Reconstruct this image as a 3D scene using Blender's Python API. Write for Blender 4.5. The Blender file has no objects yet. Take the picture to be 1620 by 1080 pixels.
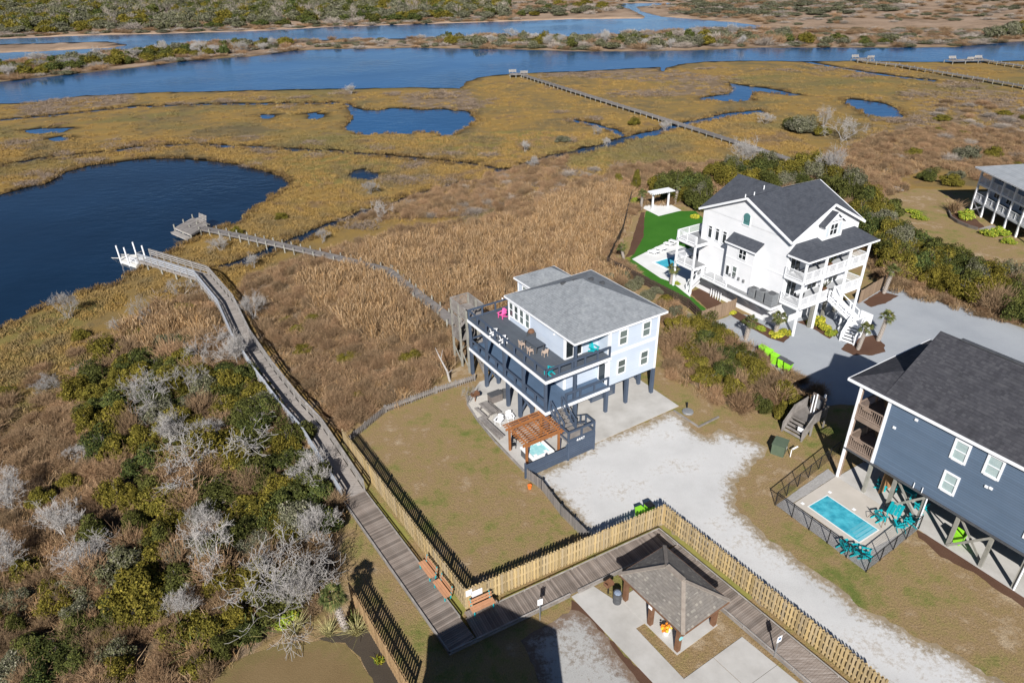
import bpy, bmesh, math, random
import numpy as np
from mathutils import Vector, Matrix
from mathutils.geometry import delaunay_2d_cdt

# ------------------------------------------------------------------ camera, sky, sun, exposure
sc = bpy.context.scene
CAM_H, FPX = 36.0, 1080.0
PITCH, ROLL = math.radians(29.87), math.radians(-1.43)
cp, sp, cr, sr = math.cos(PITCH), math.sin(PITCH), math.cos(ROLL), math.sin(ROLL)
_X0, _U0, _F = np.array([1., 0, 0]), np.array([0, sp, cp]), np.array([0, cp, -sp])
_X = cr * _X0 + sr * _U0
_U = -sr * _X0 + cr * _U0
cam_d = bpy.data.cameras.new('camera')
cam = bpy.data.objects.new('camera', cam_d)
sc.collection.objects.link(cam)
cam_d.sensor_width = 36.0
cam_d.lens = 24.0
cam_d.clip_start = 0.5
cam_d.clip_end = 8000
m = Matrix.Identity(4)
for i in range(3):
    m[i][0], m[i][1], m[i][2] = _X[i], _U[i], -_F[i]
m[2][3] = CAM_H
cam.matrix_world = m
sc.camera = cam

SUN_EL, SUN_AZ = math.radians(35.0), math.radians(8.0)      # light travels towards azimuth 8 deg (from +Y to +X)
world = bpy.data.worlds.new('World')
sc.world = world
world.use_nodes = True
wn = world.node_tree
sky = wn.nodes.new('ShaderNodeTexSky')
sky.sky_type = 'NISHITA'
sky.sun_disc = False
sky.sun_elevation = SUN_EL
sky.sun_rotation = SUN_AZ + math.pi
sky.air_density = 0.75
sky.dust_density = 0.15
sky.ozone_density = 4.0
sky.altitude = 1200.0
bg = wn.nodes['Background']
bg.inputs['Strength'].default_value = 0.05
wn.links.new(sky.outputs[0], bg.inputs['Color'])
sun_d = bpy.data.lights.new('sun', 'SUN')
sun_d.energy = 5.0
sun_d.angle = math.radians(0.53)
sun_d.color = (1.0, 0.965, 0.92)
sun = bpy.data.objects.new('sun', sun_d)
sc.collection.objects.link(sun)
sdir = Vector((math.sin(SUN_AZ) * math.cos(SUN_EL), math.cos(SUN_AZ) * math.cos(SUN_EL), -math.sin(SUN_EL)))
sun.rotation_euler = sdir.to_track_quat('-Z', 'Y').to_euler()
sun.location = (0, -60, 80)
sc.view_settings.view_transform = 'Standard'
sc.view_settings.look = 'None'
sc.view_settings.exposure = 0.54
sc.view_settings.gamma = 1.0
sc.cycles.max_bounces = 6
sc.cycles.diffuse_bounces = 3
sc.cycles.glossy_bounces = 3
sc.cycles.transparent_max_bounces = 8
sc.cycles.use_denoising = True

# ------------------------------------------------------------------ helpers
COL = sc.collection
R = random.Random(7)
NR = np.random.RandomState(11)
rad = math.radians


def G(x, y, z=0.0):
    """survey: photo point (1620 x 1080) of something standing at height z -> world x, y"""
    d = (x - 810) / FPX * _X - (y - 540) / FPX * _U + _F
    t = (z - CAM_H) / d[2]
    return (float(d[0] * t), float(d[1] * t))


def GP(pts, z=0.0):
    return [G(x, y, z) for x, y in pts]


def tag(o, label=None, cat=None, group=None, kind=None):
    if label: o['label'] = label
    if cat: o['category'] = cat
    if group: o['group'] = group
    if kind: o['kind'] = kind
    return o


def thing(name, label, cat, loc=(0, 0, 0), rotz=0.0, group=None):
    o = bpy.data.objects.new(name, None)
    o.empty_display_size = 0.3
    COL.objects.link(o)
    o.location = (loc[0], loc[1], loc[2] if len(loc) > 2 else 0)
    o.rotation_euler = (0, 0, rotz)
    return tag(o, label, cat, group)


def inst(mesh, name, parent=None, loc=(0, 0, 0), rot=(0, 0, 0), scale=(1, 1, 1)):
    o = bpy.data.objects.new(name, mesh)
    COL.objects.link(o)
    o.parent = parent
    o.location = loc
    o.rotation_euler = rot
    o.scale = scale
    return o


def copy_tree(o, parent=None):
    c = o.copy()
    COL.objects.link(c)
    c.parent = parent
    for ch in list(o.children):
        copy_tree(ch, c)
    return c


def np_mesh(name, V, Fq, mat=None, mi=None, smooth=False):
    """mesh from numpy verts (n,3) and faces (m,k)"""
    me = bpy.data.meshes.new(name)
    V = np.asarray(V, dtype=np.float32)
    Fq = np.asarray(Fq, dtype=np.int32)
    k = Fq.shape[1]
    me.vertices.add(len(V)); me.vertices.foreach_set('co', V.ravel())
    me.loops.add(Fq.size); me.loops.foreach_set('vertex_index', Fq.ravel())
    me.polygons.add(len(Fq))
    me.polygons.foreach_set('loop_start', np.arange(0, Fq.size, k, dtype=np.int32))
    if mi is not None:
        me.polygons.foreach_set('material_index', np.asarray(mi, dtype=np.int32))
    if smooth:
        me.polygons.foreach_set('use_smooth', np.ones(len(Fq), dtype=bool))
    me.update(calc_edges=True)
    for mm in (mat if isinstance(mat, (list, tuple)) else [mat]):
        if mm: me.materials.append(mm)
    return me


class MB:
    """collects boxes, beams, tubes and faces into one mesh"""
    def __init__(s):
        s.v = []; s.f = []

    def box(s, x0, x1, y0, y1, z0, z1):
        b = len(s.v)
        s.v += [(x0, y0, z0), (x1, y0, z0), (x1, y1, z0), (x0, y1, z0), (x0, y0, z1), (x1, y0, z1), (x1, y1, z1), (x0, y1, z1)]
        s.f += [tuple(b + i for i in q) for q in ((3, 2, 1, 0), (4, 5, 6, 7), (0, 1, 5, 4), (1, 2, 6, 5), (2, 3, 7, 6), (3, 0, 4, 7))]
        return s

    def cbox(s, cx, cy, z0, sx, sy, sz):
        return s.box(cx - sx / 2, cx + sx / 2, cy - sy / 2, cy + sy / 2, z0, z0 + sz)

    def beam(s, p, q, w, h):
        p, q = Vector(p), Vector(q)
        d = (q - p).normalized()
        up = Vector((0, 0, 1)) if abs(d.z) < 0.98 else Vector((0, 1, 0))
        a = d.cross(up).normalized() * (w / 2)
        c = a.cross(d).normalized() * (h / 2)
        b = len(s.v)
        for e in (p, q):
            s.v += [tuple(e - a - c), tuple(e + a - c), tuple(e + a + c), tuple(e - a + c)]
        s.f += [tuple(b + i for i in t) for t in ((3, 2, 1, 0), (4, 5, 6, 7), (0, 1, 5, 4), (1, 2, 6, 5), (2, 3, 7, 6), (3, 0, 4, 7))]
        return s

    def cyl(s, p, q, r0, r1=None, n=8, caps=True):
        r1 = r0 if r1 is None else r1
        p, q = Vector(p), Vector(q)
        d = (q - p).normalized()
        up = Vector((0, 0, 1)) if abs(d.z) < 0.95 else Vector((1, 0, 0))
        a = d.cross(up).normalized(); c = a.cross(d)
        b = len(s.v)
        for e, r in ((p, r0), (q, r1)):
            for i in range(n):
                t = 2 * math.pi * i / n
                s.v.append(tuple(e + (a * math.cos(t) + c * math.sin(t)) * r))
        for i in range(n):
            j = (i + 1) % n
            s.f.append((b + i, b + n + i, b + n + j, b + j))
        if caps:
            s.f.append(tuple(b + i for i in range(n)))
            s.f.append(tuple(b + n + i for i in reversed(range(n))))
        return s

    def lathe(s, prof, c=(0, 0, 0), n=14):
        b = len(s.v)
        for r, z in prof:
            for i in range(n):
                t = 2 * math.pi * i / n
                s.v.append((c[0] + r * math.cos(t), c[1] + r * math.sin(t), c[2] + z))
        for k in range(len(prof) - 1):
            for i in range(n):
                j = (i + 1) % n
                s.f.append((b + k * n + i, b + k * n + j, b + (k + 1) * n + j, b + (k + 1) * n + i))
        s.f.append(tuple(b + i for i in reversed(range(n))))
        s.f.append(tuple(b + (len(prof) - 1) * n + i for i in range(n)))
        return s

    def face(s, *pts):
        b = len(s.v)
        s.v += [tuple(p) for p in pts]
        s.f.append(tuple(range(b, b + len(pts))))
        return s

    def prism(s, pts, z0, z1):
        b = len(s.v); n = len(pts)
        s.v += [(p[0], p[1], z0) for p in pts] + [(p[0], p[1], z1) for p in pts]
        s.f.append(tuple(b + i for i in reversed(range(n))))
        s.f.append(tuple(b + n + i for i in range(n)))
        for i in range(n):
            j = (i + 1) % n
            s.f.append((b + i, b + j, b + n + j, b + n + i))
        return s

    def slab(s, tri_top, t):
        """a roof plane: polygon (list of 3d points) with thickness t downwards"""
        b = len(s.v); n = len(tri_top)
        s.v += [tuple(p) for p in tri_top] + [(p[0], p[1], p[2] - t) for p in tri_top]
        s.f.append(tuple(b + i for i in range(n)))
        s.f.append(tuple(b + n + i for i in reversed(range(n))))
        for i in range(n):
            j = (i + 1) % n
            s.f.append((b + j, b + i, b + n + i, b + n + j))
        return s

    def mesh(s, name, mat):
        me = bpy.data.meshes.new(name)
        me.from_pydata(s.v, [], s.f)
        bm = bmesh.new(); bm.from_mesh(me)
        bmesh.ops.recalc_face_normals(bm, faces=bm.faces)
        bm.to_mesh(me); bm.free()
        me.update()
        if mat: me.materials.append(mat)
        return me

    def build(s, name, mat, parent=None, loc=(0, 0, 0)):
        return inst(s.mesh(name, mat), name, parent, loc)


# ------------------------------------------------------------------ materials
class NT:
    def __init__(s, m):
        m.use_nodes = True
        s.t = m.node_tree
        s.b = s.t.nodes['Principled BSDF']
        s.out = s.t.nodes['Material Output']

    def n(s, kind, ins=None, out=0, **props):
        nd = s.t.nodes.new('ShaderNode' + kind)
        for k, v in props.items():
            setattr(nd, k, v)
        for k, v in (ins or {}).items():
            s.set(nd, k, v)
        return nd.outputs[out] if out is not None else nd

    def set(s, nd, k, v):
        i = nd.inputs[k]
        if hasattr(v, 'is_output'):
            s.t.links.new(v, i)
        else:
            i.default_value = (*v, 1) if (i.type == 'RGBA' and len(v) == 3) else v

    def ramp(s, fac, stops, interp='LINEAR'):
        nd = s.t.nodes.new('ShaderNodeValToRGB')
        nd.color_ramp.interpolation = interp
        e = nd.color_ramp.elements
        while len(e) < len(stops): e.new(0.5)
        for el, (p, c) in zip(e, stops):
            el.position = p
            el.color = (*c, 1) if len(c) == 3 else c
        s.set(nd, 'Fac', fac)
        return nd.outputs[0]

    def math(s, op, a, b=0.5, c=None, clamp=False):
        d = {0: a, 1: b}
        if c is not None: d[2] = c
        return s.n('Math', d, operation=op, use_clamp=clamp)

    def mix(s, fac, a, b, blend='MIX'):
        nd = s.t.nodes.new('ShaderNodeMixRGB')
        nd.blend_type = blend
        s.set(nd, 'Fac', fac); s.set(nd, 'Color1', a); s.set(nd, 'Color2', b)
        return nd.outputs[0]

    def noise(s, vec, scale, detail=4., rough=.6, dist=0.):
        return s.n('TexNoise', {'Vector': vec, 'Scale': scale, 'Detail': detail, 'Roughness': rough, 'Distortion': dist})

    def attr(s, name):
        return s.n('Attribute', out=2, attribute_name=name)


MATS = {}


def mat(name, cols, scale=3., rough=.8, bump=0., bscale=30., metal=0., spec=.25, rnd=0., isl=0., stretch=None,
        wave=None, world=False, detail=5., hues=None, tint=None, tone=False):
    """procedural material: colours mixed by noise, optional board / course lines, random tint per object or per piece"""
    if name in MATS: return MATS[name]
    mt = bpy.data.materials.new(name)
    t = NT(mt)
    if world:
        vec = t.n('NewGeometry', out=0)
    else:
        vec = t.n('TexCoord', out=3)
    if stretch:
        vec = t.n('Mapping', {'Vector': vec, 'Scale': stretch})
    if isinstance(cols[0], (int, float)): cols = [cols]
    if len(cols) == 1:
        c = cols[0]; cols = [tuple(k * .9 for k in c), tuple(min(1, k * 1.1) for k in c)]
    nz = t.noise(vec, scale, detail)
    st = [(0.3 + 0.4 * i / (len(cols) - 1), c) for i, c in enumerate(cols)]
    col = t.ramp(nz, st)
    if wave:            # (axis, lines per metre, darkening)
        ax, per, dk = wave
        sep = t.n('SeparateXYZ', {0: vec}, out='XYZ'.index(ax))
        fr = t.math('FRACT', t.math('MULTIPLY', sep, per))
        ln = t.math('LESS_THAN', fr, 0.16)
        cell = t.n('TexWhiteNoise', {'W': t.math('FLOOR', t.math('MULTIPLY', sep, per))}, noise_dimensions='1D')
        col = t.mix(t.math('MULTIPLY', ln, dk), col, (0.01, 0.01, 0.01))
        col = t.mix(t.math('MULTIPLY', cell, dk * .5), col, (0.02, 0.02, 0.02))
    if rnd:
        ob = t.n('ObjectInfo', out=5)
        f = t.math('MULTIPLY_ADD', ob, 2 * rnd, 1 - rnd)
        col = t.mix(1.0, col, t.n('CombineColor', {0: f, 1: f, 2: f}), 'MULTIPLY')
    if tint:
        ob = t.n('ObjectInfo', out=5)
        f = t.math('FRACT', t.math('MULTIPLY', ob, 7.31))
        col = t.mix(f, col, t.mix(0.5, col, tint))
    if isl:
        ri = t.n('NewGeometry', out=8)
        f = t.math('MULTIPLY_ADD', ri, 2 * isl, 1 - isl)
        col = t.mix(1.0, col, t.n('CombineColor', {0: f, 1: f, 2: f}), 'MULTIPLY')
        if hues:
            f2 = t.math('FRACT', t.math('MULTIPLY', ri, 13.7))
            col = t.mix(t.math('GREATER_THAN', f2, hues[1]), col, hues[0])
    if tone:
        tv = t.attr('tone')
        f = t.math('MULTIPLY_ADD', tv, .8, .68)
        col = t.mix(1.0, col, t.n('CombineColor', {0: t.math('MULTIPLY', f, 1.06), 1: f, 2: f}), 'MULTIPLY')
    t.set(t.b, 'Base Color', col)
    t.set(t.b, 'Roughness', rough)
    t.set(t.b, 'Metallic', metal)
    t.set(t.b, 'Specular IOR Level', spec)
    if bump:
        bn = t.noise(vec, bscale, 3.)
        t.set(t.b, 'Normal', t.n('Bump', {'Strength': bump, 'Distance': 0.05, 'Height': bn}))
    MATS[name] = mt
    return mt


def roof_mat(name, cols, cell=(4., 4., 7.), light=None, courses=0.35):
    mt = bpy.data.materials.new(name)
    t = NT(mt)
    vec = t.n('TexCoord', out=3)
    sep = t.n('SeparateXYZ', {0: vec}, out=None)
    row = t.math('FLOOR', t.math('MULTIPLY', sep.outputs[2], cell[2]))
    fr = t.math('FRACT', t.math('MULTIPLY', sep.outputs[2], cell[2]))
    off = t.n('TexWhiteNoise', {'W': row}, noise_dimensions='1D')
    cx = t.math('FLOOR', t.math('ADD', t.math('MULTIPLY', sep.outputs[0], cell[0]), t.math('MULTIPLY', off, 3.)))
    cy = t.math('FLOOR', t.math('ADD', t.math('MULTIPLY', sep.outputs[1], cell[1]), t.math('MULTIPLY', off, 3.)))
    wn_ = t.n('TexWhiteNoise', {'Vector': t.n('CombineXYZ', {0: cx, 1: cy, 2: row})}, noise_dimensions='3D')
    big = t.noise(vec, .5, 3.)
    st = [(i / (len(cols) - 1), c) for i, c in enumerate(cols)]
    col = t.ramp(t.math('ADD', t.math('MULTIPLY', wn_, .7), t.math('MULTIPLY', big, .3)), st)
    if light:
        col = t.mix(t.math('GREATER_THAN', wn_, .9), col, light)
    col = t.mix(t.math('MULTIPLY', t.math('LESS_THAN', fr, .18), courses), col, (0.015, 0.015, 0.016))
    st_ = t.noise(t.n('Mapping', {'Vector': vec, 'Scale': (1.6, 1.6, .25)}), .9, 5., .65)
    col = t.mix(1.0, col, t.ramp(st_, [(.3, (.78, .78, .78)), (.5, (1, 1, 1)), (.72, (1.16, 1.15, 1.12))]), 'MULTIPLY')
    t.set(t.b, 'Base Color', col); t.set(t.b, 'Roughness', .9); t.set(t.b, 'Specular IOR Level', .2)
    bn = t.noise(vec, 60., 2.)
    t.set(t.b, 'Normal', t.n('Bump', {'Strength': .5, 'Distance': .02, 'Height': bn}))
    MATS[name] = mt
    return mt


def glass_mat(name, base, rough=.05):
    mt = bpy.data.materials.new(name)
    t = NT(mt)
    ob = t.n('ObjectInfo', out=5)
    t.set(t.b, 'Base Color', t.mix(ob, base, tuple(k * .35 for k in base)))
    t.set(t.b, 'Roughness', rough); t.set(t.b, 'Specular IOR Level', .6)
    MATS[name] = mt
    return mt


def water_mat(name, base, scale, strength, rough=.04, deep=None, pscale=.05):
    mt = bpy.data.materials.new(name)
    t = NT(mt)
    pos = t.n('NewGeometry', out=0)
    mp = t.n('Mapping', {'Vector': pos, 'Rotation': (0, 0, .5), 'Scale': (1., 1.9, 1.)})
    n1 = t.noise(mp, scale, 3., .55)
    n2 = t.noise(pos, .03, 2., .5)
    n3 = t.noise(mp, scale * .28, 2., .5)
    h = t.math('MULTIPLY', t.math('ADD', n1, t.math('MULTIPLY', n3, 2.2)), t.math('MULTIPLY_ADD', n2, 2.4, -.7, clamp=True))
    t.set(t.b, 'Normal', t.n('Bump', {'Strength': strength, 'Distance': .06, 'Height': h}))
    t.set(t.b, 'Base Color', t.mix(t.ramp(t.noise(pos, pscale, 4.), [(.35, (0, 0, 0)), (.65, (1, 1, 1))]), base, deep or tuple(k * .6 for k in base)))
    t.set(t.b, 'Roughness', rough); t.set(t.b, 'IOR', 1.33)
    MATS[name] = mt
    return mt


navy = mat('navy_paint', [(.055, .075, .112), (.068, .09, .13)], 1.5, .6, rnd=.08)
navy_deck = mat('grey_deck_stain', [(.075, .088, .108), (.095, .11, .13)], .8, .75, wave=('X', 7, .25))
pale_blue = mat('pale_blue_siding', [(.46, .525, .62), (.52, .58, .66)], .6, .7, wave=('Z', 5.5, .10))
navy_floor = mat('navy_deck_floor', [(.075, .12, .19), (.09, .14, .22)], .8, .6, wave=('X', 7, .2))
white = mat('white_paint', [(.72, .72, .72), (.80, .80, .80)], .7, .6)
white_siding = mat('white_siding', [(.70, .71, .72), (.78, .78, .79)], .5, .65, wave=('Z', 5.5, .06))
trim_white = mat('trim_white', [(.74, .75, .77), (.80, .81, .82)], 1., .5)
navy_siding = mat('navy_siding', [(.098, .143, .208), (.115, .162, .232)], .5, .6, wave=('Z', 5.2, .28))
grey_siding = mat('pale_grey_siding', [(.55, .57, .6), (.62, .64, .66)], .5, .7, wave=('Z', 5, .08))
grey_roof = roof_mat('grey_shingles', [(.185, .20, .215), (.215, .23, .245), (.25, .265, .28)], (5, 5, 12), courses=.22)
dark_roof = roof_mat('charcoal_shingles', [(.05, .056, .07), (.06, .066, .08), (.072, .078, .092)], (5, 5, 10), courses=.2)
navy_roof = roof_mat('black_shingles', [(.038, .038, .045), (.05, .05, .058), (.07, .07, .077)], (4.5, 4.5, 7), courses=.3)
brown_roof = roof_mat('weathered_brown_shingles', [(.145, .13, .116), (.18, .163, .146), (.205, .188, .168)], (6, 6, 12), light=(.255, .235, .205), courses=.22)
ridge_cap = mat('ridge_cap_shingles', [(.22, .185, .155), (.30, .26, .22)], 4., .9)
weathered = mat('weathered_wood', [(.115, .105, .10), (.175, .16, .15), (.25, .23, .215)], 1.2, .85, rnd=.22, stretch=(1., 12., 6.))
weathered_x = mat('weathered_wood_x', [(.155, .14, .128), (.22, .20, .185), (.30, .28, .26)], 1.2, .85, rnd=.2)
plank_brown = mat('boardwalk_plank', [(.12, .095, .08), (.20, .165, .14), (.31, .275, .25)], 1.5, .85, rnd=.34, stretch=(.8, 14., 14.))
pale_wood = mat('silvered_wood', [(.20, .185, .17), (.28, .26, .24), (.37, .345, .32)], 2., .85, rnd=.15)
picket_tan = mat('new_cedar_picket', [(.31, .215, .095), (.42, .305, .14), (.50, .385, .21)], 2.2, .8, rnd=.3, tint=(.36, .31, .24), stretch=(9., 9., 1.))
picket_old = mat('aged_cedar_picket', [(.24, .145, .07), (.33, .215, .11), (.41, .29, .16)], 2.2, .8, rnd=.22, stretch=(9., 9., 1.))
cedar = mat('cedar_stain', [(.27, .105, .035), (.36, .15, .055)], 3., .65, rnd=.12)
pillar_brown = mat('pillar_stain', [(.13, .065, .035), (.19, .10, .058)], 3., .7, rnd=.1)
bench_tan = mat('bench_composite', [(.42, .215, .115), (.49, .265, .15)], 3., .7, rnd=.08)
dock_beam = mat('green_tinged_timber', [(.20, .195, .165), (.30, .29, .255)], 2., .85, rnd=.15)
fence_brown = mat('brown_board_fence', [(.20, .135, .085), (.29, .21, .145)], 2., .85, rnd=.2, stretch=(8, 8, 1))
teal = mat('teal_plastic', [(.005, .33, .37), (.01, .39, .43)], 2., .5, rnd=.06)
pink = mat('pink_plastic', [(.72, .10, .32), (.78, .14, .38)], 2., .5)
plastic_white = mat('white_plastic', [(.74, .75, .76), (.80, .80, .80)], 2., .45)
black = mat('black_metal', [(.012, .012, .013), (.022, .022, .023)], 3., .5)
dark_grey = mat('dark_grey_metal', [(.06, .063, .068), (.09, .092, .098)], 3., .5, rnd=.1)
mid_grey = mat('grey_metal', [(.22, .225, .23), (.30, .305, .31)], 3., .45, metal=.3)
lime = mat('lime_plastic', [(.24, .62, .02), (.29, .70, .04)], 2., .5, rnd=.05)
utility_green = mat('utility_green', [(.075, .105, .07), (.10, .13, .088)], 2., .6)
orange = mat('orange_plastic', [(.8, .16, .02), (.85, .2, .03)], 2., .5)
yellow = mat('yellow_plastic', [(.72, .38, .03), (.8, .45, .05)], 2., .4)
tan_cloth = mat('tan_wicker', [(.48, .36, .28), (.6, .47, .38)], 8., .8)
concrete = mat('concrete', [(.36, .345, .32), (.43, .415, .39), (.49, .475, .45)], .55, .9, world=True, bump=.1, detail=8)
concrete_warm = mat('pool_concrete', [(.42, .385, .335), (.49, .45, .40)], .5, .9, world=True, detail=8)
pool_white = mat('pool_white', [(.62, .62, .60), (.7, .7, .69)], .6, .85, world=True)
brick_mat = mat('flower_petals', [(.75, .16, .02), (.8, .35, .03)], 5., .7, isl=.3, hues=((.75, .55, .05), .6))
stone_mat = mat('river_stone', [(.30, .28, .26), (.48, .46, .43)], 3., .9, isl=.45)
glass = glass_mat('window_glass', (.16, .20, .19))
glass_dark = glass_mat('dark_glass', (.035, .045, .05))
glass_teal = glass_mat('teal_glass', (.10, .27, .27))
door_brown = mat('cedar_door', [(.28, .15, .065), (.36, .20, .095)], 2., .7, stretch=(8, 8, 1))
bark = mat('grey_bark', [(.16, .135, .115), (.26, .225, .195)], 6., .9, rnd=.2)
dead_bark = mat('bleached_bark', [(.29, .27, .25), (.45, .425, .40)], 5., .9, spec=.06, rnd=.2)
twig_grey = mat('grey_twigs', [(.27, .225, .185), (.44, .385, .335)], 5., .9, spec=.05, rnd=.22, isl=.3)
twig_brown = mat('brown_twigs', [(.25, .148, .082), (.42, .275, .16)], 5., .9, spec=.05, rnd=.3, isl=.35, tint=(.20, .16, .10))
palm_trunk = mat('palm_trunk', [(.25, .215, .185), (.42, .375, .335)], 14., .9)


def leaf(name, cols, hues=None, rnd=.25, isl=.4, tint=None):
    return mat(name, cols, 1.2, .7, spec=.06, rnd=rnd, isl=isl, hues=hues, tint=tint, tone=True)


leaf_dark = leaf('evergreen_leaf', [(.026, .042, .014), (.052, .070, .020)], ((.095, .105, .026), .8), tint=(.085, .075, .016))
leaf_olive = leaf('olive_leaf', [(.066, .062, .010), (.125, .107, .018)], ((.165, .14, .026), .8), tint=(.10, .10, .02))
leaf_grey = leaf('grey_green_leaf', [(.075, .082, .05), (.125, .13, .085)], ((.18, .178, .13), .8), rnd=.2, tint=(.085, .09, .03))
leaf_bright = leaf('bright_leaf', [(.10, .17, .02), (.19, .25, .03)], ((.30, .30, .04), .7))
leaf_yellow = leaf('yellow_leaf', [(.32, .33, .03), (.45, .42, .05)], ((.12, .2, .03), .75))
leaf_palm = leaf('palm_leaf', [(.075, .105, .030), (.14, .17, .055)], ((.25, .23, .09), .8), rnd=.15)
leaf_tan = leaf('straw_leaf', [(.34, .24, .13), (.46, .34, .20)], ((.25, .16, .09), .7), rnd=.2)
reed_mat = leaf('reed_blade', [(.36, .22, .095), (.52, .35, .17)], ((.62, .46, .27), .68), rnd=.3, tint=(.36, .27, .17))
brush_mat = leaf('brush_blade', [(.27, .17, .085), (.45, .31, .17)], ((.55, .41, .25), .72), rnd=.35, tint=(.20, .16, .07))
wrack_mat = leaf('grey_grass_blade', [(.27, .215, .155), (.38, .31, .235)], None, rnd=.2, isl=.35)


def marsh_colour(t, pos):
    """golden, olive, russet and straw swathes of the marsh, laid out on the ground"""
    n_m = t.noise(pos, .35, 5., .6)
    n_b = t.noise(pos, .055, 4., .55, .6)
    n_p = t.noise(t.n('Mapping', {'Vector': pos, 'Location': (37., 11., 5.), 'Scale': (.55, 1., 1.)}), .035, 5., .6, .8)
    c = t.ramp(t.math('ADD', t.math('MULTIPLY', n_m, .35), t.math('MULTIPLY', n_b, .65)),
               [(.35, (.135, .108, .058)), (.42, (.18, .132, .060)), (.48, (.235, .158, .058)), (.545, (.275, .178, .054)), (.61, (.195, .13, .066)), (.68, (.155, .112, .066))])
    c = t.mix(t.math('MULTIPLY_ADD', n_p, 7., -3.7, clamp=True), c, (.165, .14, .056))
    c = t.mix(t.math('MULTIPLY_ADD', t.noise(pos, .11, 5., .65), 8., -4.9, clamp=True), c, (.18, .12, .08))
    return c


mt = bpy.data.materials.new('marsh_blade')
t = NT(mt)
pos = t.n('NewGeometry', out=0)
ri = t.n('NewGeometry', out=8)
f = t.math('MULTIPLY_ADD', ri, .5, .9)
t.set(t.b, 'Base Color', t.mix(1.0, marsh_colour(t, pos), t.n('CombineColor', {0: f, 1: f, 2: t.math('MULTIPLY', f, 1.05)}), 'MULTIPLY'))
t.set(t.b, 'Roughness', .8); t.set(t.b, 'Specular IOR Level', .06)
marsh_mat = mt

# ------------------------------------------------------------------ polygons
def inside(P, poly):
    P = np.asarray(P); poly = np.asarray(poly)
    x, y = P[:, 0], P[:, 1]
    r = np.zeros(len(P), bool)
    j = len(poly) - 1
    for i in range(len(poly)):
        xi, yi = poly[i]; xj, yj = poly[j]
        c = ((yi > y) != (yj > y))
        with np.errstate(divide='ignore', invalid='ignore'):
            r ^= c & (x < (xj - xi) * (y - yi) / (yj - yi + 1e-12) + xi)
        j = i
    return r


def pdist(P, poly, closed=True):
    P = np.asarray(P, float); poly = np.asarray(poly, float)
    d = np.full(len(P), 1e9)
    n = len(poly)
    for i in range(n if closed else n - 1):
        a, b = poly[i], poly[(i + 1) % n]
        ab = b - a
        t = np.clip(((P - a) @ ab) / (ab @ ab + 1e-12), 0, 1)
        d = np.minimum(d, np.hypot(*(P - a - t[:, None] * ab).T))
    return d


def sdf(P, poly):
    d = pdist(P, poly)
    return np.where(inside(P, poly), d, -d)


def densify(poly, step, jit, seed=1, closed=True, prop=0.0):
    rs = np.random.RandomState(seed)
    out = []
    n = len(poly)
    ph = rs.rand(6) * 6.28
    s = 0.
    for i in range(n if closed else n - 1):
        a, b = np.array(poly[i]), np.array(poly[(i + 1) % n])
        L = np.hypot(*(b - a))
        st = max(step, prop * np.hypot(*a))
        k = max(1, int(L / st))
        nn = np.array([-(b - a)[1], (b - a)[0]]) / (L + 1e-9)
        for q in range(k):
            t = q / k
            s += L / k
            w = math.sin(s * .9 / (jit * 3 + .3) + ph[0]) * .5 + math.sin(s * 2.3 / (jit * 3 + .3) + ph[1]) * .35 + rs.uniform(-.5, .5)
            amp = jit * max(1., prop * np.hypot(*a) / step * .6)
            o = a + (b - a) * t + nn * w * min(amp, L * .2 + .02)
            out.append((float(o[0]), float(o[1])))
    if not closed: out.append(tuple(poly[-1]))
    return out


def ribbon(line, w):
    """closed outline of a strip of width w (number or list) round a world polyline"""
    l, r = [], []
    n = len(line)
    for i in range(n):
        a = np.array(line[max(0, i - 1)]); b = np.array(line[min(n - 1, i + 1)])
        d = (b - a) / (np.hypot(*(b - a)) + 1e-9)
        ww = (w if isinstance(w, (int, float)) else w[i]) / 2
        p = np.array(line[i]); nn = np.array([-d[1], d[0]])
        l.append(tuple(p + nn * ww)); r.append(tuple(p - nn * ww))
    return l + r[::-1]


# ------------------------------------------------------------------ ground and water
ZW = -0.14
pond_w = GP([(0, 307), (18, 302), (46, 295), (66, 292), (89, 281), (108, 270), (139, 262), (173, 258), (216, 252), (262, 250), (296, 251), (321, 254),
             (352, 256), (380, 261), (398, 265), (426, 273), (444, 278), (457, 288), (460, 295), (441, 302), (426, 312), (413, 322), (392, 336), (387, 347),
             (362, 356), (339, 362), (312, 372), (304, 381), (287, 387), (268, 398), (259, 404), (234, 415), (216, 426), (200, 435), (182, 450), (154, 455),
             (133, 460), (108, 467), (80, 480), (52, 492), (18, 509), (0, 518), (-60, 545), (-200, 520), (-300, 420), (-200, 330), (-80, 322)])
pond_c = GP([(542, 162), (550, 163), (559, 169), (574, 174), (599, 174), (618, 171), (638, 171), (668, 174), (697, 172), (717, 175), (737, 175), (743, 180),
             (755, 188), (747, 195), (733, 203), (718, 212), (707, 216), (697, 215), (690, 210), (670, 209), (648, 212), (628, 211), (604, 211), (579, 214),
             (564, 211), (544, 204), (550, 196), (559, 188), (555, 179), (549, 171)])
pond_r1 = GP([(1108, 154), (1129, 152), (1151, 148), (1160, 139), (1154, 131), (1169, 134), (1191, 137), (1218, 140), (1243, 145), (1270, 150), (1250, 151),
              (1228, 148), (1203, 144), (1190, 148), (1188, 158), (1166, 161), (1139, 159), (1109, 158)])
pond_r2 = GP([(1339, 156), (1364, 158), (1396, 163), (1413, 168), (1425, 177), (1430, 186), (1401, 186), (1374, 184), (1361, 174), (1349, 168), (1338, 164)])
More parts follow.
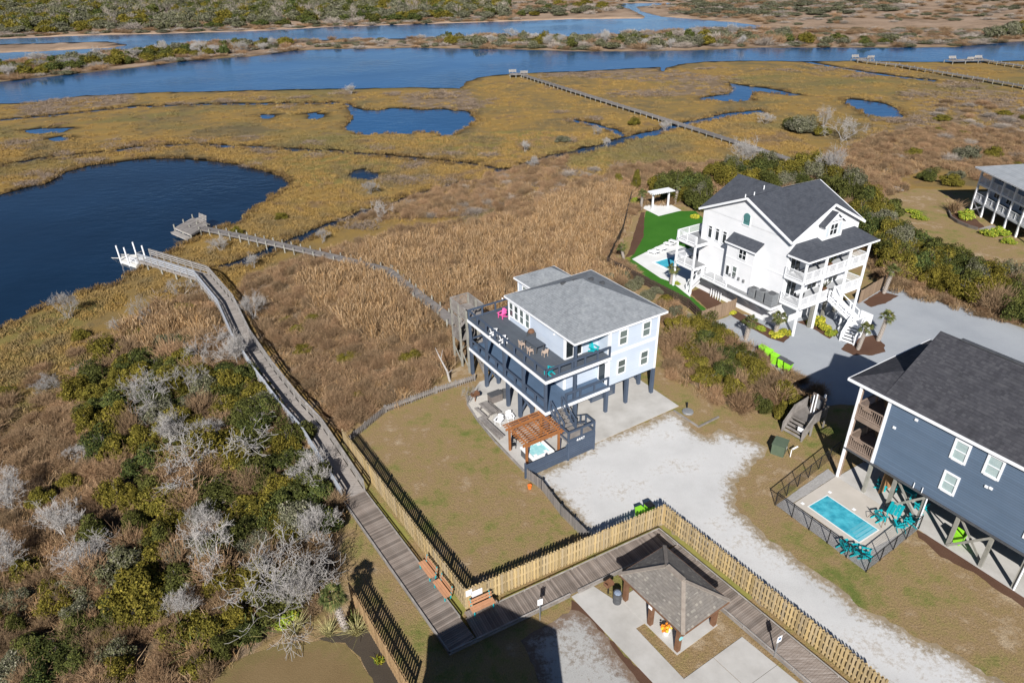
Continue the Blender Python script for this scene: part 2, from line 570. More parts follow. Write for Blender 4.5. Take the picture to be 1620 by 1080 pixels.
near_shore = [(-150, 172), (0, 164), (52, 162), (85, 157), (135, 151), (168, 150), (233, 146), (311, 145), (420, 142), (478, 141), (561, 140), (659, 138),
              (726, 140), (739, 129), (755, 123), (789, 118), (865, 114), (929, 112), (981, 109), (1043, 106), (1046, 112), (1051, 113), (1053, 107), (1085, 100),
              (1124, 97), (1189, 96), (1277, 97), (1350, 96), (1459, 98), (1558, 97), (1620, 96), (1800, 97)]
isle_near = [(1800, 50), (1620, 65), (1576, 68), (1511, 74), (1433, 75), (1303, 75), (1200, 75), (1111, 79), (1007, 81), (903, 81), (820, 78), (737, 77),
             (659, 75), (581, 77), (529, 77), (465, 80), (400, 89), (363, 91), (298, 96), (220, 106), (181, 110), (104, 118), (0, 129), (-150, 142)]
creek = GP(near_shore + isle_near)
isle_far = [(-150, 112), (0, 98), (60, 92), (130, 86), (200, 80), (260, 75), (330, 67), (400, 66), (480, 64), (560, 63), (640, 61), (700, 59), (760, 56),
            (830, 57), (930, 58), (1000, 52), (1100, 48), (1215, 45)]
bank = [(1221, 43), (1163, 35), (1098, 30), (1046, 26), (1015, 18), (1007, 11), (1059, 7), (1062, 4), (986, 5), (981, 10), (997, 15), (1020, 26), (1018, 29),
        (904, 30), (820, 33), (659, 38), (529, 42), (420, 48), (259, 53), (155, 55), (0, 61), (-150, 70)]
channel = GP(isle_far + bank)
sandbar = GP([(-150, 84), (0, 70), (60, 69), (120, 67), (170, 66), (200, 71), (180, 75), (120, 78), (60, 81), (0, 83), (-150, 95)])
small_w = [GP([(779, 265), (800, 266), (826, 263), (810, 270), (796, 276), (784, 279)]), GP([(737, 285), (754, 285), (747, 293)]),
           GP([(410, 182), (424, 180), (438, 184), (425, 188), (412, 187)]), GP([(482, 180), (500, 177), (513, 182), (503, 189), (488, 187)]),
           GP([(75, 219), (90, 216), (110, 219), (104, 225), (85, 224)]), GP([(30, 206), (70, 203), (120, 202), (100, 209), (60, 211)]),
           GP([(553, 272), (570, 266), (598, 272), (606, 278), (590, 283), (565, 284)])]
ditches = [([(0, 263), (60, 251), (150, 243), (220, 233), (300, 229), (380, 232), (440, 235), (540, 240), (600, 246), (680, 253), (740, 259), (779, 266)], .9),
           ([(826, 263), (860, 252), (897, 243), (927, 237), (958, 230), (985, 221), (1011, 215), (1038, 210), (1070, 199), (1095, 194), (1120, 189), (1160, 180), (1210, 176)], 1.5),
           ([(900, 189), (939, 197), (965, 204), (989, 215)], .9),
           ([(345, 426), (384, 413), (420, 398), (461, 381), (503, 364), (563, 340), (620, 322), (680, 303), (737, 288)], 1.0),
           ([(0, 190), (80, 183), (200, 170), (330, 165), (440, 164), (542, 163)], .8),
           ([(1277, 98), (1330, 108), (1380, 116), (1440, 124), (1480, 128)], 1.2)]
waters = [densify(pond_w, .7, .28, 1), densify(pond_c, 1., .3, 2, prop=.004), densify(pond_r1, 1., .3, 3, prop=.004), densify(pond_r2, 1., .3, 4, prop=.004),
          densify(creek, 2., .5, 5, prop=.006), densify(channel, 3., .6, 6, prop=.008)]
waters += [densify(p, .7, .8, 20 + i) for i, p in enumerate(small_w)]
waters += [densify(ribbon(GP(l), w * 2.1), .8, .35, 40 + i) for i, (l, w) in enumerate(ditches)]
bar = densify(sandbar, 3., .6, 9)


def is_water(P):
    r = np.zeros(len(P), bool)
    for w in waters: r |= inside(P, w)
    return r & ~inside(P, bar)


def jgrid(x0, x1, y0, y1, st, rs, wedge=True):
    xs, ys = np.meshgrid(np.arange(x0, x1, st), np.arange(y0, y1, st))
    P = np.stack([xs.ravel(), ys.ravel()], 1) + rs.uniform(-.3, .3, (xs.size, 2)) * st
    if wedge: P = P[np.abs(P[:, 0]) < P[:, 1] * .86 + 22]
    return P


rs = np.random.RandomState(3)
pts = [jgrid(-60, 80, 14, 72, .8, rs), jgrid(-110, 130, 72, 125, 1.5, rs), jgrid(-240, 260, 125, 300, 3.6, rs), jgrid(-520, 560, 300, 640, 11, rs),
       jgrid(-3000, 3200, -800, 3600, 190, rs, False)]
base = np.concatenate(pts)
base[-len(pts[-1]):]
far = pts[-1]
keep = ~((np.abs(far[:, 0]) < far[:, 1] * .86 + 60) & (far[:, 1] > 0) & (far[:, 1] < 640))
base = np.concatenate(pts[:-1] + [far[keep]])
loops = waters + [bar]
cv, ce = [], []
for lp in loops:
    b = len(cv)
    cv += lp
    ce += [(b + i, b + (i + 1) % len(lp)) for i in range(len(lp))]
allp = [Vector(p) for p in cv] + [Vector((float(p[0]), float(p[1]))) for p in base]
ov, oe, of, _, _, _ = delaunay_2d_cdt(allp, ce, [], 0, 1e-4)
V2 = np.array([(p.x, p.y) for p in ov])
F3 = np.array([f for f in of if len(f) == 3])
cen = V2[F3].mean(1)
wet = is_water(cen)
landF = F3[~wet]
# skirts where land meets water
edge_owner = {}
for fi, f in enumerate(F3):
    for a, b in ((f[0], f[1]), (f[1], f[2]), (f[2], f[0])):
        edge_owner.setdefault((min(a, b), max(a, b)), []).append(fi)
sk = []
for (a, b), o in edge_owner.items():
    if len(o) == 2 and wet[o[0]] != wet[o[1]]: sk.append((a, b))
nV = len(V2)
V3 = np.concatenate([np.c_[V2, np.zeros(nV)], np.c_[V2, np.full(nV, -1.2)]])
skF = []
for a, b in sk: skF += [(a, b, b + nV), (a, b + nV, a + nV)]
allF = np.concatenate([landF, np.array(skF)])


def smooth(x): return np.clip(x, 0, 1)


def zone(polys, soft):
    r = np.zeros(nV)
    for p in polys: r = np.maximum(r, smooth(sdf(V2, GP(p)) / soft + .5))
    return r


TAN = [[(420, 430), (520, 395), (640, 360), (760, 350), (880, 290), (1000, 275), (1010, 330), (975, 400), (1010, 440), (900, 490), (775, 545), (700, 600), (545, 690), (510, 650), (390, 500), (380, 450)],
       [(1040, 480), (1110, 515), (1200, 555), (1320, 640), (1270, 690), (1150, 650), (1060, 600)],
       [(0, 690), (110, 640), (190, 540), (230, 490), (330, 470), (350, 470), (430, 600), (540, 750), (540, 860), (530, 960), (430, 1000), (330, 1090), (-100, 1150), (-200, 700)],
       [(1300, 250), (1380, 205), (1440, 195), (1460, 160), (1500, 140), (1620, 145), (1800, 150), (1800, 330), (1620, 320), (1560, 290), (1480, 260), (1400, 290), (1330, 270)],
       [(960, 270), (1030, 260), (1200, 258), (1300, 262), (1420, 290), (1450, 310), (1620, 400), (1620, 520), (1400, 460), (1370, 400), (1280, 300), (1100, 320), (1010, 330)],
       [(600, 330), (720, 295), (860, 255), (900, 250), (880, 285), (780, 330), (700, 345), (560, 350)], [(60, 150), (210, 148), (215, 160), (100, 180), (20, 185)],
       [(640, 150), (740, 142), (760, 165), (750, 178), (640, 168)], [(860, 114), (1040, 107), (1130, 120), (1155, 140), (1110, 152), (960, 150), (1080, 132), (900, 122)]]
tan = zone(TAN, 3.)
Yc = V2[:, 1]
beyond = inside(V2, GP(isle_near[::-1]) + [(700., 330.), (900., 3600.), (-900., 3600.), (-900., 300.)]) | (Yc > 430)
tan = np.maximum(tan, beyond * .9)
OLIVE = [[(880, 265), (960, 235), (1040, 232), (1060, 250), (960, 265), (910, 280)], [(440, 240), (560, 245), (640, 262), (540, 300), (460, 290)], [(0, 600), (60, 560), (120, 600), (60, 660), (0, 660)],
         [(600, 215), (880, 205), (860, 250), (740, 250)], [(0, 520), (110, 480), (180, 460), (190, 475), (80, 545), (0, 590)]]
olive = zone(OLIVE, 5.)
LAWN = [[(545, 675), (765, 597), (760, 640), (835, 750), (935, 850), (930, 860), (742, 965), (640, 880)], [(1055, 640), (1330, 640), (1345, 760), (1220, 785), (1640, 965), (1700, 1150), (300, 1150), (345, 1075), (430, 1010), (520, 985), (540, 860), (640, 880), (740, 965), (1040, 815), (1200, 830), (1160, 780), (1210, 715)],
        [(1395, 312), (1450, 298), (1530, 303), (1640, 330), (1700, 470), (1620, 445), (1540, 410), (1425, 365)], [(690, 600), (760, 560), (765, 597), (690, 622)], [(1060, 600), (1050, 560), (1075, 590), (1130, 640), (1100, 660)],
        [(950, 420), (985, 400), (960, 380), (950, 340), (1005, 310), (1020, 350), (1005, 400), (990, 430)]]
lawn = zone(LAWN, .7)
FLATP = [(535, 690), (690, 615), (760, 560), (960, 280), (1120, 300), (1420, 300), (1800, 330), (1900, 1300), (300, 1300), (330, 1060), (520, 960), (535, 850)]
lawn = np.maximum(lawn, zone([FLATP], .7) * (1 - tan))
dw = np.full(nV, 1e9)
nearm = Yc < 330
idx = np.where(nearm)[0]
for w in waters: dw[idx] = np.minimum(dw[idx], pdist(V2[idx], w))
shore = smooth(1 - dw / (1.1 + .007 * Yc))
bank_rise = smooth((dw - .1) / 1.5)
V3[:nV, 2] = np.where(lawn > .3, 0, -.06 + .06 * bank_rise)
FLAT = GP([(535, 680), (760, 560), (960, 280), (1120, 300), (1420, 300), (1800, 330), (1900, 1300), (300, 1300), (330, 1060), (520, 960)])
hum = np.sin(V2[:, 0] * .31 + np.sin(V2[:, 1] * .17) * 2) * np.sin(V2[:, 1] * .27 + 1.3)
V3[:nV, 2] += np.where((lawn < .05) & (dw > 2) & (tan > .3) & ~inside(V2, FLAT), hum * .08, 0)
used = np.unique(allF)
remap = np.full(len(V3), -1); remap[used] = np.arange(len(used))
gm = np_mesh('ground', V3[used], remap[allF])
for nm, a in (('tan', tan), ('olive', olive), ('lawn', lawn), ('shore', shore), ('beyond', beyond * 1.)):
    at = gm.attributes.new(nm, 'FLOAT', 'POINT')
    at.data.foreach_set('value', np.concatenate([a, a])[used].astype(np.float32))

mt = bpy.data.materials.new('marsh_ground')
t = NT(mt)
pos = t.n('NewGeometry', out=0)
n_f = t.noise(pos, 5., 6., .7)
n_m = t.noise(pos, .35, 5., .6)
n_b = t.noise(pos, .06, 4., .55)
fine = t.noise(t.n('Mapping', {'Vector': pos, 'Scale': (1, .6, 1)}), 14., 4., .75)
ochre = marsh_colour(t, pos)
tanc = t.ramp(t.math('ADD', t.math('MULTIPLY', n_m, .6), t.math('MULTIPLY', n_f, .4)), [(.36, (.12, .085, .05)), (.5, (.20, .145, .092)), (.64, (.30, .225, .155))])
oliv = t.ramp(n_m, [(.3, (.155, .13, .045)), (.7, (.235, .185, .06))])
lawnc = t.ramp(t.math('ADD', t.math('MULTIPLY', t.noise(pos, .6, 7., .72), .6), t.math('MULTIPLY', t.noise(pos, .12, 3., .5), .4)), [(.35, (.135, .165, .04)), (.42, (.215, .195, .065)), (.48, (.285, .21, .095)), (.55, (.29, .20, .105)), (.63, (.41, .315, .205))])
farc = t.ramp(t.math('ADD', t.math('MULTIPLY', n_m, .35), t.math('MULTIPLY', n_b, .65)), [(.38, (.18, .13, .09)), (.5, (.29, .205, .14)), (.62, (.34, .25, .18))])


def thr(a, k=.9):       # ragged zone edge: attribute pushed by noise
    return t.math('MULTIPLY_ADD', t.math('ADD', t.attr(a), t.math('MULTIPLY', t.math('SUBTRACT', n_m, .5), k)), 4., -1.5, clamp=True)


col = t.mix(thr('olive', 1.2), ochre, oliv)
col = t.mix(thr('tan', 1.6), col, tanc)
col = t.mix(t.attr('beyond'), col, farc)
col = t.mix(thr('lawn', .4), col, lawnc)
col = t.mix(t.math('MULTIPLY', t.math('POWER', t.attr('shore'), 1.5), .75), col, (.052, .036, .018))
col = t.mix(1.0, col, t.ramp(fine, [(.25, (.5, .5, .5)), (.5, (1, 1, 1)), (.8, (1.35, 1.35, 1.35))]), 'MULTIPLY')
t.set(t.b, 'Base Color', col); t.set(t.b, 'Roughness', .95); t.set(t.b, 'Specular IOR Level', .1)
t.set(t.b, 'Normal', t.n('Bump', {'Strength': .7, 'Distance': .14, 'Height': t.math('ADD', fine, t.math('MULTIPLY', n_f, .8))}))
gm.materials.append(mt)
tag(inst(gm, 'ground'), kind='structure')

wm = water_mat('pond_water', (.005, .02, .046), 1.3, .7, deep=(.003, .013, .03))
wm2 = water_mat('creek_water', (.012, .075, .19), 1.0, .9, deep=(.009, .055, .135), pscale=.02)  # bluer base than the pond: reflected sky blue put into the water colour
tag(MB().face((-3200, -800, ZW), (3200, -800, ZW), (3200, 150, ZW), (-3200, 150, ZW)).build('water', wm), kind='structure')
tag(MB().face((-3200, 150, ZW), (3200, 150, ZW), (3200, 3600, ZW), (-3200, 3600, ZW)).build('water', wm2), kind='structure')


# ------------------------------------------------------------------ sheets of paving, gravel, turf, mulch
def sheet(name, poly, z, mtl, jit=.12, step=.35, inner=.7, seed=1, kind='structure', thick=0., parent=None):
    """thin sheet with an uneven outline; attribute edge = 0 at the rim, 1 well inside"""
    lp = densify(poly, step, jit, seed) if jit else [tuple(p) for p in poly]
    P = np.array(lp)
    x0, y0 = P.min(0); x1, y1 = P.max(0)
    g = jgrid(x0, x1, y0, y1, inner, np.random.RandomState(seed), False)
    g = g[sdf(g, P) > inner * .4]
    n = len(lp)
    ov, oe, of, _, _, _ = delaunay_2d_cdt([Vector(p) for p in lp] + [Vector((float(a), float(b))) for a, b in g], [(i, (i + 1) % n) for i in range(n)], [], 1, 1e-4)
    V = np.array([(p.x, p.y, z) for p in ov])
    Fc = np.array([f for f in of if len(f) == 3])
    if thick:
        bd = {}
        for f in Fc:
            for a, b in ((f[0], f[1]), (f[1], f[2]), (f[2], f[0])):
                k = (min(a, b), max(a, b)); bd[k] = None if k in bd else (a, b)
        k = len(V)
        V = np.concatenate([V, V - (0, 0, thick)])
        ex = []
        for e in bd.values():
            if e: a, b = e; ex += [(b, a, a + k), (b, a + k, b + k)]
        Fc = np.concatenate([Fc, np.array(ex)])
    me = np_mesh(name, V, Fc, mtl)
    at = me.attributes.new('edge', 'FLOAT', 'POINT')
    at.data.foreach_set('value', smooth(pdist(V[:, :2], P) / 1.6).astype(np.float32))
    return tag(inst(me, name, parent), kind=kind)


def ground_sheet_mat(name, cols, rimcol, fs=18., rim=.9, bump=.6, patch=None, streak=None):
    mt = bpy.data.materials.new(name)
    t = NT(mt)
    pos = t.n('NewGeometry', out=0)
    f = t.noise(pos, fs, 5., .75); mdm = t.noise(pos, 1.1, 6., .7); big = t.noise(pos, .22, 4., .6)
    st = [(.3 + .4 * i / (len(cols) - 1), c) for i, c in enumerate(cols)]
    c = t.ramp(t.math('ADD', t.math('MULTIPLY', f, .5), t.math('MULTIPLY', big, .5)), st)
    if patch:
        c = t.mix(t.math('MULTIPLY', t.math('MULTIPLY_ADD', t.math('MULTIPLY', t.noise(pos, 3.2, 6., .8), big), 12., -3.5, clamp=True), .7), c, patch)
    if streak is not None:
        sv = t.n('Mapping', {'Vector': t.n('Mapping', {'Vector': pos, 'Rotation': (0, 0, streak)}), 'Scale': (.10, 1.1, 1.)})
        c = t.mix(t.math('MULTIPLY', t.math('MULTIPLY_ADD', t.noise(sv, 1., 4., .6), 6., -3.1, clamp=True), .38), c, tuple(k * .62 for k in cols[0]))
    e = t.math('MULTIPLY_ADD', t.math('ADD', t.attr('edge'), t.math('MULTIPLY', t.math('SUBTRACT', t.noise(pos, 2.2, 7., .8), .5), 2.8)), 2.0, -.3, clamp=True)
    c = t.mix(t.math('MULTIPLY', t.math('SUBTRACT', 1., e), rim), c, t.ramp(mdm, [(.35, rimcol), (.65, tuple(k * 1.5 for k in rimcol))]))
    t.set(t.b, 'Base Color', c); t.set(t.b, 'Roughness', .95); t.set(t.b, 'Specular IOR Level', .15)
    t.set(t.b, 'Normal', t.n('Bump', {'Strength': bump, 'Distance': .05, 'Height': f}))
    MATS[name] = mt
    return mt


gravel_w = ground_sheet_mat('white_gravel', [(.40, .395, .385), (.53, .525, .515), (.63, .625, .62)], (.20, .15, .085), patch=(.36, .31, .25), fs=26)
gravel_g = ground_sheet_mat('blue_grey_gravel', [(.255, .275, .30), (.315, .335, .36), (.37, .39, .41)], (.20, .19, .17), rim=.35, fs=14)
gravel_n = ground_sheet_mat('grey_gravel', [(.24, .235, .225), (.36, .355, .34), (.47, .465, .45)], (.13, .085, .055), patch=(.17, .13, .09))
turf = ground_sheet_mat('green_turf', [(.026, .105, .010), (.038, .14, .014), (.055, .17, .02)], (.035, .10, .012), fs=9, rim=.3, bump=.4)
mulch = ground_sheet_mat('brown_mulch', [(.055, .028, .018), (.095, .05, .034), (.14, .08, .055)], (.09, .05, .03), fs=22, rim=.4)
mulch_dk = ground_sheet_mat('dark_mulch', [(.03, .024, .02), (.055, .043, .035), (.085, .068, .055)], (.06, .05, .035), fs=22, rim=.4)
dry_lawn = ground_sheet_mat('dry_lawn', [(.14, .095, .045), (.18, .125, .06), (.215, .15, .08)], (.13, .11, .04), fs=12, rim=.5)
sand_path = ground_sheet_mat('sand_path', [(.32, .26, .2), (.42, .35, .28), (.5, .43, .36)], (.22, .16, .1), fs=10)
pebble = ground_sheet_mat('pebble_bed', [(.20, .19, .18), (.34, .33, .32), (.50, .49, .47)], (.2, .18, .16), fs=9, rim=.2, bump=1.)

sheet('gravel_drive', GP([(832, 752), (862, 742), (940, 697), (1062, 650), (1085, 662), (1098, 680), (1122, 692), (1138, 675), (1165, 692), (1190, 697), (1212, 707), (1207, 726), (1188, 745), (1164, 765),
                          (1158, 785), (1172, 810), (1200, 832), (1240, 870), (1300, 915), (1380, 965), (1480, 1022), (1600, 1085), (1750, 1170), (1480, 1140), (1340, 1060), (1050, 828), (925, 872), (930, 850), (880, 790)]), .010, gravel_w, .3, seed=5)
sheet('driveway', GP([(1108, 516), (1162, 497), (1225, 500), (1250, 500), (1300, 480), (1372, 470), (1400, 452), (1440, 455), (1540, 487), (1620, 520), (1760, 575), (1760, 640), (1600, 640), (1330, 640), (1310, 642), (1235, 590), (1190, 556), (1125, 512)]), .012, gravel_g, .1, seed=6)
sheet('gravel_lot', GP([(824, 1014), (904, 962), (925, 972), (960, 1010), (1022, 1090), (1050, 1160), (900, 1180), (862, 1085)]), .012, gravel_n, .16, seed=7)
sheet('dirt_strip', GP([(904, 948), (918, 958), (1060, 1110), (1030, 1110), (905, 966)]), .006, mulch, .15, seed=8)
sheet('turf_lawn', GP([(1022, 334), (1100, 334), (1112, 345), (1110, 420), (1060, 440), (1120, 492), (1113, 492), (1090, 487), (1040, 455), (980, 418), (1000, 405), (1015, 380), (1018, 350)]), .012, turf, .05, seed=9)
sheet('oval_lawn', GP([(325, 1095), (340, 1075), (365, 1048), (408, 1030), (450, 1018), (510, 1012), (545, 1020), (574, 1049), (592, 1080), (600, 1110), (450, 1180), (340, 1150)]), .012, dry_lawn, .08, seed=10)
sheet('mulch_bed', GP([(505, 1010), (540, 1000), (560, 985), (585, 1000), (640, 1085), (640, 1120), (604, 1110), (592, 1078), (574, 1047), (545, 1018)]), .008, mulch_dk, .1, seed=11)
sheet('mulch_border', GP([(1448, 838), (1500, 862), (1560, 898), (1640, 945), (1640, 970), (1580, 935), (1540, 905), (1490, 880), (1452, 850)]), .010, mulch, .12, seed=12)
sheet('mulch_island', GP([(1330, 552), (1350, 535), (1385, 530), (1400, 545), (1400, 556), (1380, 562), (1350, 562)]), .018, mulch, .1, seed=13)
sheet('mulch_bed', GP([(1365, 478), (1392, 461), (1422, 468), (1400, 480), (1378, 486)]), .018, mulch, .06, seed=14)
sheet('mulch_bed', GP([(1150, 494), (1165, 492), (1226, 524), (1250, 533), (1240, 542), (1215, 534), (1180, 515)]), .019, mulch, .06, seed=15)
sheet('mulch_bed', GP([(1261, 509), (1300, 500), (1320, 530), (1312, 536), (1290, 522)]), .019, mulch, .06, seed=16)
sheet('mulch_bed', GP([(1090, 462), (1110, 455), (1142, 480), (1122, 492)]), .018, mulch, .06, seed=17)
sheet('mulch_bed', GP([(984, 412), (1003, 402), (1018, 375), (1020, 336), (1014, 336), (1006, 360), (994, 400)]), .018, mulch, .06, seed=18)
sheet('sand_path', GP([(975, 400), (983, 370), (990, 330), (999, 318), (994, 345), (986, 385), (978, 408)]), .008, sand_path, .12, seed=19)
sheet('sand_path', GP([(1085, 490), (1110, 505), (1125, 512), (1200, 560), (1235, 592), (1310, 645), (1300, 650), (1225, 600), (1180, 560), (1090, 500)]), .008, sand_path, .25, seed=20)


def slab(name, poly, z1, mtl, label=None, cat=None, kind='structure'):
    o = MB().prism(poly, -.2, z1).build(name, mtl)
    return tag(o, label, cat, kind=kind)


# concrete by the pavilion
slab('concrete_path', GP([(904, 943), (936, 924.5), (976, 951), (990, 945), (1025, 982), (1006, 993), (1100, 1092), (1050, 1097)], .03), .03, concrete)
pad = [np.array(p) for p in GP([(1174, 1006), (1290, 1100), (1180, 1180), (1080, 1074)], .034)]
bil = lambda a, b: pad[0] * (1 - a) * (1 - b) + pad[1] * a * (1 - b) + pad[2] * a * b + pad[3] * (1 - a) * b
for i in range(2):
    for j in range(2):
        a0, a1_, b0, b1_ = i / 2 + .003, (i + 1) / 2 - .003, j / 2 + .004, (j + 1) / 2 - .004
        slab('concrete_pad', [tuple(bil(*q)) for q in ((a0, b0), (a1_, b0), (a1_, b1_), (a0, b1_))], .034, concrete)
strip = ground_sheet_mat('green_strip', [(.10, .15, .02), (.17, .20, .035), (.25, .22, .06)], (.20, .17, .06), fs=10, rim=.6)
for k_, q in enumerate(([(585, 785), (600, 792), (650, 850), (640, 862)], [(690, 925), (715, 935), (738, 962), (728, 984)], [(798, 944), (900, 898), (1048, 828), (1044, 838), (900, 908), (802, 954)], [(1048, 828), (1190, 945), (1180, 955), (1046, 842)])):
    sheet('grass_strip', GP(q), .009, strip, .1, seed=60 + k_)


# ------------------------------------------------------------------ house kit
def wallpt(face, c, a, z, out):
    if face == 'F': return (a, c - out, z)
    if face == 'B': return (a, c + out, z)
    if face == 'L': return (c - out, a, z)
    return (c + out, a, z)


def wbox(mb, face, c, a0, a1, z0, z1, o0, o1):
    p = wallpt(face, c, a0, z0, o0); q = wallpt(face, c, a1, z1, o1)
    return mb.box(min(p[0], q[0]), max(p[0], q[0]), min(p[1], q[1]), max(p[1], q[1]), min(p[2], q[2]), max(p[2], q[2]))


def window(root, face, c, a, z, w, h, pane=None, frame=None, rails=(.5,), name='window', fw=.09, mull=()):
    f = MB()
    wbox(f, face, c, a - w / 2 - fw, a - w / 2, z - fw, z + h + fw, -.02, .06)
    wbox(f, face, c, a + w / 2, a + w / 2 + fw, z - fw, z + h + fw, -.02, .06)
    wbox(f, face, c, a - w / 2, a + w / 2, z + h, z + h + fw, -.02, .062)
    wbox(f, face, c, a - w / 2, a + w / 2, z - fw * 1.2, z, -.02, .075)
    for r in rails: wbox(f, face, c, a - w / 2, a + w / 2, z + h * r - .03, z + h * r + .03, -.02, .045)
    for r in mull: wbox(f, face, c, a - w / 2 + w * r - .03, a - w / 2 + w * r + .03, z, z + h, -.02, .043)
    fo = f.build(name, frame or trim_white, root)
    cuts = [0.] + list(rails) + [1.]
    for i in range(len(cuts) - 1):
        wbox(MB(), face, c, a - w / 2, a + w / 2, z + h * cuts[i], z + h * cuts[i + 1], -.01, .012 + .003 * i).build('pane', pane or glass, fo)
    return fo


def door(root, face, c, a, z, w, h, panel=None, pane=None):
    f = MB()
    wbox(f, face, c, a - w / 2 - .1, a - w / 2, z, z + h + .1, -.02, .06)
    wbox(f, face, c, a + w / 2, a + w / 2 + .1, z, z + h + .1, -.02, .06)
    wbox(f, face, c, a - w / 2, a + w / 2, z + h, z + h + .1, -.02, .062)
    d = f.build('door_frame', trim_white, root)
    wbox(MB(), face, c, a - w / 2, a + w / 2, z + .02, z + h, -.01, .025).build('door', panel or glass_dark, d)
    return d


def railing(root, p, q, z, h, n, m, style='open', post=.13, cap=.14, bal=None, ends=True, skip=None):
    """a run of railing from p to q at floor height z: posts, top and bottom rail, optional balusters per bay"""
    p, q = Vector((p[0], p[1], 0)), Vector((q[0], q[1], 0))
    L = (q - p).length
    d = (q - p) / L
    ang = math.atan2(d.y, d.x)
    pm = MB().cbox(0, 0, 0, post, post, h).mesh('railing_post', m)
    for i in range(n + 1):
        if not ends and i in (0, n): continue
        e = p + d * (L * i / n)
        inst(pm, 'railing_post', root, (e.x, e.y, z), (0, 0, ang))
    bay = L / n - post
    if style == 'open':
        tm = MB().box(0, bay, -cap / 2, cap / 2, h - .05, h + .005).box(0, bay, -.03, .03, h - .16, h - .052).mesh('top_rail', m)
        bm_ = MB().box(0, bay, -.03, .03, .06, .20).mesh('bottom_rail', m)
    else:
        tm = MB().box(0, bay, -.045, .045, h - .06, h + .003).mesh('top_rail', m)
        bm_ = MB().box(0, bay, -.035, .035, .07, .14).mesh('bottom_rail', m)
        k = max(2, int(bay / (bal or .13)))
        b = MB()
        for j in range(1, k):
            x = bay * j / k
            b.box(x - .018, x + .018, -.018, .018, .14, h - .06)
        bal_m = b.mesh('balusters', m)
    for i in range(n):
        e = p + d * (L * i / n + post / 2)
        inst(tm, 'top_rail', root, (e.x, e.y, z), (0, 0, ang))
        inst(bm_, 'bottom_rail', root, (e.x, e.y, z), (0, 0, ang))
        if style != 'open':
            o = inst(bal_m, 'balusters', root, (e.x, e.y, z), (0, 0, ang)); o['kind'] = 'stuff'


def stairs(root, p, q, w, n, m, m_str=None, name='tread', rail=None, posts=True, hand=1.0):
    """flight from p (top) to q (bottom): treads, two stringers, sloping handrails"""
    p, q = Vector(p), Vector(q)
    d = Vector((q.x - p.x, q.y - p.y, 0)); L = d.length; d /= L
    ang = math.atan2(d.y, d.x)
    side = Vector((-d.y, d.x, 0))
    tm = MB().box(-.01, L / n + .03, -w / 2, w / 2, -.05, 0).mesh(name, m)
    for i in range(n):
        e = p + d * (L * i / n)
        inst(tm, name, root, (e.x, e.y, p.z + (q.z - p.z) * (i + .5) / n), (0, 0, ang))
    for s in (-1, 1):
        o = side * (s * (w / 2 + .03))
        MB().beam(p + o + Vector((0, 0, -.12)), q + o + Vector((0, 0, -.08)), .05, .26).build('stringer', m_str or m, root)
        if rail:
            MB().beam(p + o + Vector((0, 0, hand)), q + o + Vector((0, 0, hand)), .11, .06).build('handrail', rail, root)
            MB().beam(p + o + Vector((0, 0, hand * .28)), q + o + Vector((0, 0, hand * .28)), .05, .12).build('bottom_rail', rail, root)
            k = 3
            for i in range(k + 1):
                e = p + (q - p) * (i / k) + o
                MB().cbox(e.x, e.y, e.z - .1, .1, .1, hand + .1).build('railing_post', rail, root)


def hip_roof(root, x0, x1, y0, y1, z, rise, m, th=.16, ridge_axis=None, name='roof'):
    w, d = x1 - x0, y1 - y0
    k = min(w, d) / 2
    if w >= d: A, B = (x0 + k, (y0 + y1) / 2, z + rise), (x1 - k, (y0 + y1) / 2, z + rise)
    else: A, B = ((x0 + x1) / 2, y0 + k, z + rise), ((x0 + x1) / 2, y1 - k, z + rise)
    c = [(x0, y0, z), (x1, y0, z), (x1, y1, z), (x0, y1, z)]
    mb = MB()
    if w >= d:
        fs = [[c[0], c[1], B, A], [c[1], c[2], B], [c[2], c[3], A, B], [c[3], c[0], A]]
    else:
        fs = [[c[0], c[1], A], [c[1], c[2], B, A], [c[2], c[3], B], [c[3], c[0], A, B]]
    if abs(w - d) < .05:
        A = ((x0 + x1) / 2, (y0 + y1) / 2, z + rise)
        fs = [[c[i], c[(i + 1) % 4], A] for i in range(4)]
    for f in fs: mb.face(*f)
    mb.face(c[3], c[2], c[1], c[0])
    return mb.build(name, m, root), (A, B)


def fascia(root, x0, x1, y0, y1, z, m, h=.2, t=.04):
    for a in ((x0 - t, x1 + t, y0 - t, y0), (x0 - t, x1 + t, y1, y1 + t), (x0 - t, x0, y0, y1), (x1, x1 + t, y0, y1)):
        MB().box(*a, z - h, z + .01).build('fascia', m, root)


def stilt(root, x, y, z1, m, s=.28, z0=-.1):
    return MB().cbox(x, y, z0, s, s, z1 - z0).build('stilt', m, root)


def xbrace(root, p, q, z0, z1, m, w=.05, h=.19, one=False):
    MB().beam((p[0], p[1], z0), (q[0], q[1], z1), w, h).build('brace', m, root)
    if not one:
        e = .06
        MB().beam((p[0] + e, p[1] + e, z1), (q[0] + e, q[1] + e, z0), w, h).build('brace', m, root)


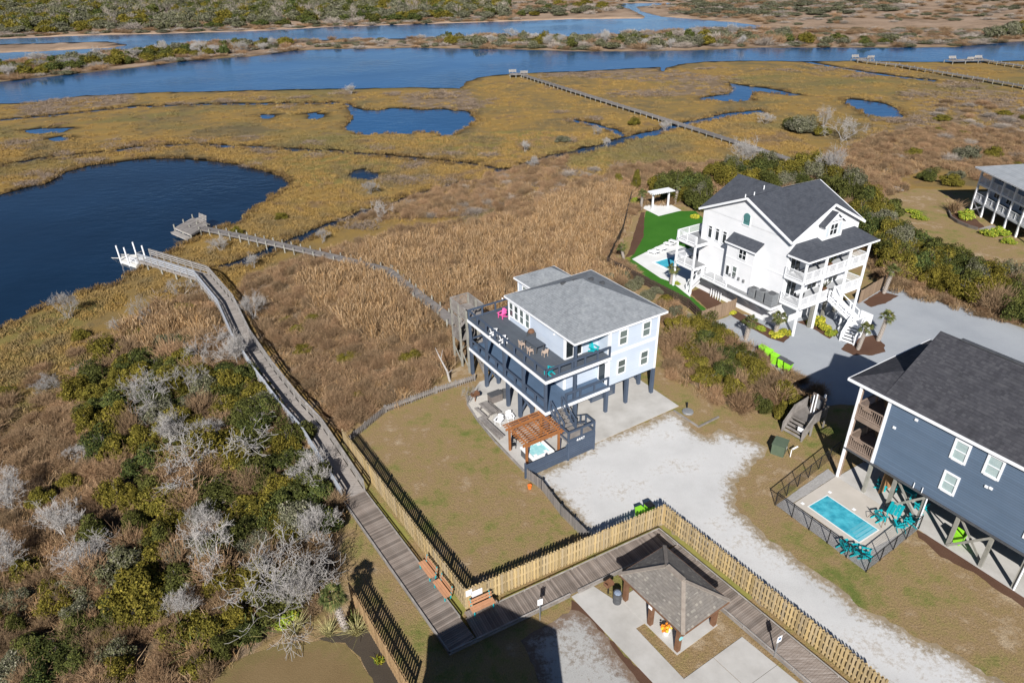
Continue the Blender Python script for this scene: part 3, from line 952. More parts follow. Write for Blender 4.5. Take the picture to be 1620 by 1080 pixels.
# ------------------------------------------------------------------ pale blue stilt house
BO, BR = (7.909, 49.469), rad(31.57)
H1 = thing('stilt_house', 'pale blue two storey stilt house with grey hip roof and wraparound navy decks', 'house', BO, BR)
Z1, Z2, ZE = 2.95, 6.0, 8.42
MB().box(-3.3, 5.8, 1.4, 10.2, Z1 - .15, ZE - .02).box(.25, 5.8, -.1, 1.4, Z1 - .15, ZE - .02).build('wall', pale_blue, H1)
MB().box(-.45, 3.8, 10.2, 13.0, Z1 - .15, ZE - .02).build('wall', pale_blue, H1)
for x0, x1, y0, y1 in ((.22, .42, -.13, -.1), (5.64, 5.83, -.13, -.1), (.22, .25, -.1, .1), (5.8, 5.83, -.1, .08)):
    MB().box(x0, x1, y0, y1, Z1 - .16, ZE - .03).build('corner_trim', trim_white, H1)
MB().box(.42, 5.64, -.125, -.1, Z2 - .16, Z2 + .12).build('belt_trim', trim_white, H1)
for x0, x1, y0, y1 in ((-3.33, -3.3, 1.4, 1.55), (-3.33, -3.14, 1.37, 1.4), (-3.33, -3.3, 10.05, 10.23), (-.48, -.45, 12.9, 13.03)):
    MB().box(x0, x1, y0, y1, Z1, ZE - .03).build('corner_trim', trim_white, H1)
rf, ap = hip_roof(H1, -3.57, 6.5, -.3, 10.44, ZE, 2.3, grey_roof)
fascia(H1, -3.57, 6.5, -.3, 10.44, ZE, trim_white, .17)
rf2, _ = hip_roof(H1, -.72, 4.05, 9.9, 13.3, ZE + .02, .95, grey_roof)
fascia(H1, -.72, 4.05, 10.5, 13.3, ZE + .02, trim_white, .16)
for x, y, z in ((.2, 6.5, 10.2), (1.1, 6.0, 10.42), (2.6, 5.6, 10.3), (3.4, 5.0, 9.95)):
    MB().box(x - .22, x + .22, y - .13, y + .13, z - .1, z + .1).build('roof_vent', dark_grey, rf)
# decks
for z, nm in ((Z2, 'upper'), (Z1, 'lower')):
    MB().box(-6.5, -3.34, -.45, 12.35, z - .1, z).box(-3.34, .2, -.45, 1.36, z - .1, z).box(-3.34, -.5, 10.25, 12.35, z - .1, z).build('deck_floor', navy_deck if z == Z2 else navy_floor, H1)
    fs = MB()
    fs.box(-6.56, -6.5, -.5, 12.4, z - .28, z - .01).box(-6.5, .22, -.51, -.45, z - .28, z - .01).box(-6.5, -.5, 12.35, 12.41, z - .28, z - .01)
    fs.build('deck_fascia', trim_white, H1)
    railing(H1, (-6.42, -.37), (-6.42, 12.27), z, 1.02, 8, navy)
    railing(H1, (-6.42, 12.27), (-.6, 12.27), z, 1.02, 4, navy, ends=False)
    railing(H1, (-6.42 if z == Z2 else -4.4, -.37), (.12, -.37), z, 1.02, 5 if z == Z2 else 3, navy)
MB().box(-6.4, -3.35, -.35, 12.3, Z2 - .16, Z2 - .11).build('soffit', navy, H1)
MB().box(-6.4, -3.35, -.35, 12.3, Z1 - .2, Z1 - .11).box(-3.35, 5.7, .1, 10.1, Z1 - .2, Z1 - .16).build('soffit', navy, H1)
for x, y, z0, z1 in ((-3.4, -.2, Z1, ZE - .1), (-6.4, -.3, Z1, Z2 - .1), (-6.4, 3.0, Z1, Z2 - .1), (-6.4, 6.1, Z1, Z2 - .1), (-6.4, 9.2, Z1, Z2 - .1), (-6.4, 12.2, Z1, Z2 - .1)):
    MB().cbox(x, y, z0, .22, .22, z1 - z0).build('porch_post', navy, H1)
# openings
for a in (7.0, 7.95, 8.85, 9.7): window(H1, 'L', -3.3, a, Z2 + .55, .58, 1.35)
for a in (7.0, 8.85): window(H1, 'L', -3.3, a, Z1 + .7, .7, 1.3, glass_dark)
for a, z in ((1.75, Z2 + .62), (4.35, Z2 + .62), (1.75, Z1 + .75), (4.35, Z1 + .75)): window(H1, 'F', -.1, a, z, .78, 1.3)
window(H1, 'F', 1.4, -2.4, Z2 + .1, 1.7, 1.95, glass_dark, rails=(), mull=(.5,), name='sliding_door')
window(H1, 'F', 1.4, -.5, Z2 + 1.25, .8, .45, glass_dark, rails=())
window(H1, 'F', 1.4, -1.4, Z1 + 1.3, .8, .4, glass_dark, rails=())
window(H1, 'F', 1.4, -2.7, Z1 + 1.3, .8, .4, glass_dark, rails=())
door(H1, 'L', .25, .65, Z1, .85, 2.0)
window(H1, 'L', -.45, 11.7, Z2 + .7, .8, 1.2)
for a in (2.9, 11.2):
    MB().cyl((-3.38, a, Z2 + 1.75), (-3.3, a, Z2 + 1.75), .09, n=8).build('wall_lamp', trim_white, H1)
# stilts
for x, y in ((-6.4, 12.2), (-6.4, 9.46), (-5.2, 9.3), (-6.4, 5.6), (-6.4, 3.6), (-5.25, 3.45), (-6.3, -.25), (-3.3, -.2), (.3, 0), (2.7, .1), (5.7, 0), (5.7, 1.75), (-3.2, 3.5), (-3.2, 9.5), (-3.2, 6.5), (0., 9.5), (2.9, 9.5), (5.7, 9.5), (5.7, 5.5), (-.3, 12.8), (3.6, 12.8)):
    stilt(H1, x, y, Z1 - .2, navy)
xbrace(H1, (-6.4, 9.46), (-5.2, 9.3), .3, 2.6, navy)
xbrace(H1, (-6.4, 3.6), (-5.25, 3.45), .3, 2.6, navy)
xbrace(H1, (5.7, 1.75), (5.7, 5.5), .3, 2.5, navy)
# slatted storage under the house
for i in range(9):
    MB().box(.1, 2.8, 1.70, 1.74, .12 + i * .23, .28 + i * .23).build('slat', navy, H1)
    MB().box(.1, .14, 1.78, 4.2, .12 + i * .23, .28 + i * .23).build('slat', navy, H1)
MB().box(.05, .2, 1.75, 1.9, 0, 2.3).box(2.7, 2.85, 1.75, 1.9, 0, 2.3).box(1.4, 1.5, 1.75, 1.85, 0, 2.3).box(.2, 2.7, 4.0, 4.1, 0, 2.3).build('storage_frame', navy, H1)
MB().box(-3.1, -1.2, 5.0, 9.3, 0, Z1 - .2).build('storage_room', navy, H1)
# stair to the landing, landing, second flight
stairs(H1, (-5.45, -.47, Z1), (-5.45, -2.35, 1.85), 1.05, 6, weathered_x, navy, rail=navy)
MB().box(-6.45, -3.75, -3.55, -2.36, 1.72, 1.82).build('landing', weathered_x, H1)
railing(H1, (-6.4, -3.5), (-3.8, -3.5), 1.82, 1.0, 2, navy)
railing(H1, (-3.8, -3.5), (-3.8, -2.3), 1.82, 1.0, 1, navy, ends=False)
railing(H1, (-6.4, -3.5), (-6.4, -2.3), 1.82, 1.0, 1, navy, ends=False)
stairs(H1, (-4.3, -2.36, 1.8), (-4.3, -.2, .3), .95, 7, weathered_x, navy, rail=navy)
for x, y in ((-6.4, -3.5), (-3.8, -3.5), (-3.8, -2.35), (-6.4, -2.3)):
    MB().cbox(x, y, -.1, .16, .16, 1.85).build('landing_post', navy, H1)
for i in range(8):
    MB().box(-6.3, -3.9, -3.57, -3.53, .12 + i * .195, .27 + i * .195).build('slat', navy, H1)
MB().box(-6.4, -3.75, -3.60, -3.56, 1.66, 1.92).build('number_board', navy, H1)


def text_mesh(s, size, m, ext=.01):
    cu = bpy.data.curves.new('lettering', 'FONT')
    cu.body = s; cu.size = size; cu.extrude = ext; cu.align_x = 'CENTER'; cu.align_y = 'CENTER'
    ob = bpy.data.objects.new('lettering', cu)
    COL.objects.link(ob)
    dg = bpy.context.evaluated_depsgraph_get()
    me = bpy.data.meshes.new_from_object(ob.evaluated_get(dg))
    bpy.data.objects.remove(ob); bpy.data.curves.remove(cu)
    me.materials.clear(); me.materials.append(m)
    return me


for i, ch in enumerate('4447'):
    inst(text_mesh(ch, .36, white, .02), 'house_number', H1, (-5.58 + i * .21, -3.63, 1.80), (rad(90), 0, 0))


def W(root_o, rot, u, v):
    c, s = math.cos(rot), math.sin(rot)
    return (root_o[0] + u * c - v * s, root_o[1] + u * s + v * c)


B_ = lambda u, v, z=0.: (*W(BO, BR, u, v), z)

# slab under the house and patio
slab('house_slab', [B_(*p)[:2] for p in ((-10.05, -2.9), (-6.5, -3.3), (-3.9, -3.0), (5.5, -3.0), (6.3, -3.0), (6.3, 10.5), (-6.6, 10.5), (-8.6, 8.95), (-9.3, 7.85), (-9.75, 5.2))], .06, concrete)
bed = sheet('stone_bed', [B_(*p)[:2] for p in ((-8.65, 8.9), (-9.3, 7.85), (-9.72, 5.2), (-8.9, 4.4), (-7.2, 6.2), (-7.0, 8.2))], .068, mat('pale_pebbles', [(.45, .42, .37), (.62, .59, .54)], 12., .9, world=True, bump=.8), .05, seed=31)
edge_pts = [(-8.7, 8.98), (-9.38, 7.9), (-9.83, 5.2), (-10.1, 1.7), (-10.12, -2.7)]
kb = thing('patio_kerb', 'grey timber edging round the patio slab', 'edging', (0, 0, 0))
for a, b in zip(edge_pts, edge_pts[1:]):
    p, q = B_(*a, .06), B_(*b, .06)
    MB().beam(p, q, .14, .14).build('edging_board', mid_grey if False else weathered_x, kb)

# slatted screen wall beside the hot tub
sw = thing('screen_wall', 'low navy slatted screen wall in front of the hot tub', 'screen wall', B_(-10.5, -3.45), BR)
for i in range(7):
    MB().box(0, 4.05, -.05, -.01, .1 + i * .19, .25 + i * .19).build('slat', navy, sw)
for x in (0.05, 2.0, 4.0): MB().cbox(x, .05, -.1, .11, .11, 1.62).build('post', navy, sw)

# pergola over the hot tub
pg = thing('pergola', 'cedar slatted pergola standing over the hot tub', 'pergola', B_(-9.75, -2.5), BR)
PW, PD, PH = 3.3, 2.75, 2.45
for x, y in ((.1, .1), (PW - .1, .1), (.1, PD - .1), (PW - .1, PD - .1)): MB().cbox(x, y, 0, .16, .16, PH - .15).build('post', cedar, pg)
for y in (.1, PD - .1): MB().box(-.25, PW + .25, y - .04, y + .04, PH - .28, PH - .1).build('beam', cedar, pg)
for x in (.1, 1.2, 2.2, PW - .1): MB().box(x - .04, x + .04, -.3, PD + .3, PH - .12, PH + .02).build('rafter', cedar, pg)
for i in range(13):
    y = -.28 + i * (PD + .56) / 12
    MB().box(-.3, PW + .3, y - .055, y + .055, PH + .02, PH + .08).build('slat', cedar, pg)

# hot tub
ht = thing('hot_tub', 'square hot tub with white rim and pale blue water under the pergola', 'hot tub', B_(-8.3, -1.85), BR)
MB().box(-.98, .98, -.9, .9, .06, .82).build('cabinet', dark_grey, ht)
rim = MB()
for x0, x1, y0, y1 in ((-1.04, 1.04, -.96, -.72), (-1.04, 1.04, .72, .96), (-1.04, -.8, -.72, .72), (.8, 1.04, -.72, .72)): rim.box(x0, x1, y0, y1, .78, .93)
rim.build('rim', plastic_white, ht)
MB().box(-.79, .79, -.71, .71, .7, .83).build('water', mat('tub_water', [(.22, .52, .55), (.38, .66, .68)], 2.5, .08, spec=.5), ht)
for x, y in ((-.5, -.5), (.5, -.5), (-.5, .5), (.5, .5)): MB().cbox(x, y, .8, .3, .22, .05).build('headrest', trim_white, ht)


# ---- chairs
def adirondack_parts(m):
    k = 'adir_' + m.name
    if k in MATS: return MATS[k]
    out = []
    s = MB()
    for i in range(5):
        y = .02 + i * .11
        z = .40 - .028 * i
        s.box(-.27, .27, y, y + .095, z - .025, z)
    out.append(('seat', s.mesh('seat', m)))
    b = MB()
    for i in range(5):
        x = -.22 + i * .11
        hh = .95 - abs(i - 2) * .06
        b.beam((x, .50, .24), (x * 1.15, .50 + .24, .24 + hh * .82), .09, .025)
    b.beam((-.27, .62, .48), (.27, .62, .48), .03, .07)
    out.append(('backrest', b.mesh('backrest', m)))
    for sgn in (-1, 1):
        out.append(('armrest', MB().box(sgn * .36 - .075, sgn * .36 + .075, -.08, .66, .58, .61).mesh('armrest', m)))
        out.append(('leg', MB().box(sgn * .30 - .02, sgn * .30 + .02, -.02, .10, 0, .58).mesh('leg', m)))
        out.append(('leg', MB().beam((sgn * .29, .02, .36), (sgn * .29, .85, .03), .03, .13).mesh('leg', m)))
    MATS[k] = out
    return out


def adirondack(m, loc, rot, label, group=None, name='adirondack_chair', cat='chair', s=.86):
    t = thing(name, label, cat, loc, rot, group)
    t.scale = (s, s, s)
    for n, me in adirondack_parts(m): inst(me, n, t)
    return t


def dining_chair(m, loc, rot, label, group=None):
    t = thing('patio_chair', label, 'chair', loc, rot, group)
    t.scale = (.85, .85, .85)
    MB().box(-.24, .24, -.24, .24, .42, .46).build('seat', m, t)
    MB().beam((-.0, .24, .46), (0, .33, .92), .46, .03).build('backrest', m, t)
    for x in (-.21, .21):
        for y in (-.21, .21): MB().cbox(x, y, 0, .04, .04, .42).build('leg', m, t)
        MB().box(x - .02, x + .02, -.22, .26, .62, .65).build('armrest', m, t)
    return t


ZD = Z2
adirondack(teal, B_(-5.75, .55, ZD), BR + rad(200), 'teal adirondack chair at the outer corner of the upper deck')
adirondack(teal, B_(-.45, .75, ZD), BR + rad(10), 'teal adirondack chair on the covered front end of the upper deck')
adirondack(pink, B_(-3.9, 10.75, ZD), BR + rad(-75), 'pink adirondack chair at the far end of the upper deck')
adirondack(plastic_white, B_(-5.8, 8.2, ZD), BR + rad(60), 'white adirondack chair by the upper deck railing, farther of the pair', 'white chairs on the upper deck')
adirondack(plastic_white, B_(-5.75, 6.7, ZD), BR + rad(75), 'white adirondack chair by the upper deck railing, nearer of the pair', 'white chairs on the upper deck')
tb = thing('patio_table', 'long dark grey patio table on the upper deck beside the windows', 'table', B_(-4.35, 4.4, ZD), BR + rad(92))
MB().box(-1.0, 1.0, -.48, .48, .70, .75).build('tabletop', navy_deck, tb)
for x in (-.85, .85):
    for y in (-.38, .38): MB().cbox(x, y, 0, .07, .07, .7).build('leg', dark_grey, tb)
for u, v, a, w in ((-5.15, 5.1, 90, 'beside the far end of'), (-5.15, 3.8, 90, 'on the railing side of'), (-4.3, 2.85, 180, 'at the near end of')):
    dining_chair(tan_cloth, B_(u, v, ZD), BR + rad(a), 'tan patio chair %s the grey deck table' % w, 'tan patio chairs on the upper deck')
gr = thing('gas_grill', 'small dark gas grill against the house wall on the upper deck', 'grill', B_(-3.75, 5.75, ZD), BR)
MB().box(-.3, .3, -.28, .28, .1, .8).build('cart', dark_grey, gr)
MB().lathe([(.3, .8), (.31, .9), (.24, 1.05), (.05, 1.12)], n=10).build('lid', pillar_brown, gr)
# patio under and beside the house
pt = thing('picnic_table', 'weathered grey picnic table with two benches on the patio', 'picnic table', B_(-8.5, 5.6), BR + rad(92))
for i in range(5): MB().box(-.95, .95, -.42 + i * .172, -.265 + i * .172, .71, .75).build('tabletop_board', weathered_x, pt)
for y in (-.78, .62):
    MB().box(-.95, .95, y, y + .28, .42, .47).build('bench_seat', weathered_x, pt)
for x in (-.7, .7):
    MB().beam((x, -.7, 0), (x, -.15, .7), .05, .1).build('leg', weathered_x, pt)
    MB().beam((x, .7, 0), (x, .15, .7), .05, .1).build('leg', weathered_x, pt)
    MB().box(x - .03, x + .03, -.75, .85, .36, .42).build('crossbar', weathered_x, pt)
lb = thing('long_bench', 'long weathered wooden bench along the patio edge', 'bench', B_(-9.5, 3.4), BR + rad(91))
for i in range(3): MB().box(-1.75, 1.75, -.24 + i * .165, -.09 + i * .165, .40, .44).build('seat_board', weathered_x, lb)
MB().box(-1.75, 1.75, .27, .31, .2, .44).build('apron', weathered_x, lb)
for x in (-1.5, 0, 1.5): MB().box(x - .05, x + .05, -.2, .2, 0.06, .4).build('leg', weathered_x, lb)
adirondack(plastic_white, B_(-8.75, 3.6, .06), BR + rad(-60), 'white adirondack chair on the patio near the long bench')
adirondack(plastic_white, B_(-7.5, 3.4, .06), BR + rad(-10), 'white adirondack chair on the patio beside the braced stilts')
dining_chair(black, B_(-8.6, .9, .06), BR + rad(20), 'black patio chair behind the pergola', 'black patio chairs')
dining_chair(black, B_(-9.3, .25, .06), BR + rad(80), 'black patio chair at the pergola corner post', 'black patio chairs')
cg = thing('charcoal_grill', 'brown steel charcoal grill on a single post at the patio corner', 'grill', B_(-8.55, 7.9), BR)
MB().cyl((0, 0, 0), (0, 0, .75), .05).build('post', pillar_brown, cg)
MB().box(-.38, .38, -.22, .22, .75, .80).box(-.38, -.34, -.22, .22, .8, 1.05).box(.34, .38, -.22, .22, .8, 1.05).box(-.34, .34, .18, .22, .8, 1.05).build('firebox', pillar_brown, cg)
bx = thing('deck_box', 'dark brown wooden storage box beside the braced stilts', 'storage box', B_(-6.95, 7.0, .06), BR)
MB().box(-.6, .6, -.35, .35, 0, .75).build('box', mat('box_brown', [(.15, .13, .12), (.2, .175, .16)], 3., .8, wave=('X', 7, .3)), bx)
MB().box(-.64, .64, -.39, .39, .75, .81).build('lid', dark_grey, bx)
tc = thing('trash_barrel', 'dark grey plastic barrel next to the storage box', 'barrel', B_(-5.95, 6.9, .06))
MB().lathe([(.26, 0), (.32, .75), (.34, .76), (.34, .8), (.3, .8), (.28, .4)], n=14).build('barrel', dark_grey, tc)
ky = thing('kayak', 'yellow kayak stood on end behind the braced stilts', 'kayak', B_(-4.6, 3.9, .06), BR + rad(35))
k = MB()
k.lathe([(.02, 0), (.16, .25), (.28, .8), (.34, 1.35), (.28, 1.9), (.16, 2.3), (.03, 2.6)], n=10)
hull = k.build('hull', yellow, ky); hull.scale = (1, .45, 1)
MB().lathe([(.15, .0), (.15, .05)], (0, 0, 0), 10).build('cockpit', black, ky, (0, -.12, 1.4)).rotation_euler = (rad(90), 0, 0)
# small items on the gravel side
sc_ = thing('drain_cover', 'round pale septic cover with a black post beside the slab', 'drain cover', (*G(1088, 652), 0))
MB().lathe([(.5, 0), (.5, .12), (.45, .17), (.1, .2)], n=18).build('lid', mid_grey, sc_)
MB().cyl((.1, .75, 0), (.1, .75, .55), .07).build('post', black, sc_)
tb_ = thing('timber_edging', 'short grey timber edging on the grass near the septic cover', 'edging', (0, 0, 0))
for a, b in (((1066, 650), (1105, 676)), ((1105, 676), (1137, 660))):
    MB().beam((*G(*a), .06), (*G(*b), .06), .14, .14).build('timber', weathered_x, tb_)

# ---- stair tower to the private walkway
tw = thing('stair_tower', 'weathered wooden switchback stair tower behind the blue house deck', 'stair tower', B_(-6.55, 12.5), BR)
for x, y, h in ((0, 0.05, 6.9), (0, 1.5, 7.0), (0, 3.05, 7.0), (1.9, 1.5, 7.0), (1.9, 3.05, 7.0)):
    MB().cbox(x, y, -.1, .17, .17, h).build('post', dock_beam, tw)
MB().box(-.1, 2.0, 0.0, 3.15, 5.8, 5.9).build('landing', weathered_x, tw)
MB().box(-.1, 2.0, 1.5, 3.15, 2.85, 2.95).build('landing', weathered_x, tw)
for z0, z1, y0, y1 in ((6.0, 6.95, .1, 3.1), (4.35, 5.3, 1.55, 3.1), (2.95, 3.9, 1.55, 3.1)):
    for x in (-.02, 1.92):
        mb = MB()
        nb = int((y1 - y0) / .12)
        for i in range(nb): mb.box(x - .02, x + .02, y0 + i * .12, y0 + i * .12 + .05, z0, z1)
        o = mb.build('balusters', weathered_x, tw); o['kind'] = 'stuff'
        MB().box(x - .05, x + .05, y0, y1, z1, z1 + .05).build('top_rail', weathered_x, tw)
    mb = MB()
    for i in range(14): mb.box(.05 + i * .135, .10 + i * .135, 3.09, 3.13, z0, z1)
    o = mb.build('balusters', weathered_x, tw); o['kind'] = 'stuff'
    MB().box(0, 1.95, 3.06, 3.16, z1, z1 + .05).build('top_rail', weathered_x, tw)
stairs(tw, (.45, 0.2, 5.85), (.45, 3.0, 3.0), .85, 11, weathered_x, weathered_x, rail=weathered_x)
stairs(tw, (1.4, 1.6, 2.95), (1.4, -1.2, .3), .85, 11, weathered_x, weathered_x, rail=weathered_x)
xbrace(tw, (0, .05), (0, 1.5), .4, 1.8, dock_beam, one=True)
xbrace(tw, (0, 1.5), (0, 3.05), .4, 1.8, dock_beam, one=True)
xbrace(tw, (0, 3.05), (1.9, 3.05), .4, 1.8, dock_beam, one=True)

# ------------------------------------------------------------------ white house
WO, WR = (29.563, 62.365), rad(30.1)
W_ = lambda u, v, z=0.: (*W(WO, WR, u, v), z)
H2 = thing('white_house', 'large white three storey house with charcoal cross gable roof and stacked front porches', 'house', WO, WR)
ex0, ex1, ey0, ey1, eR, eE = 0., 11.0, 2.1, 14.8, 12.8, 9.85
xm, ym = 5.55, 8.42
MB().box(.12, 10.9, 2.35, 14.55, 0, eE + .05).build('wall', white_siding, H2)
gb = MB()
for x in (.12, 10.88):
    gb.face((x, 2.35, eE), (x, 14.55, eE), (x, ym, eR - .12))
for y in (2.35, 14.55):
    gb.face((.12, y, eE), (10.9, y, eE), (xm, y, eR - .12))
gb.build('gable', white_siding, H2)
Xc = (xm, ym, eR)
P1, P2, P3, P4 = (-.25, ym, eR), (xm, 1.95, eR), (xm, 15.0, eR), (11.3, ym, eR)
c00, c10, c11, c01 = (-.25, 1.95, eE), (11.3, 1.95, eE), (11.3, 15.0, eE), (-.25, 15.0, eE)
rb = MB()
for f in ((c00, P1, Xc), (c00, Xc, P2), (c10, P2, Xc), (c10, Xc, P4), (c11, P4, Xc), (c11, Xc, P3), (c01, P3, Xc), (c01, Xc, P1)):
    rb.slab(list(f), .14)
rf = rb.build('roof', dark_roof, H2)
for a, b in ((c00, P1), (P1, c01), (c00, P2), (P2, c10), (c10, P4), (P4, c11)):
    va, vb = Vector(a) - Vector((0, 0, .12)), Vector(b) - Vector((0, 0, .12))
    MB().beam(va, vb, .10, .24).build('rake_trim', trim_white, H2)
for x, y, z in ((2.2, 9.6, 12.2), (4.6, 10.4, 12.3), (1.2, 9.9, 12.05)): MB().cyl((x, y, z - .6), (x, y, z + .45), .06).build('vent_pipe', trim_white, rf)
# side bay
MB().box(-.85, .1, 5.75, 9.6, 2.81, 7.75).build('bay_wall', white_siding, H2)
MB().slab([(-1.05, 5.55, 7.7), (-1.05, 9.8, 7.7), (.12, 9.8, 8.5), (.12, 5.55, 8.5)], .12).build('bay_roof', dark_roof, H2)
MB().box(-1.1, -1.0, 5.5, 9.85, 7.5, 7.68).build('rake_trim', trim_white, H2)
MB().box(-.875, -.85, 5.75, 9.6, 5.9, 6.05).box(.09, .12, 2.35, 5.7, 5.9, 6.05).box(.09, .12, 9.7, 14.5, 5.9, 6.05).build('belt_trim', trim_white, H2)
window(H2, 'L', -.85, 7.35, 6.35, .95, 1.0, glass_dark, mull=(.5,))
window(H2, 'L', -.85, 8.1, 3.95, .55, 1.2, glass)
window(H2, 'L', -.85, 9.1, 3.85, .45, 1.1, glass_dark, rails=())
for a in (13.2, 12.1, 11.0): window(H2, 'L', .12, a, 6.75, .5, 1.35, glass_dark, rails=(.8,))
aw = window(H2, 'L', .12, 8.3, 9.75, .9, .85, glass_teal, rails=())
MB().cyl((.1, 8.3, 10.6), (.04, 8.3, 10.6), .45, n=20).build('arched_top', glass_teal, aw)
# side service deck with AC units
MB().box(-1.55, .1, 2.1, 12.2, 2.66, 2.8).build('service_deck', mid_grey, H2)
MB().box(-1.61, -1.55, 2.05, 12.25, 2.52, 2.81).box(-1.55, .1, 2.05, 2.1, 2.52, 2.81).build('deck_fascia', trim_white, H2)
railing(H2, (-1.5, 12.1), (-1.5, 8.4), 2.8, .95, 2, trim_white, 'bal', post=.1)
for a in (3.0, 4.6, 6.2, 7.8, 9.4, 11.0): MB().beam((-1.45, a, 2.5), (.1, a, 1.1), .12, .16).build('knee_brace', trim_white, H2)
stairs(H2, (-1.05, 12.3, 2.75), (-1.2, 14.2, .1), .9, 11, trim_white, trim_white, rail=trim_white)
for i in range(5): MB().cyl((-.3, 10.0 + i * .38, 0), (-.25, 10.0 + i * .38, 2.5), .04, n=6).build('drain_pipe', trim_white, H2)
for i, (a, w) in enumerate(((2.75, 'nearest the front corner'), (4.0, 'in the middle of three'), (5.15, 'closest to the bay'))):
    ac = thing('air_conditioner', 'grey air conditioning unit on the white house side deck, %s' % w, 'air conditioner', W_(-.85, a, 2.8), WR, 'air conditioning units on the side deck')
    ss = 1.05 - .12 * i
    MB().box(-.46 * ss, .46 * ss, -.46 * ss, .46 * ss, .04, 1.25 * ss).build('cabinet', mat('ac_grey', [(.19, .20, .21), (.24, .25, .26)], 3., .5, wave=('Z', 10, .3)), ac)
    MB().cyl((0, 0, 1.25 * ss), (0, 0, 1.28 * ss), .38 * ss, n=16).build('fan_grille', dark_grey, ac)
for i, a in enumerate((6.6, 7.3, 8.0, 8.6)):
    MB().cbox(-.95, a, 3.9, .12, .22, .3).build('meter_box', mid_grey, H2)
# front porches (three levels)
pr = MB()
pr.slab([(-.1, -.25, 8.45), (11.1, -.25, 8.45), (10.2, 2.36, 9.35), (.9, 2.36, 9.35)], .12)
pr.slab([(-.1, -.25, 8.45), (.9, 2.36, 9.35), (-.1, 2.36, 8.45)], .12)
pr.slab([(11.1, -.25, 8.45), (11.1, 2.36, 8.45), (10.2, 2.36, 9.35)], .12)
pr.build('porch_roof', dark_roof, H2)
MB().box(-.14, 11.14, -.30, -.25, 8.28, 8.47).box(-.15, -.1, -.25, 2.3, 8.28, 8.47).build('porch_fascia', trim_white, H2)
# dormer gable on the front wall
MB().box(4.2, 7.2, 1.75, 2.35, 9.1, 10.9).build('dormer_wall', white_siding, H2)
MB().face((4.2, 1.75, 10.9), (7.2, 1.75, 10.9), (5.7, 1.75, 11.95)).build('dormer_gable', white_siding, H2)
dm = MB()
dm.slab([(3.95, 1.5, 10.72), (5.7, 1.5, 12.0), (5.7, 2.4, 12.0), (3.95, 2.4, 10.72)], .1)
dm.slab([(7.45, 1.5, 10.72), (7.45, 2.4, 10.72), (5.7, 2.4, 12.0), (5.7, 1.5, 12.0)], .1)
dm.build('dormer_roof', dark_roof, H2)
MB().beam((3.95, 1.48, 10.66), (5.7, 1.48, 11.93), .06, .16).beam((7.45, 1.48, 10.66), (5.7, 1.48, 11.93), .06, .16).beam((4.9, 1.5, 11.25), (6.5, 1.5, 11.25), .06, .12).build('dormer_trim', trim_white, H2)
window(H2, 'F', 1.75, 5.7, 9.55, 1.1, 1.15, glass_dark, mull=(.5,))
for s in (-1, 1): MB().box(5.7 + s * .95 - .2, 5.7 + s * .95 + .2, 1.70, 1.75, 9.5, 10.75).build('shutter', mat('shutter_grey', [(.5, .55, .58), (.56, .61, .64)], 2., .6), H2)
for z in (3.3, 6.15):
    MB().box(0, 10.0, -.05, 2.35, z - .1, z).build('porch_floor', mat('porch_floor', [(.38, .39, .40), (.45, .46, .47)], 1., .7, wave=('X', 8, .15)), H2)
    MB().box(-.03, 10.03, -.1, -.05, z - .3, z + .01).box(-.08, -.03, -.1, 2.35, z - .3, z + .01).build('porch_fascia', trim_white, H2)
    if z > 4:
        railing(H2, (.05, .0), (9.95, .0), z, .98, 8, trim_white, 'bal', post=.1)
    else:
        railing(H2, (.05, .0), (4.3, .0), z, .98, 3, trim_white, 'bal', post=.1)
        railing(H2, (5.7, .0), (9.95, .0), z, .98, 3, trim_white, 'bal', post=.1)
    railing(H2, (.0, .1), (.0, 2.3), z, .98, 1, trim_white, 'bal', post=.1)
    railing(H2, (9.95, .1), (9.95, 2.3), z, .98, 1, trim_white, 'bal', post=.1)
    for a in (1.4, 4.9, 8.4): window(H2, 'F', 2.35, a, z + .05, 1.5, 2.05, glass_dark, rails=(), mull=(.5,), name='french_door')
    for a in (3.2, 6.8): window(H2, 'F', 2.35, a, z + .8, .7, 1.25, glass)
for u in (0.05, 3.1, 6.9, 9.95):
    MB().cbox(u, 0, -.1, .2, .2, 8.5).build('porch_column', trim_white if u in (.05, 9.95) else trim_white, H2)
for u in (3.0,): MB().cbox(u, .35, -.1, .3, .3, 3.2).build('stilt', dock_beam, H2)
for u in (4.6, 6.3, 8.2): MB().cbox(u, 1.2, -.1, .3, .3, 3.2).build('stilt', dock_beam, H2)
# front stair with a turn
stairs(H2, (5.0, -.1, 3.3), (5.9, -2.9, 1.35), 1.25, 9, trim_white, trim_white, rail=trim_white)
MB().prism([(5.1, -4.0), (6.9, -4.0), (6.9, -2.6), (5.1, -2.8)], 1.2, 1.32).build('landing', trim_white, H2)
stairs(H2, (5.2, -3.55, 1.32), (3.4, -4.0, .05), 1.35, 6, trim_white, trim_white, rail=trim_white)
MB().box(6.85, 6.9, -4.0, -2.7, 0, 2.3).box(5.1, 6.9, -4.05, -4.0, 0, 2.3).build('landing_panel', trim_white, H2)
for u, v in ((5.15, -3.0), (5.4, -1.6)): MB().cbox(u, v, -.1, .14, .14, 1.4 + (v + 3) * .8).build('stair_post', trim_white, H2)
for u, z, w in ((1.2, 3.3, 'lower'), (1.0, 6.15, 'upper')):
    for du in (0, .75):
        dining_chair(dark_grey, W_(u + du, 1.3, z), WR + rad(180 if du else 0), 'dark chair on the %s front porch of the white house, %s' % (w, 'nearer the stair' if du else 'nearer the corner column'), 'dark porch chairs')
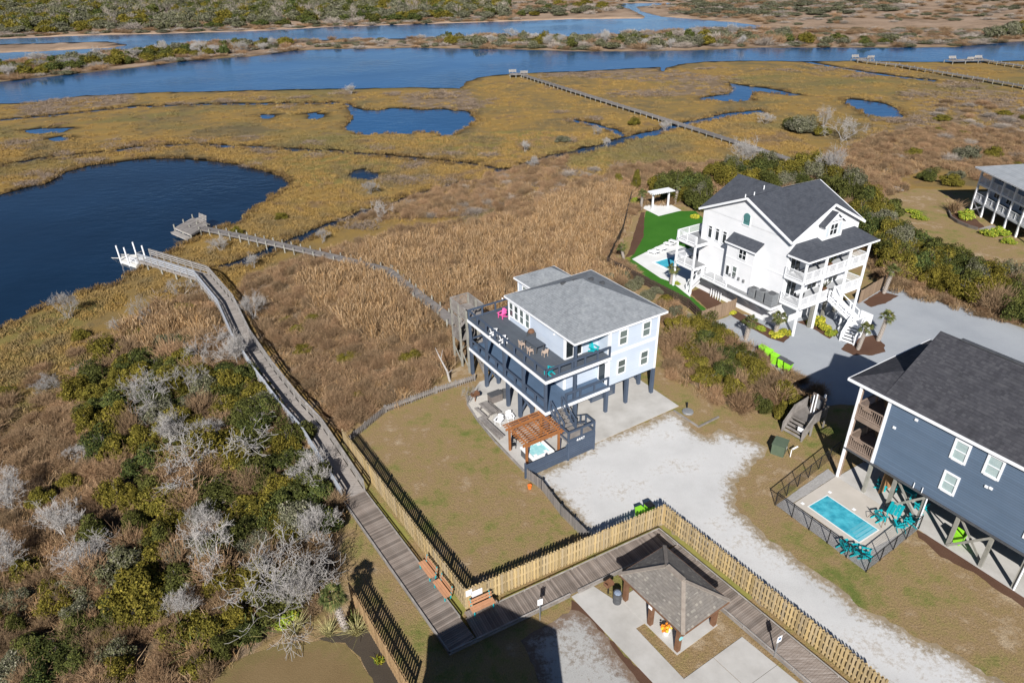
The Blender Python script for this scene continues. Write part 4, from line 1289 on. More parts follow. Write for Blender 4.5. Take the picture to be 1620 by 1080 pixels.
for z, w in ((3.3, 'lower'), (6.15, 'upper')):
    fp = thing('potted_plant', 'potted dark palm on the %s front porch of the white house' % w, 'potted plant', W_(5.6, 1.2, z), 0)
    MB().lathe([(.16, 0), (.24, .35), (.26, .4), (.2, .4)], n=10).build('pot', pillar_brown, fp)
    fb = MB()
    for i in range(12):
        a = i * .55; fb.beam((0, 0, .4), (.5 * math.cos(a), .5 * math.sin(a), 1.1 + .12 * (i % 3)), .06, .02)
    fb.build('fronds', leaf_dark, fp)
# rear balconies
for z in (3.3, 6.2):
    MB().box(-1.9, .1, 13.2, 16.3, z - .15, z).build('balcony_floor', mid_grey, H2)
    MB().box(-1.95, -1.9, 13.15, 16.35, z - .32, z + .01).box(-1.9, 5, 16.3, 16.36, z - .32, z + .01).box(-1.9, .1, 13.13, 13.2, z - .32, z + .01).build('deck_fascia', trim_white, H2)
    railing(H2, (-1.85, 13.25), (-1.85, 16.25), z, .98, 2, trim_white, 'bal', post=.1)
    railing(H2, (-1.85, 16.25), (5, 16.25), z, .98, 4, trim_white, 'bal', post=.1)
    MB().box(.1, 5, 14.5, 16.3, z - .15, z).build('balcony_floor', mid_grey, H2)
for u, v in ((-1.85, 16.2), (-1.85, 13.3), (1.8, 16.2), (5, 16.2)): MB().cbox(u, v, -.1, .2, .2, 7.2).build('balcony_post', trim_white, H2)

# pool terrace and yard of the white house
slab('pool_terrace', GP([(1000, 410), (1036, 392), (1058, 382), (1085, 392), (1100, 405), (1092, 470), (1062, 446), (1045, 440)]), .03, pool_white)
slab('garden_pad', GP([(1020, 318), (1058, 322), (1078, 333), (1042, 342), (1018, 330)]), .03, pool_white)
pw = water_mat('pool_water', (.08, .46, .56), 3.5, .3, .03, (.04, .33, .44), 1.6)
pool2 = thing('swimming_pool', 'pale turquoise swimming pool on the white house terrace', 'pool', (*G(1062, 416), .03), WR)
MB().box(-1.7, 2.4, -1.2, 1.3, -.1, .012).build('water', pw, pool2)
cp_ = MB()
for a in ((-1.95, 2.65, -1.45, -1.2), (-1.95, 2.65, 1.3, 1.55), (-1.95, -1.7, -1.2, 1.3), (2.4, 2.65, -1.2, 1.3)): cp_.box(*a, -.1, .045)
cp_.build('coping', trim_white, pool2)
for i, (x, y, w) in enumerate(((1033, 402, 'farthest from the house'), (1044, 397, 'second from the pool corner'), (1058, 389, 'third along the terrace'), (1066, 385, 'closest to the balcony post'))):
    lg = thing('pool_lounger', 'white reclining pool lounger, %s' % w, 'lounger', (*G(x, y), .03), WR + rad(195), 'white loungers on the pool terrace')
    MB().box(-.32, .32, -.7, .45, .28, .36).build('seat', plastic_white, lg)
    MB().beam((0, .45, .32), (0, 1.05, .78), .62, .06).build('backrest', plastic_white, lg)
    for x_, y_ in ((-.28, -.6), (.28, -.6), (-.28, .35), (.28, .35)): MB().cbox(x_, y_, 0, .07, .07, .28).build('leg', plastic_white, lg)
wp = thing('white_arbor', 'white flat topped arbor with louvred roof on the garden pad', 'arbor', (*G(1044, 330), .03), WR + rad(-5))
for x, y in ((-1.5, -.3), (1.5, -.3)): MB().cbox(x, y + .3, 0, .22, .22, 2.5).build('post', plastic_white, wp)
for y in (-.25, .25): MB().box(-1.95, 1.95, y - .05, y + .05, 2.5, 2.7).build('beam', plastic_white, wp)
for i in range(12):
    x = -1.9 + i * .345
    MB().box(x - .06, x + .06, -.9, .9, 2.7, 2.82).build('rafter', plastic_white, wp)
MB().box(-1.95, 1.95, -.85, .85, 2.83, 2.87).build('cover', plastic_white, wp)


# ------------------------------------------------------------------ fences
def board_fence(name, label, p, q, h, m, w=.14, gap=.0, post_step=2.4, alt=False, pitch=None, cat='fence', rail_m=None, dog=.05):
    """boards nailed to rails between posts; alt = shadowbox, boards on both sides in turn"""
    p, q = np.array(p), np.array(q)
    L = float(np.hypot(*(q - p)))
    ang = math.atan2(q[1] - p[1], q[0] - p[0])
    t = thing(name, label, cat, (p[0], p[1], 0), ang)
    ns = max(1, round(L / post_step))
    pm = MB().cbox(0, 0, -.1, .1, .1, h + .1).mesh('post', rail_m or m)
    for i in range(ns + 1): inst(pm, 'post', t, (min(max(L * i / ns, .05), L - .05), 0, 0))
    for z in (.3, h * .52, h - .25): MB().box(0, L, -.035, .035, z - .05, z + .05).build('rail', rail_m or m, t)
    pts2 = [(-w / 2, .04), (w / 2, .04), (w / 2, h - dog), (w / 2 - dog, h), (-w / 2 + dog, h), (-w / 2, h - dog)]
    b = MB()
    b.v = [(x, -.01, z) for x, z in pts2] + [(x, .01, z) for x, z in pts2]
    k = len(pts2)
    b.f = [tuple(range(k)), tuple(range(2 * k - 1, k - 1, -1))] + [((i + 1) % k, i, i + k, (i + 1) % k + k) for i in range(k)]
    bm_ = b.mesh('picket', m)
    pt = pitch or (w + gap)
    n = int(L / pt)
    for i in range(n):
        s = (-.047 if (not alt or i % 2) else .047)
        inst(bm_, 'picket', t, ((i + .5) * pt, s, R.uniform(-.015, .015)), (0, R.uniform(-.012, .012), 0), (1, 1, R.uniform(.985, 1.01)))
    return t


fc0, fc1, fc2 = (-3.30, 29.0), (10.48, 35.95), (19.6, 22.3)
fl = (-14.3, 45.7)
yf1 = board_fence('picket_fence', 'tall tan picket fence behind the two side by side benches, along the yard', fl, fc0, 1.8, picket_tan, alt=True, pitch=.118)
yf2 = board_fence('picket_fence', 'tall tan picket fence with the white notices and single bench, between yard and boardwalk', fc0, fc1, 1.8, picket_tan, alt=True, pitch=.118)
yf3 = board_fence('picket_fence', 'tall tan picket fence along the white gravel drive behind the pavilion', fc1, fc2, 1.8, picket_tan, alt=True, pitch=.118)
board_fence('picket_fence', 'aged brown picket fence by the palm near the oval lawn', (-10.65, 29.8), (-6.1, 22.9), 1.75, picket_old, alt=True, pitch=.118)
board_fence('board_fence', 'plain brown board fence across the turf end beside the white house', G(1108, 514), G(1162, 494), 1.75, fence_brown, pitch=.145, dog=.01)
board_fence('board_fence', 'brown board fence behind the mulch beds past the white house stair', G(1358, 480), G(1396, 456), 1.7, fence_brown, pitch=.145, dog=.01)
for a, b, lab in (((1113, 512), (1088, 487), 'dark brown panel fence beside the turf next to the board fence'), ((1088, 487), (960, 420), 'long dark brown panel fence along the edge of the turf')):
    board_fence('board_fence', lab, G(*a), G(*b), 1.2, mat('dark_fence', [(.055, .038, .028), (.085, .06, .045)], 2., .8, rnd=.15), pitch=.17, w=.13, dog=.01)
board_fence('board_fence', 'black mesh garden fence curving past the sand path', G(960, 420), G(985, 368), 1.2, black, pitch=.2, w=.16, dog=.01)
board_fence('board_fence', 'black garden fence running on towards the arbor palms', G(985, 368), G(999, 312), 1.2, black, pitch=.2, w=.16, dog=.01)
pl = [B_(-10.35, -3.5)[:2], G(858, 775), G(888, 815), G(931, 858)]
for i in range(3):
    board_fence('low_picket_fence', 'low grey picket fence beside the gravel drive, %s' % ('section next to the slatted screen', 'middle section', 'section meeting the tall tan fence')[i], pl[i], pl[i + 1], 1.05, weathered_x, w=.09, pitch=.15, post_step=1.8, dog=.03, rail_m=dark_grey)
pl = [(-14.3, 45.7), G(610, 652), G(690, 622), G(752, 602)]
for i in range(3):
    board_fence('low_picket_fence', 'low grey rail fence between yard and reeds, %s' % ('section by the boardwalk', 'middle section', 'section by the patio corner')[i], pl[i], pl[i + 1], .8, weathered_x, w=.08, pitch=.22, post_step=2.2, dog=.02)
# notices on the corner of the tan fence
for lx, z, w_, h_, lab in ((.22, 1.42, .42, .5, 'small white notice on the tan fence corner'), (.75, 1.12, .75, .55, 'wide white notice on the tan fence beside the single bench')):
    a = math.atan2(fc1[1] - fc0[1], fc1[0] - fc0[0])
    s = thing('notice_board', lab, 'sign', (fc0[0] + lx * math.cos(a) + .08 * math.sin(a), fc0[1] + lx * math.sin(a) - .08 * math.cos(a), z), a)
    MB().box(-w_ / 2, w_ / 2, -.012, .012, -h_ / 2, h_ / 2).build('panel', plastic_white, s)
    pr_ = MB()
    for i in range(5): pr_.box(-w_ * .38, w_ * (.38 - .1 * (i % 2)), -.016, -.0121, h_ * .3 - i * h_ * .14, h_ * .3 - i * h_ * .14 + .018)
    o = pr_.build('print', mat('print_blue', [(.25, .3, .5), (.3, .36, .55)], 3., .6), s); o['kind'] = 'stuff'

# ------------------------------------------------------------------ navy house
NO, NRZ = (24.907, 40.433), rad(30.7)
N_ = lambda u, v, z=0.: (*W(NO, NRZ, u, v), z)
H3 = thing('navy_house', 'dark blue stilt house with black shingle roof and brown rear porches beside the small pool', 'house', NO, NRZ)
NE = 8.6
MB().box(.02, 9.8, -17.0, -2.15, 2.95, NE).build('wall', navy_siding, H3)
gv = MB()
for v in (-2.15, -17.0): gv.face((.02, v, NE), (9.8, v, NE), (4.9, v, 12.05))
gv.build('gable', navy_siding, H3)
nr = MB()
nr.slab([(-.12, -1.75, NE), (-.12, -17.5, NE), (4.9, -17.5, 12.2), (4.9, -1.75, 12.2)], .15)
nr.slab([(9.95, -1.75, NE), (4.9, -1.75, 12.2), (4.9, -17.5, 12.2), (9.95, -17.5, NE)], .15)
nrf = nr.build('roof', navy_roof, H3)
MB().box(4.75, 5.05, -17.4, -3.2, 12.17, 12.26).build('ridge_vent', dark_grey, nrf)
pr = MB()
pr.face((-.12, -1.8, NE), (-.12, .95, NE), (1.65, -1.0, 9.55), (1.95, -1.8, 9.98))
pr.face((-.12, .95, NE), (9.95, .95, NE), (9.95 - 1.77, -1.0, 9.55), (1.65, -1.0, 9.55))
pr.face((1.65, -1.0, 9.55), (8.18, -1.0, 9.55), (7.9, -2.1, 10.05), (1.95, -2.1, 10.05))
pr.face((9.95, .95, NE), (9.95, -1.8, NE), (7.9, -1.8, 9.98), (8.18, -1.0, 9.55))
pr.face((-.12, -1.8, NE), (9.95, -1.8, NE), (9.95, .95, NE), (-.12, .95, NE))
pr.build('porch_roof', navy_roof, H3)
MB().box(-.18, -.12, -17.5, .95, NE - .2, NE + .01).box(-.18, 10.0, .95, 1.01, NE - .2, NE + .01).build('fascia', trim_white, H3)
MB().box(-.02, .02, -2.35, -2.13, 2.9, NE - .2).box(-.015, .25, -2.15, -2.12, 2.9, NE - .2).build('corner_trim', trim_white, H3)
for a, z in ((-7.3, 6.75), (-9.3, 6.9), (-7.35, 4.15), (-12.6, 6.8), (-12.6, 4.1)):
    window(H3, 'L', .02, a, z, .75, 1.3, mat('blind_glass', [(.32, .42, .42), (.42, .50, .49)], 2., .15, spec=.6, wave=('Z', 14, .12)), fw=.14)
for a, z in ((-4.2, 8.0), (-3.0, 6.6), (-9.6, 6.05), (-9.35, 6.0)):
    MB().box(-.06, .02, a - .1, a + .1, z - .08, z + .08).build('wall_fixture', trim_white, H3)
# rear porches
pb = mat('porch_brown', [(.20, .145, .11), (.29, .22, .175)], 2., .8, rnd=.12)
for z in (3.1, 5.95):
    MB().box(.05, 9.8, -2.15, -.05, z - .1, z).build('porch_floor', pb, H3)
    MB().box(-.01, .05, -2.12, -.05, z - .35, z + .01).box(.05, 9.8, -.05, 0, z - .35, z + .01).build('porch_rim', pb, H3)
    railing(H3, (.06, -2.1), (.06, -.1), z, 1.0, 1, pb, 'bal', post=.12, bal=.15)
    railing(H3, (.06, -.06), (9.7, -.06), z, 1.0, 4, pb, 'bal', post=.12, bal=.15)
    MB().beam((1.2, -2.1, z + .5), (3.2, -.3, z + .5), .1, 1.0).build('privacy_wall', door_brown, H3)
MB().box(-.06, .1, -.12, .04, -.05, NE - .2).build('porch_post', trim_white, H3)
MB().cbox(.16, -.1, -.05, .14, .14, NE - .2).build('porch_post', pb, H3)
for x in (3.3, 6.5, 9.7): MB().cbox(x, -.1, -.05, .2, .2, NE - .2).build('porch_post', pb, H3)
MB().box(.9, 4.5, -3.0, -2.9, 0, 2.9).build('wall', door_brown, H3)
for a in (1.7, 2.6): MB().box(a - .42, a + .42, -2.9, -2.86, .1, 2.1).build('door', door_brown, H3)
for v in (-2.2, -4.1, -6.3, -8.55, -10.7, -12.75, -15): 
    stilt(H3, .15, v, 2.95, dock_beam, .22)
    stilt(H3, 5.0, v - .2, 2.95, dock_beam, .25); stilt(H3, 9.6, v, 2.95, dock_beam, .25)
for a, b in ((-4.1, -6.3), (-8.55, -10.7)):
    MB().beam((.02, a, .15), (.02, b, 2.7), .05, .16).build('brace', dock_beam, H3)
    MB().beam((.28, a, 2.7), (.28, b, .15), .05, .16).build('brace', dock_beam, H3)
MB().cyl((0, -6.45, 0), (0, -6.45, 2.9), .05).cyl((0, -12.85, 0), (0, -12.85, 3), .06).build('downspout', trim_white, H3)
for v in (-5.4, -6.0): MB().cyl((-.05, v, 2.95), (-.05, v, 3.4), .03).build('vent_pipe', trim_white, H3)
MB().box(-.1, 9.9, -18, 0, 2.82, 2.93).build('soffit', dark_grey, H3)
slab('house_slab', [N_(*p)[:2] for p in ((-.05, -.1), (-.05, -18), (10, -18), (10, -.1))], .05, concrete)
# patio, pebbles, pool
slab('pool_patio', [N_(*p)[:2] for p in ((-.07, .0), (-5.2, -.25), (-5.05, -5.9), (-.07, -6.3))], .052, concrete_warm)
sheet('pebble_bed', [N_(*p)[:2] for p in ((.2, .9), (-6.45, .35), (-6.5, -6.95), (.1, -6.6), (-.05, -6.25), (-5.1, -5.85), (-5.25, -.2), (0, .05))], .03, pebble, .03, seed=41)
pn = thing('swimming_pool', 'small rectangular swimming pool with corner steps beside the dark blue house', 'pool', N_(-3.55, -3.1, .052), NRZ)
pw2 = water_mat('pool_water_teal', (.075, .42, .51), 3.2, .35, .03, (.03, .26, .35), 1.7)
MB().box(-1.05, 1.05, -2.05, 2.05, -.1, .008).build('water', pw2, pn)
for a in ((-1.13, 1.13, 2.05, 2.13), (-1.13, 1.13, -2.13, -2.05), (-1.13, -1.05, -2.05, 2.05), (1.05, 1.13, -2.05, 2.05)):
    MB().box(*a, -.1, .02).build('coping', mat('coping_white', [(.6, .6, .58), (.68, .68, .66)], 3., .6), pn)
for i in range(4):
    MB().box(-1.0 + .16 * i, .95, -2.03 + i * .28, -1.83 + i * .28, -.05, .013 + .002 * (3 - i)).build('step', mat('step_teal%d' % i, [(.16 - .028 * i, .42 - .03 * i, .50 - .03 * i), (.18 - .028 * i, .46 - .03 * i, .53 - .03 * i)], 3., .3), pn)
hr = thing('pool_handrail', 'thin bent metal handrail at the pool steps', 'handrail', N_(-2.1, -5.15, .05), NRZ)
for x in (0, .45):
    hh = MB()
    pts_ = [(x, .0, 0), (x, .05, .8), (x, .35, .95), (x, .9, .6), (x, 1.1, .1)]
    for a, b in zip(pts_, pts_[1:]): hh.cyl(a, b, .02, n=6)
    hh.build('rail', pillar_brown, hr)
for x, y in ((-4.6, .35), (-2.0, -.9), (-2.1, -3.0)):
    sk_ = thing('skimmer_lid', 'small square white lid in the pool patio, %s' % {-4.6: 'at the patio corner', -2.0: 'near the porch post', -2.1: 'beside the middle of the pool'}[x], 'lid', N_(x if x > -3 else -4.7, y if x > -3 else -.6, .054), NRZ)
    MB().box(-.11, .11, -.11, .11, -.01, .012).box(-.03, .03, -.01, .01, .012, .02).build('lid', trim_white, sk_)


def teal_table(loc, rot, label):
    t = thing('picnic_table', label, 'table', loc, rot)
    for i in range(4): MB().box(-.7, .7, -.44 + i * .225, -.235 + i * .225, .70, .74).build('tabletop_board', teal, t)
    for x in (-.55, .55):
        for y in (-.34, .34): MB().cbox(x, y, 0, .08, .08, .7).build('leg', teal, t)
    return t


teal_table(N_(-.4, -4.95, .052), NRZ + .3, 'square teal table by the pool handrail')
teal_table(N_(2.4, -4.1, .05), NRZ + 1.57, 'long teal table under the dark blue house')
for u, v, a, lab in ((-1.25, -4.7, 70, 'teal chair on the pool side of the square teal table'), (-.95, -5.65, 140, 'teal chair between the square teal table and the fence'), (-.05, -5.75, 190, 'teal chair at the downspout side of the square teal table'),
                     (-5.75, -5.15, 70, 'teal adirondack chair by the pool fence corner, farthest from the corner'), (-5.5, -5.8, 60, 'teal adirondack chair by the pool fence corner, middle of three'), (-5.3, -6.45, 40, 'teal adirondack chair tucked tight in the pool fence corner'),
                     (1.7, -3.0, 20, 'teal chair under the house next to the brown doors'), (3.2, -3.6, -60, 'teal chair behind the long teal table'), (1.9, -5.3, 170, 'teal chair at the near end of the long teal table')):
    adirondack(teal, N_(u, v, .052), NRZ + rad(a), lab, 'teal chairs by the small pool', s=.92)


def wire_fence(name, label, p, q, h, step=1.5):
    p, q = np.array(p), np.array(q)
    L = float(np.hypot(*(q - p))); n = max(1, round(L / step))
    t = thing(name, label, 'fence', (p[0], p[1], 0), math.atan2(q[1] - p[1], q[0] - p[0]))
    pm = MB().cyl((0, 0, -.05), (0, 0, h + .05), .035, n=6).mesh('post', black)
    b = L / n
    k = MB()
    st = .11
    m_ = int(b / st)
    for i in range(m_ + 1): k.beam((i * b / m_, 0, .06), (i * b / m_, 0, h - .03), .006, .006)
    for i in range(int(h / st)): k.beam((0, 0, .08 + i * st), (b, 0, .08 + i * st), .006, .006)
    wm_ = k.mesh('wire_panel', black)
    rm = MB().beam((0, 0, h), (b, 0, h), .045, .045).mesh('top_rail', black)
    for i in range(n + 1): inst(pm, 'post', t, (L * i / n, 0, 0))
    for i in range(n):
        o = inst(wm_, 'wire_panel', t, (b * i, 0, 0)); o['kind'] = 'stuff'
        inst(rm, 'top_rail', t, (b * i, 0, 0))
    return t


wire_fence('wire_fence', 'black wire pool fence along the drive side of the small pool', N_(-6.5, .4)[:2], N_(-6.5, -7.0)[:2], 1.25)
wire_fence('wire_fence', 'black wire pool fence on the lawn side ending at the white downspout', N_(-6.5, -7.0)[:2], N_(0., -6.6)[:2], 1.25)
wire_fence('wire_fence', 'black wire pool fence across the pebble bed behind the small pool', N_(-6.5, .4)[:2], N_(2.6, 1.7)[:2], 1.25)
for lab, u, v in (('lime green bin standing under the dark blue house', 1.6, -8.9),):
    pass


def bin_(loc, rot, label, group, lid_m=None, s=1.):
    t = thing('wheelie_bin', label, 'bin', loc, rot, group)
    t.scale = (s, s, s)
    b = MB()
    b.v = [(-.24, -.27, .06), (.24, -.27, .06), (.24, .24, .06), (-.24, .24, .06), (-.29, -.36, 1.0), (.29, -.36, 1.0), (.29, .33, 1.0), (-.29, .33, 1.0)]
    b.f = [(3, 2, 1, 0), (4, 5, 6, 7), (0, 1, 5, 4), (1, 2, 6, 5), (2, 3, 7, 6), (3, 0, 4, 7)]
    b.build('body', lime, t)
    l = MB()
    l.slab([(-.31, -.39, 1.02), (.31, -.39, 1.02), (.31, .36, 1.1), (-.31, .36, 1.1)], .06)
    l.build('lid', lid_m or lime, t)
    for x in (-.26, .26): MB().cyl((x - .03, .28, .12), (x + .03, .28, .12), .12, n=10).build('wheel', black, t)
    MB().cyl((-.24, .42, .98), (.24, .42, .98), .02, n=6).build('handle', black, t)
    return t


for i, (x, y, dk, w) in enumerate(((1205, 562, 0, 'farthest along the drive edge'), (1214, 567, 0, 'second from the far end'), (1224, 575, 0, 'in the middle of five'), (1235, 581, 1, 'second from the utility platform'), (1245, 587, 1, 'closest to the utility platform'))):
    bin_((*G(x, y), 0), WR + rad(10 + 6 * (i % 2)), 'lime green wheelie bin with %s lid, %s' % ('dark' if dk else 'lime', w), 'bins along the grey drive', dark_grey if dk else None)
bin_((*G(1012, 820), 0), rad(205), 'lime green bin behind the tan fence, lime lid', 'bins behind the tan fence', None, .9)
bin_((*G(1026, 813), 0), rad(205), 'lime green bin behind the tan fence, black lid', 'bins behind the tan fence', black, .9)
bin_(N_(.9, -8.75, .05), NRZ, 'lime green bin standing under the dark blue house', None, lime, .95)

# ------------------------------------------------------------------ far house with three porch levels
FO, FRZ = (69.99, 98.78), rad(-1.0)
F_ = lambda u, v, z=0.: (*W(FO, FRZ, u, v), z)
H4 = thing('porch_house', 'white stilt house with pale grey roof and long three level screened porches', 'house', FO, FRZ)
MB().box(2.2, 12, -13, .5, 2.1, 6.6).build('wall', grey_siding, H4)
hip_roof(H4, -.5, 13, -14.5, 1.2, 6.5, 2.4, mat('pale_grey_roof', [(.27, .29, .31), (.35, .37, .39)], .8, .8, wave=('Z', 9, .2)))
fascia(H4, -.5, 13, -14.5, 1.2, 6.5, trim_white, .2)
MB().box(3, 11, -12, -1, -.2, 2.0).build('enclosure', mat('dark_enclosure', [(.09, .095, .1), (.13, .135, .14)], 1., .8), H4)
for z in (2.0, 4.45):
    MB().box(0, 2.2, -13.5, .2, z - .1, z).build('porch_floor', mid_grey, H4)
    MB().box(-.06, 0, -13.5, .2, z - .3, z + .01).build('porch_fascia', trim_white, H4)
    railing(H4, (.03, .1), (.03, -13.4), z, .95, 10, trim_white, 'bal', post=.1, bal=.12)
    railing(H4, (.03, .1), (2.2, .1), z, .95, 1, trim_white, 'bal', post=.1, bal=.12)
    for v in (-1.5, -4.4, -7.3, -10.2): window(H4, 'L', 2.2, v, z + .5, 1.2, 1.4, glass_dark, rails=(), mull=(.5,))
for v in (.1, -2.6, -5.3, -8.0, -10.7, -13.4):
    MB().cbox(.03, v, -1.0, .24, .24, 7.5).build('porch_column', trim_white, H4)
    MB().cbox(2.1, v, -1.0, .24, .24, 3.0).build('stilt', trim_white, H4)
xbrace(H4, (.0, .1), (0., -2.6), .1, 1.7, trim_white, .06, .2)
for n_, (x, y, r_) in enumerate(((1537, 345, 1.3),)):
    pass
sheet('mulch_bed', GP([(1498, 340), (1530, 335), (1548, 350), (1560, 362), (1540, 362), (1510, 352)]), .012, mulch, .1, seed=51)
slab('concrete_walk', GP([(1548, 362), (1570, 356), (1590, 366), (1565, 372)]), .03, weathered_x)
bw = thing('garden_wall', 'low curved dark retaining wall round the shrubs near the porch house', 'garden wall', (0, 0, 0))
cw = GP([(1500, 336), (1504, 346), (1515, 353), (1532, 360), (1546, 364)])
for a, b in zip(cw, cw[1:]): MB().beam((*a, .2), (*b, .2), .2, .4).build('wall_stone', mat('dark_block', [(.10, .085, .075), (.15, .13, .115)], 4., .9), bw)
wd = thing('wood_platform', 'small grey wooden platform at the edge of the marsh by the far lawn', 'platform', (*G(1408, 300), 0), rad(-20))
for i in range(8): MB().box(-1.9, 1.9, -1.1 + i * .28, -.84 + i * .28, .25, .3).build('plank', weathered_x, wd)

# ------------------------------------------------------------------ picnic pavilion
PO, PR_ = (9.237, 25.587), rad(33.9)
P_ = lambda u, v, z=0.: (*W(PO, PR_, u, v), z)
PV = thing('picnic_pavilion', 'small open picnic shelter with mottled brown hip roof and square wooden pillars', 'pavilion', PO, PR_)
MB().box(-.15, 3.35, -.15, 4.75, -.1, .045).build('floor_slab', concrete, PV)
rf5, (pa, pb_) = hip_roof(PV, -.52, 3.43, -.6, 4.68, 2.6, 1.2, brown_roof)
fascia(PV, -.5, 3.41, -.58, 4.66, 2.595, pillar_brown, .14, .03)
cs = [(-.52, -.6, 2.6), (3.43, -.6, 2.6), (3.43, 4.68, 2.6), (-.52, 4.68, 2.6)]
for c_, a_ in ((cs[0], pa), (cs[1], pa), (cs[2], pb_), (cs[3], pb_)):
    MB().beam(Vector(c_) + Vector((0, 0, .02)), Vector(a_) + Vector((0, 0, .02)), .24, .03).build('hip_cap', ridge_cap, rf5)
MB().beam(Vector(pa) + Vector((0, 0, .05)), Vector(pb_) + Vector((0, 0, .05)), .34, .06).build('ridge_cap', ridge_cap, rf5)
for u, v in ((.08, .08), (3.15, .05), (.08, 2.3), (.08, 4.5), (3.15, 4.5), (3.15, 2.3)):
    MB().cbox(u, v, 0, .27, .27, 2.55).build('pillar', pillar_brown, PV)
for u in (.08, 3.15): MB().box(u - .08, u + .08, -.1, 4.6, 2.3, 2.5).build('beam', pillar_brown, PV)
for v in (.08, 4.5): MB().box(.2, 3.1, v - .08, v + .08, 2.3, 2.49).build('beam', pillar_brown, PV)
MB().box(-.09, -.06, 2.16, 2.44, 1.5, 1.9).build('notice', plastic_white, PV)
MB().cyl((.08, -.06, 1.25), (.08, -.09, 1.25), .16, n=8).build('emblem', mat('pale_teal', [(.2, .5, .55), (.25, .58, .62)], 3., .5), PV)
MB().box(.6, 2.6, 1.2, 3.4, .70, .75).box(1.5, 1.7, 1.4, 3.2, .05, .7).build('picnic_table', concrete, PV)
fpt = thing('flower_planter', 'white planter of orange and red flowers on the pavilion floor', 'planter', P_(.35, 1.25, .045))
MB().lathe([(.16, 0), (.24, .3), (.26, .34), (.2, .34)], n=12).build('pot', plastic_white, fpt)
fl_ = MB()
for i in range(60):
    a, r_ = R.uniform(0, 6.28), R.uniform(0, .3)
    x, y, z = r_ * math.cos(a), r_ * math.sin(a), .36 + R.uniform(.0, .3) * (1 - r_)
    s = .06
    fl_.face((x - s, y - s, z), (x + s, y - s, z + .02), (x + s, y + s, z + .04), (x - s, y + s, z))
fl_.build('flowers', brick_mat, fpt)
bd_ = thing('trash_drum', 'black steel trash drum beside the pavilion corner pillar', 'trash can', (*G(976, 952), .03))
MB().lathe([(.27, 0), (.27, .3), (.285, .31), (.27, .33), (.27, .58), (.285, .6), (.27, .62), (.28, .85), (.25, .85), (.25, .8)], n=18).build('drum', dark_grey, bd_)
MB().lathe([(.24, .8), (.2, .86), (.08, .88)], n=14).build('liner', mat('bag_blue', [(.16, .2, .28), (.3, .36, .45)], 6., .3), bd_)
pgr = thing('park_grill', 'black park grill on a post next to the trash drum', 'grill', (*G(962, 938), .0), rad(35))
MB().cyl((0, 0, 0), (0, 0, .8), .05).build('post', black, pgr)
MB().box(-.28, .28, -.2, .2, .8, .84).box(-.28, -.25, -.2, .2, .84, 1.05).box(.25, .28, -.2, .2, .84, 1.05).box(-.25, .25, .17, .2, .84, 1.05).build('firebox', pillar_brown, pgr)

# ------------------------------------------------------------------ boardwalk
BZ = .32
d1 = np.array([7.212, -10.596]); d1 /= np.hypot(*d1)              # along the first leg, towards the corner
n1 = np.array([-d1[1], d1[0]]) * 1.0                               # points to the yard side
A0 = np.array([-11.339, 36.300]); A1 = np.array([-4.127, 25.704])  # outer edge of leg one
BWD = 1.76
if ((np.array([-7.425, 33.862]) - A0) @ n1) < 0: n1 = -n1
e2 = np.array([7.4987, 3.9586]); e2 /= np.hypot(*e2)
n2 = np.array([-e2[1], e2[0]])
C0 = A1.copy()
e3 = np.array([8.029, -11.827]); e3 /= np.hypot(*e3)
K = np.array([10.03, 35.05])                                       # far outer corner
n3 = np.array([e3[1], -e3[0]]) ; 
if (np.array([10, 30]) - K) @ n3 < 0: n3 = -n3
BW = thing('boardwalk', 'wide brown plank boardwalk with low kerb rails turning round the fenced yard', 'boardwalk', (0, 0, 0))
pk = MB().box(-.5, .5, -.068, .068, -.04, 0).mesh('plank', plank_brown)


def planks(root, p0, dirv, nrm, length, width, z, pitch=.145, extra=None, limit=None, start=0.):
    ang = math.atan2(nrm[1], nrm[0])
    n = int(length / pitch)
    rest = MB()
    for i in range(n):
        s = start + (i + .5) * pitch
        w = width + (extra(s) if extra else 0)
        c = p0 + dirv * s + nrm * (w / 2)
        if limit is not None and i >= limit:
            a = c - nrm * w / 2; b = c + nrm * w / 2
            rest.beam((*a, z - .02), (*b, z - .02), .136, .04)
            continue
        inst(pk, 'plank', root, (c[0], c[1], z + R.uniform(-.004, .004)), (0, 0, ang), (w, R.uniform(.97, 1.0), 1))
    if rest.v:
        o = rest.build('planks', plank_brown, root); o['kind'] = 'stuff'


S0 = -3.0
L1 = float((A1 - A0) @ d1)


def pad1(s):       # the bench bay on leg one
    q = A0 + d1 * s
    return .45 if 6.15 < s - 0 < 9.35 else 0.


planks(BW, A0 + d1 * S0, d1, n1, L1 - S0, BWD, BZ, extra=lambda s: pad1(s + S0))
L2 = float((K - C0) @ e2)


def pad2(s): return .45 if 1.95 < s < 4.1 else 0.


s_in = BWD / abs(float(n1 @ e2)) * 1.0
planks(BW, C0 + e2 * (s_in + .05), e2, n2, L2 - s_in - .02, 1.68, BZ - .003, extra=lambda s: pad2(s + s_in))
L3 = 17.5
planks(BW, K + e3 * 1.75, e3, n3, L3, 1.66, BZ - .002, limit=62)


def kerb(p, q, z, lift=.1):
    MB().beam((p[0], p[1], z + lift), (q[0], q[1], z + lift), .075, .045).build('kerb_rail', pale_wood, BW)
    MB().beam((p[0], p[1], z - .14), (q[0], q[1], z - .14), .05, .2).build('rim_joist', weathered_x, BW)
    n = max(1, int(np.hypot(q[0] - p[0], q[1] - p[1]) / 1.6))
    for i in range(n + 1):
        e = np.array(p) + (np.array(q) - np.array(p)) * i / n
        MB().cbox(e[0], e[1], z, .09, .09, lift - .02).build('kerb_block', weathered_x, BW)


